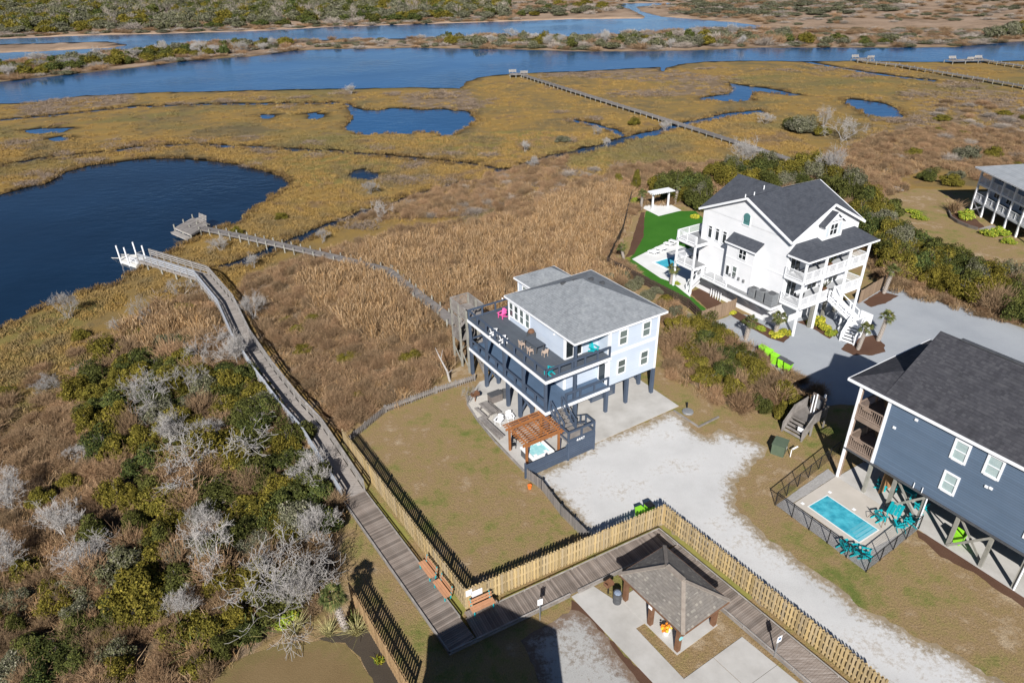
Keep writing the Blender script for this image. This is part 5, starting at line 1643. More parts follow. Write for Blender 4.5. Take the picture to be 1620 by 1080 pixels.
kerb(A0 + d1 * S0, A1, BZ)
kerb(A0 + d1 * S0 + n1 * BWD, A0 + d1 * 6.1 + n1 * BWD, BZ)
kerb(A0 + d1 * 9.4 + n1 * BWD, A0 + d1 * (L1 - 1.75) + n1 * BWD, BZ)
kerb(C0, C0 + e2 * 8.4, BZ)
kerb(C0 + e2 * 9.0, C0 + e2 * (L2 - 1.6), BZ)
kerb(C0 + e2 * 4.2 + n2 * 1.68, K, BZ)
kerb(K, K + e3 * 19, BZ)
kerb(K + e3 * 1.75 + n3 * 1.66, K + e3 * 19 + n3 * 1.66, BZ)
jm = MB().box(-.06, .06, -.06, .06, -.5, 0).mesh('support_post', dock_beam)
for i in range(8):
    for w in (.15, BWD - .15):
        c = A0 + d1 * (S0 + i * 2.2) + n1 * w
        inst(jm, 'support_post', BW, (c[0], c[1], BZ - .06))


def park_bench(loc, rot, label):
    t = thing('park_bench', label, 'bench', loc, rot, 'park benches on the boardwalk')
    for i in range(3): MB().box(-.8, .8, -.24 + i * .165, -.09 + i * .165, .42, .46).build('seat_slat', bench_tan, t)
    for i in range(2): MB().beam((-.8, .31 + i * .05, .60 + i * .19), (.8, .31 + i * .05, .60 + i * .19), .035, .165).build('back_slat', bench_tan, t)
    for x in (-.65, .65):
        MB().box(x - .03, x + .03, -.22, .25, .37, .42).box(x - .03, x + .03, -.22, -.16, 0, .37).beam((x, .22, 0), (x, .40, .95), .06, .06).build('leg', teal, t)
    return t


a1 = math.atan2(d1[1], d1[0])
for s, lab in ((6.9, 'tan slatted bench with teal legs, farther of the two along the first stretch of boardwalk'), (8.85, 'tan slatted bench with teal legs, nearer of the two along the first stretch of boardwalk')):
    c = A0 + d1 * s + n1 * (BWD + .05)
    park_bench((c[0], c[1], BZ), math.atan2(-n1[0], n1[1]) + 0 if False else math.atan2(d1[1], d1[0]), lab)
c = C0 + e2 * 3.05 + n2 * 1.72
park_bench((c[0], c[1], BZ), math.atan2(e2[1], e2[0]), 'tan slatted bench with teal legs below the white notices')


def post_sign(loc, rot, label, mark):
    t = thing('post_sign', label, 'sign', loc, rot)
    MB().box(-.03, .03, -.03, .03, -.1, 1.95).build('post', mid_grey, t)
    MB().box(-.17, .17, -.055, -.035, 1.42, 1.92).build('panel', plastic_white, t)
    if mark: MB().box(-.09, .09, -.062, -.0555, 1.62, 1.80).build('emblem', mat('sign_blue', [(.03, .12, .3), (.05, .16, .36)], 3., .5), t)
    else: MB().box(-.12, .12, -.062, -.0555, 1.70, 1.72).box(-.12, .08, -.062, -.0555, 1.62, 1.64).box(-.12, .1, -.062, -.0555, 1.54, 1.56).build('print', mat('print_red', [(.4, .1, .1), (.45, .14, .12)], 3., .6), t)


post_sign((*G(854, 980), 0), rad(20), 'white sign on a grey post between boardwalk and gravel lot', False)
post_sign((*G(1224.4, 1039), 0), rad(25), 'white sign with blue square on a post beside the concrete pad', True)

# ---- raised walk with handrails down to the kayak launch
RW = thing('raised_boardwalk', 'grey railed boardwalk climbing over the marsh to the kayak launch', 'boardwalk', (0, 0, 0))
cpx = [(229, 409, 1.0), (320, 437, 1.15), (358.5, 483, 1.05), (384, 538.5, .9), (418, 589.6, .7), (460.7, 645, .5), (495, 683, .4)]
cl = [np.array([*G(x, y, z), z]) for x, y, z in cpx]
join = A0 + d1 * S0 + n1 * (BWD / 2)
cl.append(np.array([join[0], join[1], BZ]))
pr2 = MB().box(-.5, .5, -.068, .068, -.04, 0).mesh('plank', mat('grey_plank', [(.17, .15, .135), (.25, .225, .205), (.34, .31, .285)], 1.5, .85, rnd=.2, stretch=(.8, 12, 12)))
RWW = 1.75
cnt = 0
rp = MB().box(-.055, .055, -.055, .055, -.35, 1.08).mesh('railing_post', pale_wood)
rest = MB()
for a, b in zip(cl, cl[1:]):
    L = float(np.hypot(*(b - a)[:2])); d = (b - a)[:2] / L; nn = np.array([-d[1], d[0]])
    n = int(L / .15)
    for i in range(n):
        c = a + (b - a) * ((i + .5) / n)
        if cnt < 300: inst(pr2, 'plank', RW, tuple(c), (0, 0, math.atan2(nn[1], nn[0])), (RWW, 1, 1))
        else:
            q = nn * RWW / 2
            rest.beam((c[0] - q[0], c[1] - q[1], c[2] - .02), (c[0] + q[0], c[1] + q[1], c[2] - .02), .138, .04)
        cnt += 1
    np_ = max(1, round(L / 1.55))
    for s in (-1, 1):
        o = np.array([*(nn * s * RWW / 2), 0])
        for i in range(np_ + 1):
            c = a + (b - a) * (i / np_) + o
            inst(rp, 'railing_post', RW, tuple(c), (0, 0, math.atan2(d[1], d[0])))
        for z, w, h in ((1.08, .15, .04), (.9, .04, .13), (.62, .04, .13), (.34, .04, .13)):
            MB().beam(tuple(a + o + (0, 0, z)), tuple(b + o + (0, 0, z)), w, h).build('rail', pale_wood if s > 0 else mat('shaded_rail_wood', [(.30, .32, .35), (.40, .42, .45)], 2., .8, rnd=.1), RW)  # left rails: blue-grey of skylit shade put into the wood colour
        MB().beam(tuple(a + o + (0, 0, -.15)), tuple(b + o + (0, 0, -.15)), .05, .22).build('rim_joist', weathered_x, RW)
    for i in range(max(1, int(L / 3))):
        c = a + (b - a) * ((i + .5) / max(1, int(L / 3)))
        for s in (-1, 1):
            q = c[:2] + nn * s * .7
            MB().cbox(q[0], q[1], -.8, .2, .2, c[2] + .7).build('piling', dock_beam, RW)
if rest.v:
    o = rest.build('planks', MATS['grey_plank'], RW); o['kind'] = 'stuff'
a, b = cl[0], cl[1]
d = (a - b)[:2] / np.hypot(*(a - b)[:2]); nn = np.array([-d[1], d[0]])
for z in (1.08, .62): MB().beam((*(a[:2] + nn * RWW / 2), a[2] + z), (*(a[:2] + nn * .1), a[2] + z), .1, .06).build('rail', pale_wood, RW)
# kayak launch
KL = thing('kayak_launch', 'white floating kayak launch with four tall poles at the end of the railed boardwalk', 'kayak launch', (a[0] + d[0] * 2.6, a[1] + d[1] * 2.6, ZW), math.atan2(d[1], d[0]))
cream = mat('cream_plastic', [(.62, .60, .54), (.72, .70, .65)], 2., .5)
MB().prism([(-2.0, -1.1), (1.9, -1.1), (2.6, -.5), (2.6, .5), (1.9, 1.1), (-2.0, 1.1)], -.2, .42).build('float', cream, KL)
MB().box(-1.9, 1.7, -.45, .45, .42, .46).build('deck_panel', mat('float_grey', [(.5, .5, .5), (.58, .58, .58)], 2., .6), KL)
for x, y, h in ((1.5, 1.15, 2.6), (-.4, 1.15, 2.7), (1.5, -1.15, 2.3), (-.6, -1.15, 2.2)):
    MB().cyl((x, y, -.8), (x, y, h), .1, n=10).build('pole', plastic_white, KL)
for y in (-.75, .75):
    MB().beam((2.3, y, .45), (5.4, y * .9, -.15), .07, .07).build('skid_rail', cream, KL)
for y in (-.35, .35): MB().beam((2.3, y, .3), (5.0, y, -.2), .16, .06).build('skid_board', cream, KL)
for x in (-2.0, -.7):
    MB().cyl((x, 1.0, .4), (x, 1.0, 1.3), .04, n=6).build('gangway_post', plastic_white, KL)
for z in (.8, 1.25): MB().beam((-2.4, 1.0, z), (-.6, 1.0, z), .05, .05).build('gangway_rail', plastic_white, KL)


# ---- plain walkways over the marsh
def walkway(name, label, pts, z, width, m, post_step=3., post_up=.35, rails=0., seg_planks=None, plank_obj=0):
    t = thing(name, label, 'walkway', (0, 0, 0))
    pw_ = [np.array(p) for p in pts]
    post = MB().box(-.075, .075, -.075, .075, -z - .7, post_up).mesh('post', dock_beam)
    km = MB().box(-.5, .5, -.068, .068, -.04, 0).mesh('plank', m)
    n_obj = 0
    for a, b in zip(pw_, pw_[1:]):
        L = float(np.hypot(*(b - a))); d = (b - a) / L; nn = np.array([-d[1], d[0]])
        mb = MB()
        pitch = .16 if plank_obj else .5
        n = int(L / pitch)
        for i in range(n):
            c = a + d * (i + .5) * (L / n)
            if n_obj < plank_obj:
                inst(km, 'plank', t, (c[0], c[1], z + R.uniform(-.006, .006)), (0, 0, math.atan2(nn[1], nn[0])), (width, 1.02, 1)); n_obj += 1
            else:
                q = nn * width / 2
                mb.beam((c[0] - q[0], c[1] - q[1], z - .02 + R.uniform(-.008, .008)), (c[0] + q[0], c[1] + q[1], z - .02), pitch - .03, .04)
        if mb.v:
            o = mb.build('planks', m, t); o['kind'] = 'stuff'
        for s in (-1, 1):
            q = nn * s * (width / 2 + .03)
            MB().beam((a[0] + q[0], a[1] + q[1], z - .14), (b[0] + q[0], b[1] + q[1], z - .14), .05, .2).build('stringer', m, t)
            k = max(1, round(L / post_step))
            for i in range(k + 1):
                c = a + d * (L * i / k) + nn * s * (width / 2 + .12)
                inst(post, 'post', t, (c[0], c[1], z))
            if rails:
                MB().beam((a[0] + q[0], a[1] + q[1], z + rails), (b[0] + q[0], b[1] + q[1], z + rails), .09, .05).build('rail', m, t)
    return t


def dock_bench(loc, rot, label, m, w=2.2):
    t = thing('dock_bench', label, 'bench', loc, rot)
    for i in range(3): MB().box(-w / 2, w / 2, -.3 + i * .17, -.15 + i * .17, .4, .45).build('seat_board', m, t)
    for i in range(4): MB().beam((-w / 2, .28 + i * .05, .52 + i * .17), (w / 2, .28 + i * .05, .52 + i * .17), .03, .15).build('back_board', m, t)
    for x in (-w / 2 + .1, 0, w / 2 - .1):
        MB().box(x - .04, x + .04, -.28, .25, 0, .4).build('leg', m, t)
        MB().beam((x, .24, .3), (x, .46, 1.15), .07, .07).build('leg', m, t)
    return t


wk = walkway('dock_walkway', 'weathered grey plank walkway from the stair tower to the square pond dock', [G(x, y, .8) for x, y in ((306, 357), (385, 373), (470, 392), (550, 410), (613, 426), (650, 455), (716, 506), (726, 515))], .8, 1.15, weathered, 1.9, plank_obj=300)
pdx = GP([(276, 360), (302, 371), (331, 352), (305, 344)], .85)
PDK = thing('pond_dock', 'square grey wooden dock platform with a lower step at the pond edge', 'dock', (0, 0, 0))
o_, x_, y_ = np.array(pdx[0]), np.array(pdx[1]) - np.array(pdx[0]), np.array(pdx[3]) - np.array(pdx[0])
for i in range(22):
    a = o_ + x_ * (i + .5) / 22; b = a + y_
    MB().beam((*a, .83), (*b, .83), np.hypot(*x_) / 22 - .02, .04).build('plank', weathered_x, PDK)
for fx in (0, .5, 1):
    for fy in (0, .5, 1):
        c = o_ + x_ * fx + y_ * fy
        MB().cbox(c[0], c[1], -1.2, .18, .18, 2.0 + (.55 if fx == 0 else 0)).build('piling', dock_beam, PDK)
for s0, s1 in (((0, 0), (1, 0)), ((0, 1), (1, 1)), ((0, 0), (0, 1)), ((1, 0), (1, 1))):
    a = o_ + x_ * s0[0] + y_ * s0[1]; b = o_ + x_ * s1[0] + y_ * s1[1]
    MB().beam((*a, .68), (*b, .68), .06, .24).build('rim_joist', pale_wood, PDK)
dn = -y_ / np.hypot(*y_)
a = o_ + dn * .55; b = o_ + x_ + dn * .55
MB().beam((*a, .42), (*b, .42), .8, .06).build('lower_step', pale_wood, PDK)
MB().beam((*(a + dn * .4), .3), (*(b + dn * .4), .3), .06, .2).build('rim_joist', pale_wood, PDK)
bc = o_ + x_ * .62 + y_ * .93
dock_bench((bc[0], bc[1], .85), math.atan2(x_[1], x_[0]), 'grey high backed bench on the pond dock', pale_wood)

walkway('marsh_walkway', 'long straight walkway crossing the golden marsh to the creek', [G(x, y, .8) for x, y in ((827, 118), (900, 141), (1000, 172), (1100, 203), (1200, 235), (1285, 263))], .8, 1.5, weathered, 2.6, .05)
walkway('marsh_walkway', 'far walkway crossing the marsh with posts, ending in benches at the creek', [G(x, y, .9) for x, y in ((1360, 95), (1420, 102), (1480, 112), (1560, 125), (1640, 139), (1720, 152))], .9, 1.5, weathered, 3.2, .35)
walkway('marsh_walkway', 'short far walkway leading off behind the creek platform', [G(x, y, .9) for x, y in ((1556, 95), (1620, 104), (1700, 114))], .9, 1.5, weathered, 2.8, .3)
for px, w_, d_, lab, short in (((820, 117), 5.5, 4., 'small creek platform at the end of the long straight walkway', 'small creek platform'), ((1365, 93), 6., 4., 'creek platform at the end of the far walkway', 'far walkway platform'), ((1531, 95), 13., 4.5, 'long grey creek platform by the far shore', 'long creek platform')):
    p = G(*px, .9)
    t_ = thing('creek_platform', lab, 'platform', (p[0], p[1], 0), rad(3))
    for i in range(int(w_ / .5)): MB().box(-w_ / 2 + i * .5, -w_ / 2 + i * .5 + .46, -d_ / 2, d_ / 2, .84, .9).build('plank', weathered_x, t_)
    for x in np.linspace(-w_ / 2, w_ / 2, 4):
        for y in (-d_ / 2, d_ / 2): MB().cbox(x, y, -1.2, .2, .2, 2.05).build('piling', dock_beam, t_)
    for k, x in enumerate(np.linspace(-w_ / 3, w_ / 3, 2 if w_ < 10 else 3)):
        dock_bench((p[0] + x, p[1] + (1.3 if k % 2 == 0 else -1.), .9), rad(0 if k % 2 == 0 else 180), 'pale bench on the %s, %s' % (short, ('nearest its west end', 'in its other half', 'nearest its east end')[k]), pale_wood, 2.4)

# ---- utility things near the drive
ub = thing('utility_box', 'green metal utility transformer box on the grass', 'utility box', (*G(1232, 714), 0), rad(55))
MB().box(-.62, .62, -.5, .5, 0, .95).build('cabinet', utility_green, ub)
MB().slab([(-.65, -.54, 1.0), (.65, -.54, 1.0), (.65, .54, 1.0), (-.65, .54, 1.0)], .07).build('lid', utility_green, ub)
MB().box(.2, .4, -.505, -.5, .3, .5).build('label_plate', trim_white, ub)
MB().box(-.02, .02, -.52, -.5, .1, .9).build('door_seam', dark_grey, ub)
mk = thing('marker_post', 'short white marker stake beside the green utility box', 'marker', (*G(1250, 722), 0))
MB().cyl((0, 0, 0), (0, 0, .7), .04).build('stake', trim_white, mk)
MB().beam((.2, .3, .5), (.7, .5, .62), .12, .05).build('cap', trim_white, mk)
up = thing('utility_platform', 'weathered wooden steps and platform carrying grey electrical boxes', 'platform', (*G(1252, 690), 0), rad(36))
MB().box(1.2, 3.2, -.95, .95, 1.15, 1.25).build('deck', weathered_x, up)
for i in range(5): MB().box(.0 + i * .25, .27 + i * .25, -.85, .85, .18 + i * .21, .23 + i * .21).build('tread', weathered_x, up)
for y in (-.92, .92):
    MB().beam((0, y, .1), (1.3, y, 1.15), .05, .26).build('stringer', weathered_x, up)
    MB().beam((-.05, y, 1.0), (1.25, y, 2.15), .09, .06).build('handrail', weathered_x, up)
    MB().box(1.25, 3.2, y - .04, y + .04, 2.12, 2.18).build('handrail', weathered_x, up)
    mb = MB()
    for i in range(9):
        x = .02 + i * .15; mb.box(x, x + .12, y - .02, y + .02, .3 + i * .125, 1.05 + i * .13)
    for i in range(13): mb.box(1.3 + i * .145, 1.42 + i * .145, y - .02, y + .02, 1.25, 2.14)
    o = mb.build('balusters', weathered_x, up); o['kind'] = 'stuff'
    for x, h in ((0, 1.0), (1.25, 2.2), (3.15, 2.2)): MB().cbox(x, y, 0, .11, .11, h).build('post', weathered_x, up)
MB().box(3.0, 3.1, -.7, .5, 1.4, 2.9).build('panel_board', mat('board_brown', [(.14, .11, .095), (.19, .155, .135)], 2., .8), up)
MB().cyl((2.6, -.1, 1.25), (2.6, -.1, 3.2), .06).cyl((2.6, .15, 1.25), (2.6, .15, 3.0), .05).build('conduit', trim_white, up)
MB().box(2.75, 3.0, -.5, -.1, 1.8, 2.6).build('meter_box', mid_grey, up)
MB().box(2.8, 3.0, .2, .5, 2.0, 2.6).build('meter_box', dark_grey, up)
MB().cyl((3.1, -.5, 2.9), (3.1, -.5, 3.15), .09).build('lamp', trim_white, up)
MB().box(.15, .2, -.80, -.3, .75, 1.15).build('sign', plastic_white, up)
oc = thing('orange_bucket', 'small orange bucket beside the low picket fence', 'bucket', (*G(838, 772), 0))
MB().lathe([(.13, 0), (.17, .3), (.18, .31), (.15, .31)], n=12).build('pail', orange, oc)
MB().cyl((-.17, 0, .3), (.17, 0, .3), .012, n=5).build('handle', mid_grey, oc)
# house behind the viewpoint whose shadow reaches the boardwalk corner
SH = thing('beach_house', 'house out of frame whose shadow falls across the boardwalk corner and gravel lot', 'house', (-3.2, 16.0), rad(2))
MB().box(-3.6, 3.6, -14, -.3, 0, 8.0).face((-3.6, -.3, 8), (3.6, -.3, 8), (0, -.3, 9.5)).face((-3.6, -14, 8), (3.6, -14, 8), (0, -14, 9.5)).build('wall', grey_siding, SH)
sr_ = MB()
sr_.slab([(-3.9, 0, 7.95), (0, 0, 9.6), (0, -14.4, 9.6), (-3.9, -14.4, 7.95)], .15)
sr_.slab([(3.9, 0, 7.95), (3.9, -14.4, 7.95), (0, -14.4, 9.6), (0, 0, 9.6)], .15)
sr_.build('roof', dark_roof, SH)
for a in (-2, 2): window(SH, 'B', -.3, a, 3.6, 1.0, 1.4)

# ------------------------------------------------------------------ vegetation prototypes
def rand_dirs(rs, n):
    v = rs.normal(size=(n, 3))
    return v / np.linalg.norm(v, axis=1)[:, None]


def quads(c, nrm, size, rs, aspect=1.6):
    """leaf quads at centres c facing nrm"""
    n = len(c)
    r = rand_dirs(rs, n)
    a = np.cross(nrm, r); a /= np.linalg.norm(a, axis=1)[:, None] + 1e-9
    b = np.cross(nrm, a)
    a = a * (size * aspect / 2)[:, None]; b = b * (size / 2)[:, None]
    V = np.stack([c - a, c - b * .9, c + a, c + b * .9], 1).reshape(-1, 3)
    return V, np.arange(n * 4).reshape(-1, 4)


def crown_mesh(name, m, seed, n=11000, lumps=30, leafsize=.052, squash=.75, shape='round', low=.12):
    """crown of radius about 1 made of leaf quads spread through clumps"""
    rs = np.random.RandomState(seed)
    if shape == 'cone':
        z = rs.rand(lumps); rr = (1 - z) * .6 + .12
        a = rs.rand(lumps) * 6.28
        cc = np.stack([np.cos(a) * rr * .8, np.sin(a) * rr * .8, .25 + z * 1.6], 1)
        lr = .28 + .2 * (1 - z)
    else:
        d = rand_dirs(rs, lumps); d[:, 2] = np.abs(d[:, 2]) * squash
        cc = d * rs.uniform(.3, .86, (lumps, 1)); cc[:, 2] += low + .06
        lr = rs.uniform(.16, .36, lumps)
    li = rs.randint(0, lumps, n)
    dd = rand_dirs(rs, n); dd[:, 2] = dd[:, 2] * .8 + .12
    rad_ = np.where(rs.rand(n) < .75, rs.uniform(.8, 1.12, n), rs.uniform(.3, .8, n))
    c = cc[li] + dd * (lr[li] * rad_)[:, None]
    k = c[:, 2] > .03
    c, dd = c[k], dd[k]
    tone = np.clip(rs.rand(lumps)[li[k]] * .8 + rs.rand(len(c)) * .2, 0, 1)
    nrm = dd * .7 + rand_dirs(rs, len(c)) * .8 + np.array([0, 0, .35])
    nrm /= np.linalg.norm(nrm, axis=1)[:, None]
    V, Fq = quads(c, nrm, leafsize * rs.uniform(.6, 1.5, len(c)), rs)
    me = np_mesh(name, V, Fq, m)
    at = me.attributes.new('tone', 'FLOAT', 'POINT'); at.data.foreach_set('value', np.repeat(tone, 4).astype(np.float32))
    return me


def tubes(segs, sides=4):
    """segs: array (n, 8): p, q, r0, r1 -> verts, quad faces"""
    S = np.asarray(segs, float)
    p, q, r0, r1 = S[:, :3], S[:, 3:6], S[:, 6], S[:, 7]
    d = q - p; d /= np.linalg.norm(d, axis=1)[:, None] + 1e-9
    up = np.where(np.abs(d[:, 2:3]) < .9, np.array([[0, 0, 1.]]), np.array([[1., 0, 0]]))
    a = np.cross(d, up); a /= np.linalg.norm(a, axis=1)[:, None]
    b = np.cross(a, d)
    V = []
    for e, r in ((p, r0), (q, r1)):
        for i in range(sides):
            t_ = 2 * math.pi * i / sides
            V.append(e + (a * math.cos(t_) + b * math.sin(t_)) * r[:, None])
    V = np.stack(V, 1)
    n = len(S); st = 2 * sides
    base = (np.arange(n) * st)[:, None]
    Fq = np.concatenate([base + np.array([[i, (i + 1) % sides, sides + (i + 1) % sides, sides + i]]) for i in range(sides)])
    return V.reshape(-1, 3), Fq


def grow(rs, p, d, L, r, lvl, maxl, out, spread=.6, up=.12, nb=(2, 4), crook=.25):
    k = 3 if lvl < 4 else 2
    if len(out) > 7000: return
    for i in range(k):
        d = d + rs.normal(size=3) * crook * (.6 if lvl == 0 else 1); d[2] += up * .4
        d /= np.linalg.norm(d)
        q = p + d * L / k
        r1 = r * (.86 if i < k - 1 else .75)
        out.append((*p, *q, r, r1))
        if lvl < maxl and (i > 0 or lvl > 1):
            for _ in range(rs.randint(1, 3) if lvl < 3 else 1):
                e = d + rs.normal(size=3) * spread; e[2] += up; e /= np.linalg.norm(e)
                grow(rs, q, e, L * rs.uniform(.5, .78), r1 * rs.uniform(.45, .65), lvl + 1, maxl, out, spread, up, nb, crook)
        p, r = q, r1


def bare_tree_mesh(name, m, seed, lean=.4, levels=4, stems=2, r0=.06, up=.1, spread=.65):
    """leafless tree about 1 high"""
    rs = np.random.RandomState(seed)
    out = []
    for s in range(stems):
        d = np.array([rs.normal() * lean, rs.normal() * lean, 1.]); d /= np.linalg.norm(d)
        grow(rs, np.array([rs.normal() * .05, rs.normal() * .05, -.05]), d, .5, r0, 0, levels, out, spread, up)
    S = np.array(out)
    S[:, 6:] = np.maximum(S[:, 6:], .0024)
    V, Fq = tubes(S, 4)
    return np_mesh(name, V, Fq, m)


def twig_mesh(name, m, seed, n=300, spread=.9, r=.011, h=1.):
    """dome of fine bare twigs, radius and height about 1"""
    rs = np.random.RandomState(seed)
    out = []
    for i in range(n):
        a = rs.rand() * 6.28; tl = rs.beta(1.3, 1.5) * spread
        d = np.array([math.cos(a) * math.sin(tl * 1.4), math.sin(a) * math.sin(tl * 1.4), math.cos(tl * 1.4) * h]);
        p0 = np.array([math.cos(a), math.sin(a), 0]) * rs.rand() * .3
        L = rs.uniform(.55, 1.02)
        mid = p0 + d * L * .55 + rs.normal(size=3) * .05
        end = mid + (d + rs.normal(size=3) * .35) * L * .45
        out.append((*p0, *mid, r * 1.3, r)); out.append((*mid, *end, r, r * .6))
        for _ in range(3):
            e = mid + (end - mid) * rs.rand()
            out.append((*e, *(e + (d + rs.normal(size=3) * .7) * .18), r * .7, r * .5))
    S = np.array(out); S[:, 2] = np.maximum(S[:, 2], 0); S[:, 5] = np.maximum(S[:, 5], .02)
    V, Fq = tubes(S, 3)
    return np_mesh(name, V, Fq, m)


def blades_mesh(name, m, seed, n=60, h=1., w=.03, spread=.5, lean=.25, plume=0.):
    """clump of upright blades of height about h"""
    rs = np.random.RandomState(seed)
    a = rs.rand(n) * 6.28; rr = np.sqrt(rs.rand(n)) * spread
    b = np.stack([np.cos(a) * rr, np.sin(a) * rr, np.zeros(n) - .03], 1)
    hh = h * rs.uniform(.6, 1.1, n)
    l1 = rs.normal(size=(n, 2)) * lean
    mid = b + np.c_[l1 * hh[:, None] * .35, hh * .6]
    tip = b + np.c_[l1 * hh[:, None] * 1.0, hh * .98]
    t_ = rs.rand(n) * 3.14
    sd = np.stack([np.cos(t_), np.sin(t_), np.zeros(n)], 1)
    ww = (w * rs.uniform(.6, 1.3, n))[:, None]
    V = np.stack([b - sd * ww * .6, b + sd * ww * .6, mid + sd * ww, mid - sd * ww, tip + sd * (ww * .3 + plume), tip - sd * (ww * .3 + plume)], 1).reshape(-1, 3)
    i = (np.arange(n) * 6)[:, None]
    Fq = np.concatenate([i + np.array([[0, 1, 2, 3]]), i + np.array([[3, 2, 4, 5]])])
    return np_mesh(name, V, Fq, m)


crowns = {
    'dark': [crown_mesh('crown', leaf_dark, s) for s in (1, 2, 3)],
    'olive': [crown_mesh('crown', leaf_olive, s) for s in (4, 5, 6)],
    'grey': [crown_mesh('crown', leaf_grey, s, leafsize=.046) for s in (7, 8, 9)],
    'bright': [crown_mesh('crown', leaf_bright, 10, n=3500, leafsize=.09), crown_mesh('crown', leaf_yellow, 11, n=3500, leafsize=.09)],
    'cone': [crown_mesh('crown', leaf_dark, 12, shape='cone', lumps=20), crown_mesh('crown', leaf_olive, 13, shape='cone', lumps=20)],
    'dfar': [crown_mesh('crown', leaf_dark, 14, n=3600, leafsize=.085), crown_mesh('crown', leaf_olive, 15, n=3600, leafsize=.085)],
    'gfar': [crown_mesh('crown', leaf_grey, 16, n=3600, leafsize=.08), crown_mesh('crown', leaf_grey, 17, n=3600, leafsize=.08)],
}
trunks = [bare_tree_mesh('trunk', bark, s, lean=.25, levels=2, stems=3, r0=.05, up=.2) for s in (1, 2)]
bares = [bare_tree_mesh('branches', dead_bark, s, levels=5, stems=st, r0=r0, lean=.55, up=.1, spread=.7) for s, st, r0 in ((3, 3, .019), (4, 4, .017), (5, 3, .02), (6, 3, .02))]
bares_up = []
twigs_g = [twig_mesh('twigs', twig_grey, s) for s in (1, 2)]
twigs_b = [twig_mesh('twigs', twig_brown, s) for s in (3, 4, 5)]
bares_up = [bare_tree_mesh('branches', dead_bark, s, levels=5, stems=7, r0=.014, lean=.42, up=.22, spread=.5) for s in (8, 9, 10)]
twigs_far = [twig_mesh('twigs', twig_grey, 6, n=140, r=.016), twig_mesh('twigs', twig_brown, 7, n=140, r=.016)]


KN = {'dark': 'evergreen_shrub', 'olive': 'olive_shrub', 'grey': 'sage_shrub', 'dfar': 'island_shrub', 'gfar': 'sage_scrub', 'cone': 'cedar_tree', 'bright': 'leafy_shrub'}


def bush(loc, r, h, kind, label, group=None, rs=R, trunk=True, name=None, cat='shrub'):
    name = name or KN[kind]
    t = thing(name, label, cat, loc, rs.uniform(0, 6.28), group)
    me = rs.choice(crowns[kind])
    zs = h / (1.25 if kind != 'cone' else 2.0)
    inst(me, 'crown', t, (0, 0, h * .06), scale=(r, r * rs.uniform(.88, 1.12), zs))
    if trunk: inst(rs.choice(trunks), 'trunk', t, scale=(r * .8, r * .8, h * .8))
    return t


def bare(loc, h, w, label, group=None, up=False, rs=R, name='bare_tree', cat='tree', me=None):
    t = thing(name, label, cat, loc, rs.uniform(0, 6.28), group)
    k = .95 if up else 1.25
    inst(me or rs.choice(bares_up if up else bares), 'branches', t, scale=(w * k, w * k, h * (1.0 if up else 1.3)))
    return t


def twig(loc, r, h, pool, label, group=None, rs=R):
    t = inst(rs.choice(pool), 'brush_shrub', None, (*loc, 0) if len(loc) == 2 else loc, (0, 0, rs.uniform(0, 6.28)), (r, r, h))
    return tag(t, label, 'shrub', group)


# ------------------------------------------------------------------ palms
def palm_meshes(seed, trunk_h, tr=.16, frond=1.0, n=30):
    rs = np.random.RandomState(seed)
    tk = MB()
    prof = []
    z = 0
    i = 0
    while z < trunk_h:
        prof.append((tr * (1.12 if i % 2 else .95) * (1.15 - .2 * z / trunk_h), z)); z += .09; i += 1
    tk.lathe(prof, n=10)
    # old leaf bases criss-cross the trunk
    for k in range(int(trunk_h / .14)):
        for j in range(5):
            a = j * 1.257 + k * .63; zz = .1 + k * .14
            tk.beam((tr * .8 * math.cos(a), tr * .8 * math.sin(a), zz), (tr * 1.55 * math.cos(a), tr * 1.55 * math.sin(a), zz + .16), .09, .03)
    V, Fq = [], []
    for k in range(n):
        a = k * 2.4 + rs.normal() * .2
        el = rs.uniform(-.55, 1.35)
        d = np.array([math.cos(a) * math.cos(el), math.sin(a) * math.cos(el), math.sin(el)])
        L = frond * rs.uniform(.75, 1.05)
        p0 = np.array([0, 0, trunk_h - .03]); p1 = p0 + d * L * .5 + np.array([0, 0, .06])
        sd = np.cross(d, [0, 0, 1]); sd /= np.linalg.norm(sd) + 1e-9
        upv = np.cross(sd, d)
        b = len(V)
        V += [p0 - sd * .02, p0 + sd * .02, p1 + sd * .015, p1 - sd * .015]; Fq.append((b, b + 1, b + 2, b + 3))
        for j in range(13):
            th = (j - 6) / 6 * 1.45
            e = d * math.cos(th) + sd * math.sin(th)
            ll = L * .55 * (1 - .25 * abs(j - 6) / 6)
            mid = p1 + e * ll * .55 + upv * .03
            tip = p1 + e * ll - np.array([0, 0, .16 * ll + .12 * max(0, math.cos(el))])
            w_ = np.cross(e, upv) * .035
            b = len(V)
            V += [p1 - w_ * .3, p1 + w_ * .3, mid + w_, mid - w_]; Fq.append((b, b + 1, b + 2, b + 3))
            b = len(V)
            V += [mid - w_, mid + w_, tip + w_ * .15, tip - w_ * .15]; Fq.append((b, b + 1, b + 2, b + 3))
    return tk.mesh('trunk', palm_trunk), np_mesh('fronds', np.array(V), np.array(Fq), leaf_palm)


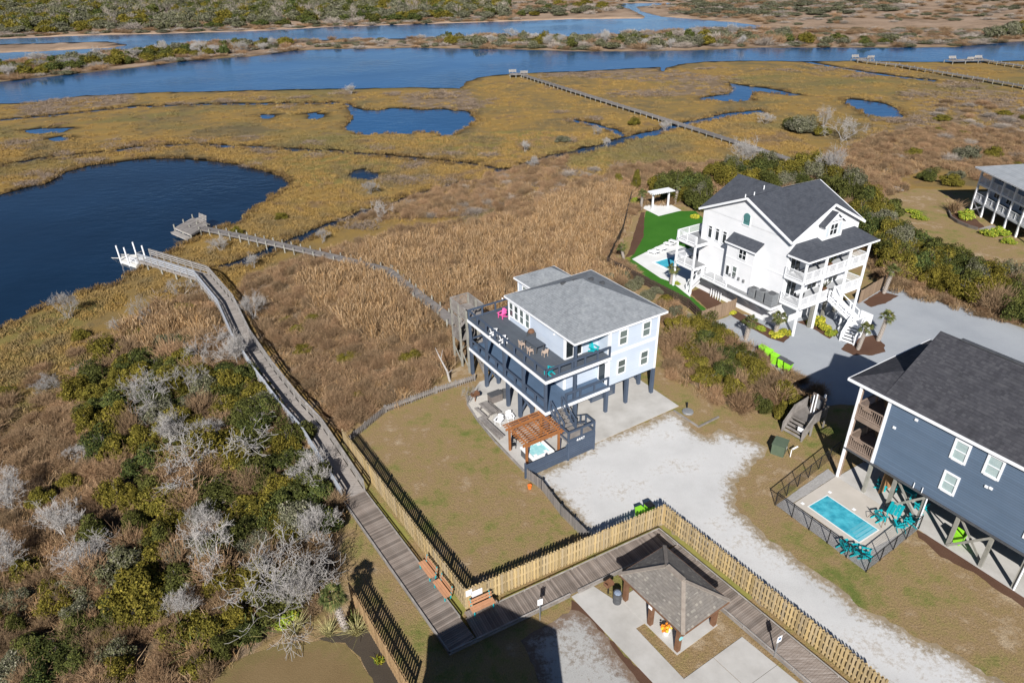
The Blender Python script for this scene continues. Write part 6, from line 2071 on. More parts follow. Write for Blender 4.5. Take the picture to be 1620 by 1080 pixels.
pm_s, pm_t = palm_meshes(3, 2.1), palm_meshes(4, 2.9)
for x, y, tall, lean, s, lab in ((1180, 537, 0, .06, 1.0, 'palm at the grey drive edge in front of the brown board fence'), (1226, 529, 0, .08, .95, 'palm in the yellow groundcover below the side deck'), (1357, 553, 1, .12, .85, 'palm on the mulch island nearer the white stair'),
                                 (1389, 539, 1, .1, .95, 'palm on the mulch island farther from the white stair'), (1398, 464, 1, .1, 1.0, 'palm beside the brown fence behind the white house stair'), (1061, 449, 0, .08, .95, 'palm growing at the pool terrace edge'),
                                 (987, 410, 0, -.25, .8, 'short leaning palm in the mulch by the black garden fence'), (1014, 332, 1, .02, .9, 'tall palm on the near side of the white arbor'), (1067, 323, 1, .12, 1.0, 'tall palm on the far side of the white arbor'),
                                 (547, 995, 1, -.12, 1.0, 'palm behind the aged brown picket fence near the oval lawn')):
    t = thing('palm_tree', lab, 'palm', (*G(x, y), 0), R.uniform(0, 6))
    t.scale = (s, s, s)
    t.rotation_euler = (0, lean, 0)
    tk, fr = (pm_t if tall else pm_s)
    inst(tk, 'trunk', t); inst(fr, 'fronds', t, rot=(0, 0, R.uniform(0, 6)))

# yucca / ornamental grass clumps by the palm and the thicket edge
yucca = [blades_mesh('blades', leaf_palm, 41, n=70, h=.9, w=.03, spread=.12, lean=.75), blades_mesh('blades', mat('straw_grass', [(.30, .27, .11), (.42, .38, .18)], 2., .7, isl=.3), 42, n=110, h=.9, w=.018, spread=.15, lean=.7)]
for x, y, k, s, lab in ((520, 1005, 1, .9, 'straw coloured ornamental grass at the foot of the palm'), (566, 1003, 1, 1.1, 'pale ornamental grass between the palm and the brown picket fence'), (560, 985, 0, .8, 'green spiky plant behind the aged fence palm'), (410, 1000, 0, 1.5, 'spiky green clump at the thicket edge'),
                        (390, 1012, 0, 1.2, 'smaller spiky green clump beside the oval lawn edge'), (310, 1035, 0, 1.6, 'fan shaped green palmetto clump in the lower thicket'), (468, 1000, 1, 1.1, 'brown ornamental grass above the oval lawn')):
    tag(inst(yucca[k], 'grass_clump', None, (*G(x, y), 0), (0, 0, R.uniform(0, 6)), (s, s, s)), lab, 'plant')
yb = blades_mesh('blades', leaf_yellow, 43, n=60, h=.4, w=.03, spread=.25, lean=.5)
tag(inst(yb, 'flowering_plant', None, (*G(600, 1047), 0)), 'small yellow flowering plant in the dark mulch bed', 'plant')
# beds of the white house
for x, y, r, h, k, lab in ((1228, 532, .9, .5, 1, 'yellow groundcover mound round the palm below the side deck'), (1243, 528, .8, .45, 1, 'yellow groundcover mound next to the white porch column'), (1293, 512, 1.0, .9, 1, 'bright yellow green shrub under the front porch, nearer the column'),
                           (1303, 521, .8, .8, 1, 'bright yellow green shrub under the front stair'), (1282, 513, .7, .6, 0, 'green shrub at the foot of the wooden porch stilt'), (1315, 530, .7, .7, 0, 'green shrub beside the bottom of the white stair'), (1203, 522, .6, .5, 0, 'small green shrub in the bed against the white wall'),
                           (1158, 497, .5, .5, 1, 'small yellow shrub at the end of the brown board fence'), (1005, 322, .8, 1.0, 0, 'round green shrub by the tall arbor palm'), (1055, 318, .5, .7, 0, 'small round green shrub behind the arbor'), (993, 411, .4, .4, 0, 'tiny green shrub at the foot of the leaning palm'), (1070, 450, .5, .4, 0, 'small green shrub beside the pool terrace palm'), (1100, 345, .8, .6, 1, 'pale green shrub where the turf meets the white house'),
                           (1527, 345, 1.5, 1.3, 0, 'dark green rounded shrub inside the curved retaining wall'), (1562, 372, 1.2, .9, 0, 'low green shrub by the concrete walk of the porch house'), (1580, 372, 1.5, 1.1, 0, 'larger green shrub in front of the porch house'), (1595, 385, 1.0, .8, 0, 'bright green shrub near the porch house column'), (1444, 337, 1.3, .6, 0, 'low bright green shrub at the far lawn edge, upper of two'), (1454, 346, 1.3, .6, 0, 'low bright green shrub at the far lawn edge, lower of two')):
    t = thing('garden_shrub', lab, 'shrub', (*G(x, y), 0), R.uniform(0, 6))
    inst(crowns['bright'][k], 'crown', t, scale=(r, r, h)); inst(trunks[0], 'trunk', t, scale=(r * .6, r * .6, h * .6))
tg = blades_mesh('blades', leaf_tan, 44, n=160, h=1.6, w=.03, spread=.5, lean=.5)
tag(inst(tg, 'pampas_grass', None, (*G(1508, 336), 0), scale=(1.3, 1.3, 1.2)), 'tall straw coloured pampas clump inside the curved retaining wall', 'plant')
tag(inst(tg, 'pampas_grass', None, (*G(1232, 640), 0), (0, 0, 1), (1.2, 1.2, 1.1)), 'tan pampas clump in the brush near the utility platform', 'plant')

# ------------------------------------------------------------------ placed trees and shrubs
DT = 'bleached leafless tree '
for x, y, h, w, up, lab in ((245, 655, 3.6, 3.4, 0, DT + 'standing alone in the thicket below the grey brush'), (297, 628, 3.0, 2.2, 0, DT + 'slender, between two dark evergreens'), (352, 735, 3.4, 5.2, 0, DT + 'wide spreading, in the middle of the thicket'),
                            (446, 952, 3.6, 4.6, 0, DT + 'largest spreading, nearest the palm and oval lawn'), (486, 964, 3.4, 3.0, 1, DT + 'fine twigged, between spreading tree and palm'), (24, 803, 2.8, 3.2, 1, DT + 'dense silver, at the photo edge beside dark shadow'),
                            (106, 850, 2.9, 3.0, 1, DT + 'conical silver, second from the photo edge'), (20, 902, 2.6, 3.0, 1, DT + 'dense silver, lowest at the photo edge'), (293, 976, 2.0, 2.2, 1, DT + 'small grey dome among lower thicket shrubs'),
                            (348, 905, 4.2, 2.6, 0, DT + 'straggling tall, left of the largest spreading tree'), (328, 574, 3.0, 3.0, 0, DT + 'low, right of the dark round evergreens'), (402, 506, 3.2, 2.4, 1, DT + 'grey, touching the railed boardwalk bend'),
                            (228, 514, 3.2, 1.6, 0, DT + 'thin leaning, near the tan reeds by the pond'), (286, 468, 2.2, 1.8, 0, DT + 'small, under the raised boardwalk near the launch'), (112, 502, 3.0, 2.6, 1, DT + 'grey, alone on the bank below the pond'),
                            (1175, 268, 5.0, 5.0, 1, DT + 'large grey dome behind the white house roof'), (1310, 285, 5.5, 4.0, 1, DT + 'tall pale, behind the white house right gable'), (1330, 222, 4.5, 4.5, 0, DT + 'spreading white, beside the round marsh oak'), (1212, 196, 2.2, 4., 1, DT + 'low white, between walkway and round marsh oak'),
                            (1302, 205, 4.0, 3.0, 0, DT + 'white, rising over the marsh oak clump'), (586, 308, 2.4, 2.2, 1, DT + 'with a little green, in the middle marsh'), (597, 345, 2.6, 2.6, 0, DT + 'fallen looking, beside the marsh ditch'), (845, 268, 2.2, 2.4, 1, DT + 'grey, at the ditch pool'),
                            (831, 240, 2.0, 2.0, 1, DT + 'small grey dome above the ditch pool'), (945, 215, 2., 2., 1, DT + 'grey, near the ditch fork'), (960, 232, 1.8, 1.6, 1, DT + 'small, on the ditch bank past the fork'), (1052, 207, 2.0, 2.4, 1, DT + 'low grey, beside the long walkway crossing'),
                            (512, 382, 1.8, 1.9, 1, DT + 'small round grey, beside the plank walkway'), (402, 424, 1.8, 1.9, 1, DT + 'grey, right of the launch boardwalk bend'), (350, 396, 1.9, 2.6, 1, DT + 'grey dome by the pond dock walkway'), (555, 150, 2.6, 3.0, 1, DT + 'white, on the near creek bank'), (740, 640, 2.0, .8, 0, DT + 'thin snag by the patio corner')):
    bare((*G(x, y), 0), h, w, lab, 'bleached leafless trees', bool(up))
# driftwood snag on the grass by the stair tower
sn = thing('snag', 'leaning bleached dead trunk on the grass beside the stair tower', 'snag', (*G(712, 603), 0))
MB().cyl((0, 0, -.1), (-.25, .3, 1.0), .13, .1, 8).cyl((-.25, .3, 1.0), (-.95, .9, 2.3), .1, .06, 8).cyl((-.95, .9, 2.3), (-1.3, 1.2, 3.1), .06, .02, 6).build('trunk', dead_bark, sn)
MB().cyl((-.8, .75, 2.0), (-.6, 1.1, 2.9), .05, .02, 6).cyl((-.2, .2, .8), (.3, .2, 1.2), .05, .03, 6).build('branch', dead_bark, sn)

EV = 'evergreen shrub '
for x, y, r, h, k, lab in ((214, 590, 1.8, 2.6, 'dark', EV + 'dark, uppermost in the left thicket'), (277, 552, 1.5, 1.9, 'grey', EV + 'blue green, flat topped, above the slender bare tree'), (371, 622, 1.8, 2.8, 'olive', EV + 'olive, touching the boardwalk rail half way down'),
                           (425, 668, 1.9, 2.8, 'dark', EV + 'dark, hugging the boardwalk below the olive one'), (262, 705, 1.9, 2.8, 'olive', EV + 'olive cone, left of the wide spreading tree'), (300, 650, 1.4, 2.0, 'grey', EV + 'sage green, below the slender bare tree'), (215, 665, 1.3, 1.9, 'olive', EV + 'small olive, left of the lone bare tree'),
                           (273, 740, 1.7, 2.6, 'olive', EV + 'olive, directly left of the wide spreading tree base'), (410, 765, 1.9, 2.6, 'dark', EV + 'green, right below the wide spreading tree'), (468, 700, 1.8, 2.8, 'dark', EV + 'green, pressed against the boardwalk'), (500, 775, 1.7, 2.8, 'dark', EV + 'green, shading the boardwalk with its crown'),
                           (420, 830, 1.7, 2.6, 'olive', EV + 'bright olive, in the middle right of the thicket'), (472, 835, 1.8, 2.8, 'grey', EV + 'sage, between bright olive shrub and boardwalk'), (520, 842, 1.2, 2.8, 'dark', EV + 'slim, at the thicket corner by the lawn'), (228, 905, 1.8, 2.4, 'olive', EV + 'large olive, centre of the lower thicket'),
                           (293, 890, 1.4, 2.0, 'grey', EV + 'pale sage dome, beside the large olive one'), (255, 870, 1.3, 2.3, 'dark', EV + 'dark, behind the pale sage dome'), (130, 932, 1.5, 1.6, 'grey', EV + 'blue grey flat dome, lower left thicket'), (208, 800, 1.2, 1.7, 'olive', EV + 'olive, above the lower left thicket'), (354, 932, 1.2, 1.9, 'olive', EV + 'olive, at the foot of the straggling tall tree'),
                           (285, 1012, 1.3, 1.9, 'olive', EV + 'olive, beside the palmetto clump'), (191, 1066, 1.2, 1.6, 'olive', EV + 'olive, at the bottom of the lower thicket'), (385, 720, 1.5, 2.2, 'dark', EV + 'green, just right of the wide spreading tree'), (445, 790, 1.5, 2.2, 'olive', EV + 'olive, below the green boardwalk shrub'), (250, 960, 1.1, 1.5, 'dark', EV + 'dark low, left of the small grey dome'),
                           (456, 985, .9, 1.1, 'bright', EV + 'leafy bright green, under the largest spreading tree'), (70, 800, 1.0, 2.0, 'olive', EV + 'olive, casting the dark shadow near the photo edge'), (132, 535, 1.1, 1.6, 'olive', EV + 'olive, alone on the bank above the thicket'), (375, 372, .95, 1.6, 'olive', EV + 'yellow green, growing beside the pond dock walkway'),
                           (446, 347, 1.1, 1.3, 'olive', EV + 'yellow green, low, right of the pond'), (600, 430, 1.0, 1.0, 'grey', EV + 'grey green, at the plank walkway bend'), (640, 437, .9, .8, 'olive', EV + 'pale, right of the plank walkway bend'), (890, 225, 1.9, 1.5, 'grey', EV + 'olive, mounded, in the open marsh left of the ditch fork'),
                           (1003, 198, 1.6, 2.0, 'olive', EV + 'olive with bare tips, left of the long walkway'), (1268, 210, 3.4, 4.6, 'grey', EV + 'great round sage oak in the right marsh'), (1255, 205, 2.6, 3.6, 'dark', EV + 'darker half of the round marsh oak clump'), (1300, 215, 2.0, 2.6, 'olive', EV + 'olive, under the white spreading marsh tree'),
                           (1530, 253, 2.4, 3.2, 'grey', EV + 'sage, in the brush behind the porch house, larger'), (1572, 249, 1.8, 2.4, 'olive', EV + 'olive, in the brush behind the porch house, smaller'), (1468, 285, 1.9, 2.6, 'dark', EV + 'dark, at the far lawn head, left one'), (1503, 293, 1.8, 2.2, 'olive', EV + 'olive, at the far lawn head, right one'), (1512, 282, 1.5, 1.6, 'grey', EV + 'grey, behind the olive far lawn shrub'),
                           (1006, 300, 1.0, 3.2, 'cone', EV + 'narrow, just beyond the tall arbor palm'), (978, 290, .8, 2.0, 'olive', EV + 'small yellow, left of the arbor palms')):
    bush((*G(x, y), 0), r, h, k, lab)


def scatter_in(poly, spacing, seed, avoid=()):
    """random points, at least spacing apart, inside a photo-surveyed outline"""
    P = np.array(GP(poly))
    x0, y0 = P.min(0); x1, y1 = P.max(0)
    rs = np.random.RandomState(seed)
    n = int((x1 - x0) * (y1 - y0) / spacing ** 2 * 5)
    c = np.stack([rs.uniform(x0, x1, n), rs.uniform(y0, y1, n)], 1)
    c = c[inside(c, P)]
    c = c[~is_water(c)]
    out = []
    cell = {}
    for p in c:
        k = (int(p[0] // spacing), int(p[1] // spacing))
        if any((np.hypot(*(p - q)) < spacing) for dx in (-1, 0, 1) for dy in (-1, 0, 1) for q in cell.get((k[0] + dx, k[1] + dy), ())): continue
        cell.setdefault(k, []).append(p); out.append(p)
    return out


KEEP_CLEAR = GP([(1205, 562), (1214, 567), (1224, 575), (1235, 581), (1245, 587), (1232, 600), (1222, 590), (1262, 684), (1280, 670), (1295, 660), (1180, 537), (1226, 529), (1232, 714)])


def fill(poly, spacing, seed, kinds, label, group, rr=(1., 1.7), hr=(1.4, 2.4), trunk=True):
    rs = random.Random(seed)
    for p in scatter_in(poly, spacing, seed):
        k = rs.choice(kinds)
        r = rs.uniform(*rr); h = rs.uniform(*hr)
        if any(math.hypot(p[0] - q[0], p[1] - q[1]) < r + .7 for q in KEEP_CLEAR): continue
        if k in ('tg', 'tb'): twig(tuple(p), r, h * .8, twigs_g if k == 'tg' else twigs_b, label['t'], group + ', leafless', rs)
        elif k == 'bare': bare((p[0], p[1], 0), h * 1.2, r * 1.6, label['b'], group + ', bleached', True, rs)
        else: bush((p[0], p[1], 0), r, h, k, label[k], group + ', ' + k, rs, trunk)


Z1 = [(150, 570), (300, 545), (372, 560), (434, 657), (514, 790), (520, 880), (494, 955), (430, 985), (380, 920), (250, 960), (120, 930), (190, 760), (120, 640)]
lab = lambda where: {'t': 'leafless twiggy brush ' + where, 'b': 'small bleached bare bush ' + where, 'dark': 'dark green bush ' + where, 'olive': 'olive bush ' + where, 'grey': 'sage grey bush ' + where}
fill(Z1, 1.75, 101, ['dark', 'olive', 'olive', 'dark', 'dark', 'dark', 'olive', 'dark', 'grey', 'bare', 'tb', 'tb', 'olive'], lab('filling the thicket beside the boardwalk'), 'thicket beside the boardwalk', (1.4, 2.2), (1.6, 3.0))
fill([(-20, 640), (100, 560), (200, 505), (330, 480), (150, 570), (120, 640), (190, 760), (120, 930), (-20, 920)], 2.0, 102, ['tb', 'tb', 'tb', 'tb', 'olive', 'olive', 'tb', 'bare'], lab('on the brown slope left of the thicket'), 'brown slope left of the thicket', (.9, 1.5), (.8, 1.5))
fill([(-20, 920), (120, 930), (250, 965), (430, 990), (420, 1015), (345, 1045), (315, 1090), (-20, 1100)], 1.45, 103, ['tb', 'olive', 'olive', 'dark', 'dark', 'grey'], lab('in the lower left corner thicket'), 'lower left corner thicket', (.9, 1.5), (1.0, 1.9))
fill([(425, 510), (470, 500), (640, 560), (690, 590), (600, 640), (555, 665), (510, 620), (450, 560)], 2.0, 104, ['tb', 'tb', 'tb', 'tb', 'olive'], lab('on the brown ground between boardwalk and blue house'), 'brown ground between boardwalk and blue house', (.9, 1.5), (.8, 1.3))
fill([(1055, 515), (1115, 520), (1200, 570), (1245, 605), (1265, 650), (1240, 672), (1150, 645), (1080, 575)], 1.4, 105, ['tb', 'olive', 'olive', 'tb', 'olive', 'dark', 'tb'], lab('in the vacant lot between the houses'), 'vacant lot between the houses', (1.1, 1.8), (1.4, 2.5))
fill([(1085, 522), (1125, 518), (1168, 545), (1190, 572), (1205, 600), (1160, 600), (1110, 560)], 1.3, 106, ['olive', 'olive', 'dark'], lab('at the grey drive edge of the vacant lot'), 'drive edge of the vacant lot', (1.2, 1.7), (1.7, 2.5))
fill([(1404, 447), (1393, 405), (1412, 378), (1440, 388), (1540, 428), (1620, 465), (1700, 492), (1700, 546), (1620, 515), (1530, 481), (1440, 450)], 1.65, 107, ['dark', 'olive', 'grey', 'olive', 'dark', 'dark', 'tb'], lab('in the tall hedge beyond the grey drive'), 'tall hedge beyond the grey drive', (1.6, 2.4), (2.4, 4.2))
fill([(1030, 300), (1100, 288), (1112, 305), (1110, 332), (1085, 330), (1060, 318)], 1.9, 108, ['dark', 'dark', 'olive', 'grey'], lab('in the grove behind the white arbor'), 'grove behind the white arbor', (1.6, 2.3), (3.0, 4.4))
fill([(1115, 280), (1180, 272), (1280, 268), (1345, 292), (1400, 325), (1425, 375), (1402, 420), (1378, 400), (1350, 330), (1290, 295), (1150, 300)], 2.4, 109, ['dark', 'olive', 'olive', 'dark', 'grey', 'dark', 'olive'], lab('in the grove behind the white house'), 'grove behind the white house', (1.8, 2.8), (2.8, 4.8))
fill([(950, 440), (985, 430), (1060, 475), (1110, 510), (1090, 520), (1040, 480)], 1.5, 110, ['tb', 'olive', 'tb', 'grey'], lab('along the dark fence behind the blue house'), 'dark fence behind the blue house', (.8, 1.3), (.8, 1.4))
fill([(590, 330), (720, 300), (860, 262), (950, 270), (960, 290), (780, 335), (700, 352)], 3.2, 111, ['tg', 'tb', 'tg'], lab('along the middle marsh ditch'), 'middle marsh ditch', (.9, 1.6), (.6, 1.0))
fill([(1390, 270), (1440, 210), (1500, 160), (1640, 170), (1640, 330), (1560, 290), (1480, 255)], 4.6, 112, ['tg', 'tb', 'tg', 'olive'], lab('on the dry marsh left of the porch house'), 'dry marsh by the porch house', (1.2, 2.4), (.8, 1.5))

# far island and far bank: individuals in front, one mass behind
def fill_far(poly, spacing, seed, kinds, where, group, rr, hr, limit=999):
    rs = random.Random(seed)
    L = {'dfar': 'dark evergreen bush ' + where, 'gfar': 'sage bush ' + where, 'tf': 'grey leafless brush ' + where, 'bare': 'bleached bare bush ' + where}
    for i, p in enumerate(sorted(scatter_in(poly, spacing, seed), key=lambda q: q[1])):
        if i >= limit: break
        k = rs.choice(kinds); r = rs.uniform(*rr); h = rs.uniform(*hr)
        if k == 'tf': twig(tuple(p), r * 1.1, h * .6, twigs_far, L[k], group + ', leafless', rs)
        elif k == 'bare': bare((p[0], p[1], 0), h, r * 1.4, L[k], group + ', bleached', True, rs)
        else: bush((p[0], p[1], 0), r, h, k, L[k], group + ', ' + k, rs, False)


fill_far([(-40, 128), (60, 120), (130, 110), (250, 98), (330, 88), (400, 82), (470, 75), (460, 69), (330, 75), (240, 82), (120, 95), (-40, 112)], 5.2, 201, ['dfar', 'dfar', 'gfar', 'tf', 'dfar', 'bare'], 'on the creek island, left half', 'creek island, left half', (2.6, 4.6), (2.6, 5.0))
fill_far([(690, 72), (760, 74), (900, 78), (1010, 78), (1110, 76), (1240, 72), (1240, 58), (1100, 60), (900, 64), (760, 62), (700, 62)], 5.2, 202, ['dfar', 'gfar', 'gfar', 'tf', 'bare', 'tf'], 'on the creek island, right half', 'creek island, right half', (2.4, 4.6), (2.6, 5.4))
fill_far([(1240, 72), (1420, 73), (1470, 71), (1470, 66), (1350, 64), (1240, 58)], 7., 203, ['dfar', 'gfar', 'tf'], 'on the bank opposite the far walkway', 'bank opposite the far walkway', (2.4, 4.2), (2.4, 4.5))
fill_far([(1560, 62), (1640, 58), (1700, 50), (1640, 40), (1590, 52)], 7., 204, ['dfar', 'gfar', 'dfar'], 'at the upper right creek bend', 'upper right creek bend', (3., 5.), (3.5, 6.))
fill_far([(470, 77), (700, 74), (700, 70), (560, 71), (470, 73)], 6., 205, ['tf', 'tf', 'gfar'], 'on the sandy part of the creek island', 'sandy part of the creek island', (1.5, 2.6), (1.0, 2.0))
fill_far([(-60, 58), (150, 51), (420, 43), (660, 34), (800, 29), (800, 14), (640, 12), (420, 16), (150, 22), (-60, 30)], 9.5, 206, ['dfar', 'gfar', 'gfar', 'dfar', 'tf', 'gfar'], 'on the shrubby far bank', 'shrubby far bank', (4.5, 7.5), (3.0, 6.0), 170)
fill_far([(820, 26), (960, 24), (985, 14), (960, 8), (860, 8)], 9., 207, ['dfar', 'gfar', 'gfar', 'tf'], 'beside the far creek inlet', 'far creek inlet', (3.5, 6.), (2.5, 5.))
fill_far([(1060, 22), (1180, 30), (1350, 24), (1440, 14), (1400, -4), (1100, -2)], 11., 208, ['gfar', 'gfar', 'gfar', 'tf', 'tf'], 'on the wide shrubby flat past the inlet', 'wide shrubby flat', (5., 8.5), (1.8, 3.2))


# ------------------------------------------------------------------ stuff: reeds, marsh grass, far woods
def scatter_stuff(name, label, protos, pts, scl, zscl, seed):
    """one object: prototype clumps set on points"""
    n = len(pts)
    if n == 0: return
    rs = np.random.RandomState(seed)
    me = bpy.data.meshes.new(name)
    me.vertices.add(n)
    me.vertices.foreach_set('co', np.c_[pts, np.zeros(n)].astype(np.float32).ravel())
    a = me.attributes.new('rot', 'FLOAT_VECTOR', 'POINT'); a.data.foreach_set('vector', np.c_[np.zeros((n, 2)), rs.rand(n) * 6.28].astype(np.float32).ravel())
    s = rs.uniform(*scl, n); z = rs.uniform(*zscl, n)
    a = me.attributes.new('scl', 'FLOAT_VECTOR', 'POINT'); a.data.foreach_set('vector', np.c_[s, s, z].astype(np.float32).ravel())
    a = me.attributes.new('idx', 'INT', 'POINT'); a.data.foreach_set('value', rs.randint(0, len(protos), n).astype(np.int32))
    me.update()
    ob = inst(me, name)
    tag(ob, label, None, None, 'stuff')
    col = bpy.data.collections.new(name + '_clumps')
    for p in protos: col.objects.link(bpy.data.objects.new(name + '_clump', p))
    ng = bpy.data.node_groups.new(name, 'GeometryNodeTree')
    ng.interface.new_socket('Geometry', in_out='INPUT', socket_type='NodeSocketGeometry')
    ng.interface.new_socket('Geometry', in_out='OUTPUT', socket_type='NodeSocketGeometry')
    N = ng.nodes.new
    gi, go = N('NodeGroupInput'), N('NodeGroupOutput')
    iop, ci = N('GeometryNodeInstanceOnPoints'), N('GeometryNodeCollectionInfo')
    ci.inputs['Collection'].default_value = col
    ci.inputs['Separate Children'].default_value = True
    ci.inputs['Reset Children'].default_value = True
    iop.inputs['Pick Instance'].default_value = True
    for nm, ty, sock in (('rot', 'FLOAT_VECTOR', 'Rotation'), ('scl', 'FLOAT_VECTOR', 'Scale'), ('idx', 'INT', 'Instance Index')):
        na = N('GeometryNodeInputNamedAttribute'); na.data_type = ty; na.inputs['Name'].default_value = nm
        ng.links.new(na.outputs['Attribute'], iop.inputs[sock])
    ng.links.new(gi.outputs[0], iop.inputs['Points']); ng.links.new(ci.outputs[0], iop.inputs['Instance'])
    ng.links.new(iop.outputs[0], go.inputs[0])
    md = ob.modifiers.new('scatter', 'NODES'); md.node_group = ng
    return ob


def pts_in(polys, dens, seed, excl=(), margin=0.):
    rs = np.random.RandomState(seed)
    out = []
    for poly in polys:
        P = np.array(GP(poly))
        x0, y0 = P.min(0); x1, y1 = P.max(0)
        n = int((x1 - x0) * (y1 - y0) * dens)
        c = np.stack([rs.uniform(x0, x1, n), rs.uniform(y0, y1, n)], 1)
        c = c[inside(c, P)]
        out.append(c)
    c = np.concatenate(out)
    for e in excl: c = c[~inside(c, np.array(e))]
    return c[~is_water(c)]


walks = [ribbon([tuple(c[:2]) for c in cl], 2.3), ribbon([G(x, y, .8) for x, y in ((306, 357), (385, 373), (470, 392), (550, 410), (613, 426), (650, 455), (726, 515))], 1.7),
         ribbon([tuple(A0 + d1 * (S0 - 1) + n1 * .9), tuple(A1 + n1 * .9)], 2.4)]
house_fp = [B_(u, v)[:2] for u, v in ((-10.5, -4), (6.5, -4), (6.5, 15), (-7, 16), (-9.5, 9.5))]
excl = walks + [house_fp, GP(LAWN[0]), GP(LAWN[1]), GP(LAWN[2]), GP(LAWN[3])]
reeds = [blades_mesh('clump', reed_mat, s, n=60, h=1.5, w=.014, spread=.7, lean=.22, plume=.014) for s in (51, 52, 53)]
brush = [blades_mesh('clump', brush_mat, s, n=70, h=.75, w=.02, spread=.6, lean=.5) for s in (54, 55)]
marsh = [blades_mesh('clump', marsh_mat, s, n=70, h=.42, w=.022, spread=.65, lean=.35) for s in (56, 57, 58)]
wrack = [blades_mesh('clump', wrack_mat, s, n=60, h=.5, w=.025, spread=.8, lean=.8) for s in (59, 60)]
REED = [[(985, 345), (1000, 300), (960, 295), (880, 315), (860, 330), (960, 320)], [(760, 470), (930, 435), (960, 425), (990, 440), (900, 470), (770, 500)], [(535, 430), (560, 400), (640, 380), (760, 365), (860, 330), (960, 320), (985, 345), (960, 400), (930, 435), (830, 430), (740, 470), (690, 480), (640, 450), (600, 440), (600, 500), (560, 530), (500, 490), (470, 440)],
        [(180, 530), (260, 490), (330, 490), (350, 560), (250, 580)], [(600, 440), (690, 490), (680, 540), (590, 540), (540, 500)]]
scatter_stuff('reeds', 'tall tan reed bed behind the blue house and along the plank walkway', reeds, pts_in(REED, 1.6, 301, excl), (.7, 1.3), (.45, 1.25), 1)
BRUSH = [TAN[0], TAN[1], TAN[2], TAN[4], TAN[5], [(1300, 255), (1390, 215), (1500, 200), (1640, 215), (1640, 320), (1560, 290), (1480, 262), (1400, 290)]]
scatter_stuff('dry_brush', 'brown dry grass and low brush on the rough ground', brush + [twigs_b[0]] + [blades_mesh('clump', reed_mat, 63, n=70, h=.85, w=.015, spread=.75, lean=.4)], pts_in(BRUSH, 1.9, 302, excl), (.6, 1.2), (.4, 1.2), 2)
MARSH = [[(-40, 560), (0, 520), (130, 462), (200, 437), (262, 404), (310, 375), (360, 357), (430, 312), (470, 290), (440, 270), (300, 245), (150, 250), (0, 300), (-60, 290), (0, 230), (300, 215), (600, 215), (900, 210), (1050, 215), (1150, 250), (1000, 275), (880, 290), (700, 345), (560, 355), (440, 400), (380, 470), (330, 470), (230, 470), (110, 520)],
         [(1040, 215), (1280, 265), (1330, 268), (1300, 240), (1200, 180), (1060, 190)]]
MARSH_LEFT = [[(-40, 560), (110, 520), (190, 535), (120, 640), (0, 690), (-40, 700)]]
MARSH_FAR = [[(-40, 230), (-40, 172), (100, 160), (300, 150), (720, 145), (760, 128), (1040, 112), (1300, 102), (1620, 110), (1500, 140), (1430, 200), (1300, 235), (1150, 245), (1040, 212), (600, 215), (300, 215), (0, 240)]]
scatter_stuff('marsh_grass', 'short golden marsh grass round the ponds and ditches', marsh, np.concatenate([pts_in(MARSH, .75, 303, walks), pts_in(MARSH_FAR, .12, 304), pts_in(MARSH_LEFT, 1.2, 307), pts_in([TAN[3]], .2, 308)]), (.9, 1.9), (.6, 1.15), 3)
# ragged grass right on the shorelines
rs = np.random.RandomState(5)
sp_ = []
for wloop in waters[:6] + waters[-6:]:
    for i in range(len(wloop)):
        p = np.array(wloop[i])
        if p[1] < 200 and abs(p[0]) < p[1] * .85 + 15:
            k = 2 if p[1] < 140 else 1
            sp_.append(p + rs.normal(size=(k, 2)) * (.35 + .002 * p[1]))
sp_ = np.concatenate(sp_)
sp_ = sp_[~is_water(sp_)]
scatter_stuff('shore_grass', 'brown grass fringe along the water edges', [blades_mesh('clump', mat('shore_blade', [(.13, .08, .03), (.21, .135, .05)], 1.2, .6, rnd=.3, isl=.4), s, n=60, h=.5, w=.024, spread=.5, lean=.4) for s in (61, 62)], sp_, (.7, 1.5), (.6, 1.4), 4)
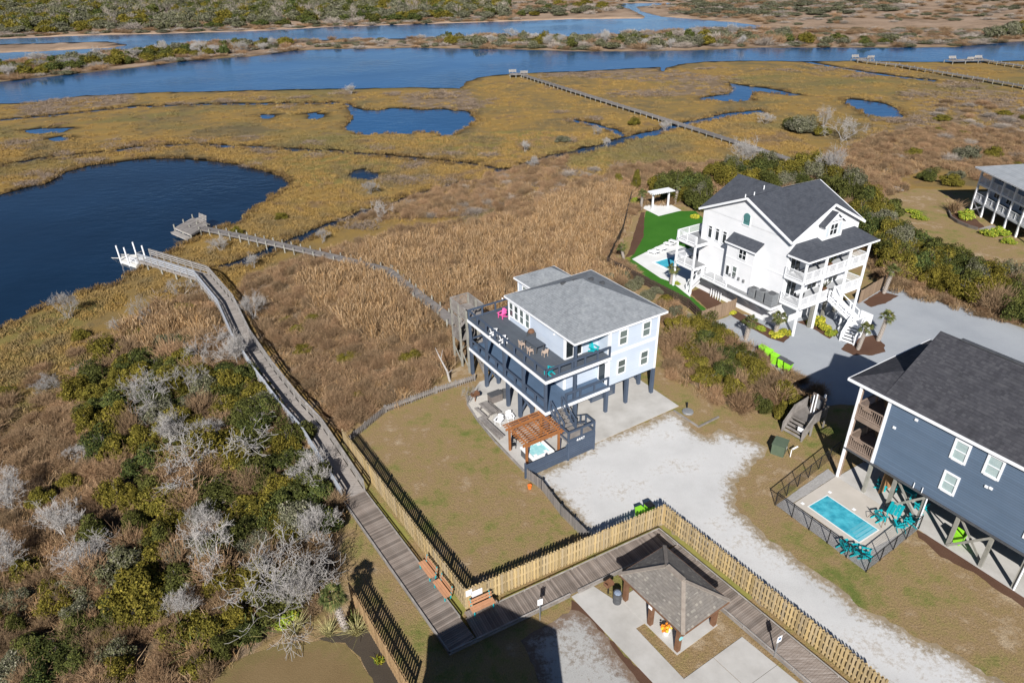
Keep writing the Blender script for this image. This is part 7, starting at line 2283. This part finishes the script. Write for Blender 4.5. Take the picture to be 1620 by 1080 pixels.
# pale wrack mats lying on the marsh
wr = []
rs = np.random.RandomState(9)
for x, y, a, b in ((55, 172, 60, 10), (110, 160, 70, 7), (180, 158, 30, 6), (280, 164, 22, 4), (355, 160, 22, 4), (415, 157, 22, 4), (475, 155, 20, 3), (545, 148, 30, 5), (620, 150, 20, 4), (30, 228, 30, 9), (180, 230, 30, 7), (100, 245, 20, 4), (230, 238, 20, 4), (320, 222, 20, 5), (395, 219, 14, 4), (450, 170, 16, 4), (495, 226, 14, 3), (600, 236, 28, 4), (715, 244, 28, 4), (775, 246, 14, 4), (690, 150, 60, 8), (745, 165, 40, 10), (70, 278, 50, 9), (140, 255, 40, 5),
                   (40, 292, 40, 6), (500, 248, 22, 4), (420, 240, 20, 4), (400, 262, 22, 4), (900, 222, 10, 3), (940, 188, 14, 3), (905, 190, 12, 3), (885, 178, 10, 2), (1000, 150, 40, 6), (1040, 148, 30, 5), (1130, 126, 40, 6), (1060, 122, 30, 4), (1140, 145, 30, 5), (1120, 110, 24, 3), (1240, 112, 24, 3), (1360, 120, 40, 5), (1320, 110, 30, 4), (1460, 150, 60, 8), (1520, 135, 60, 8), (1560, 160, 60, 12), (1440, 190, 60, 10), (1480, 230, 70, 16), (1360, 250, 60, 10), (1560, 215, 60, 20), (1600, 190, 40, 20),
                   (660, 262, 30, 5), (640, 285, 40, 7), (700, 290, 30, 8), (570, 355, 40, 8), (840, 290, 50, 12), (900, 275, 50, 10), (780, 320, 60, 12), (720, 335, 50, 8), (980, 262, 20, 5), (300, 470, 40, 12), (90, 520, 40, 10), (150, 590, 40, 16), (400, 470, 20, 10), (940, 118, 60, 5), (870, 120, 30, 4)):
    n = int(a * b * .05 * (1 + (300 - y) * .006)) + 6
    for _ in range(n):
        wr.append(G(x + rs.normal() * a * .42, y + rs.normal() * b * .42))
wr = np.array(wr); wr = wr[~is_water(wr)]
scatter_stuff('grey_wrack', 'pale grey flattened grass mats on the marsh', wrack, wr, (1.0, 2.2), (.5, 1.0), 6)
# far woodland mass
fw = pts_in([[(-60, 52), (150, 45), (420, 37), (660, 29), (800, 24), (800, 12), (640, 10), (420, 14), (200, 22), (-80, 36)], [(-80, 36), (200, 22), (420, 14), (640, 10), (800, 12), (800, -30), (-80, -20)]], .012, 305)
scatter_stuff('far_woodland', 'dense mixed woodland along the top of the view', crowns['dfar'] + crowns['gfar'] + [bare_tree_mesh('clump', twig_grey, 77, levels=3, stems=5, r0=.03, up=.3)], fw, (4., 7.5), (4., 8.), 7)
fs_ = pts_in([[(800, 24), (1000, 8), (1100, 30), (1240, 40), (1640, 30), (1640, -20), (800, -20)]], .012, 306)
fs_ = np.concatenate([fs_, pts_in([[(-60, 61), (150, 55), (420, 47.5), (660, 38), (820, 33), (820, 27), (660, 32), (420, 41), (150, 48), (-60, 54)], isle_near[::-1][0:24] + isle_far[::-1]], .035, 309)])
scatter_stuff('far_scrub', 'low grey brown scrub on the far flats', twigs_far + [twigs_far[1], crowns['gfar'][0]], fs_, (1.8, 4.5), (.7, 1.7), 8)
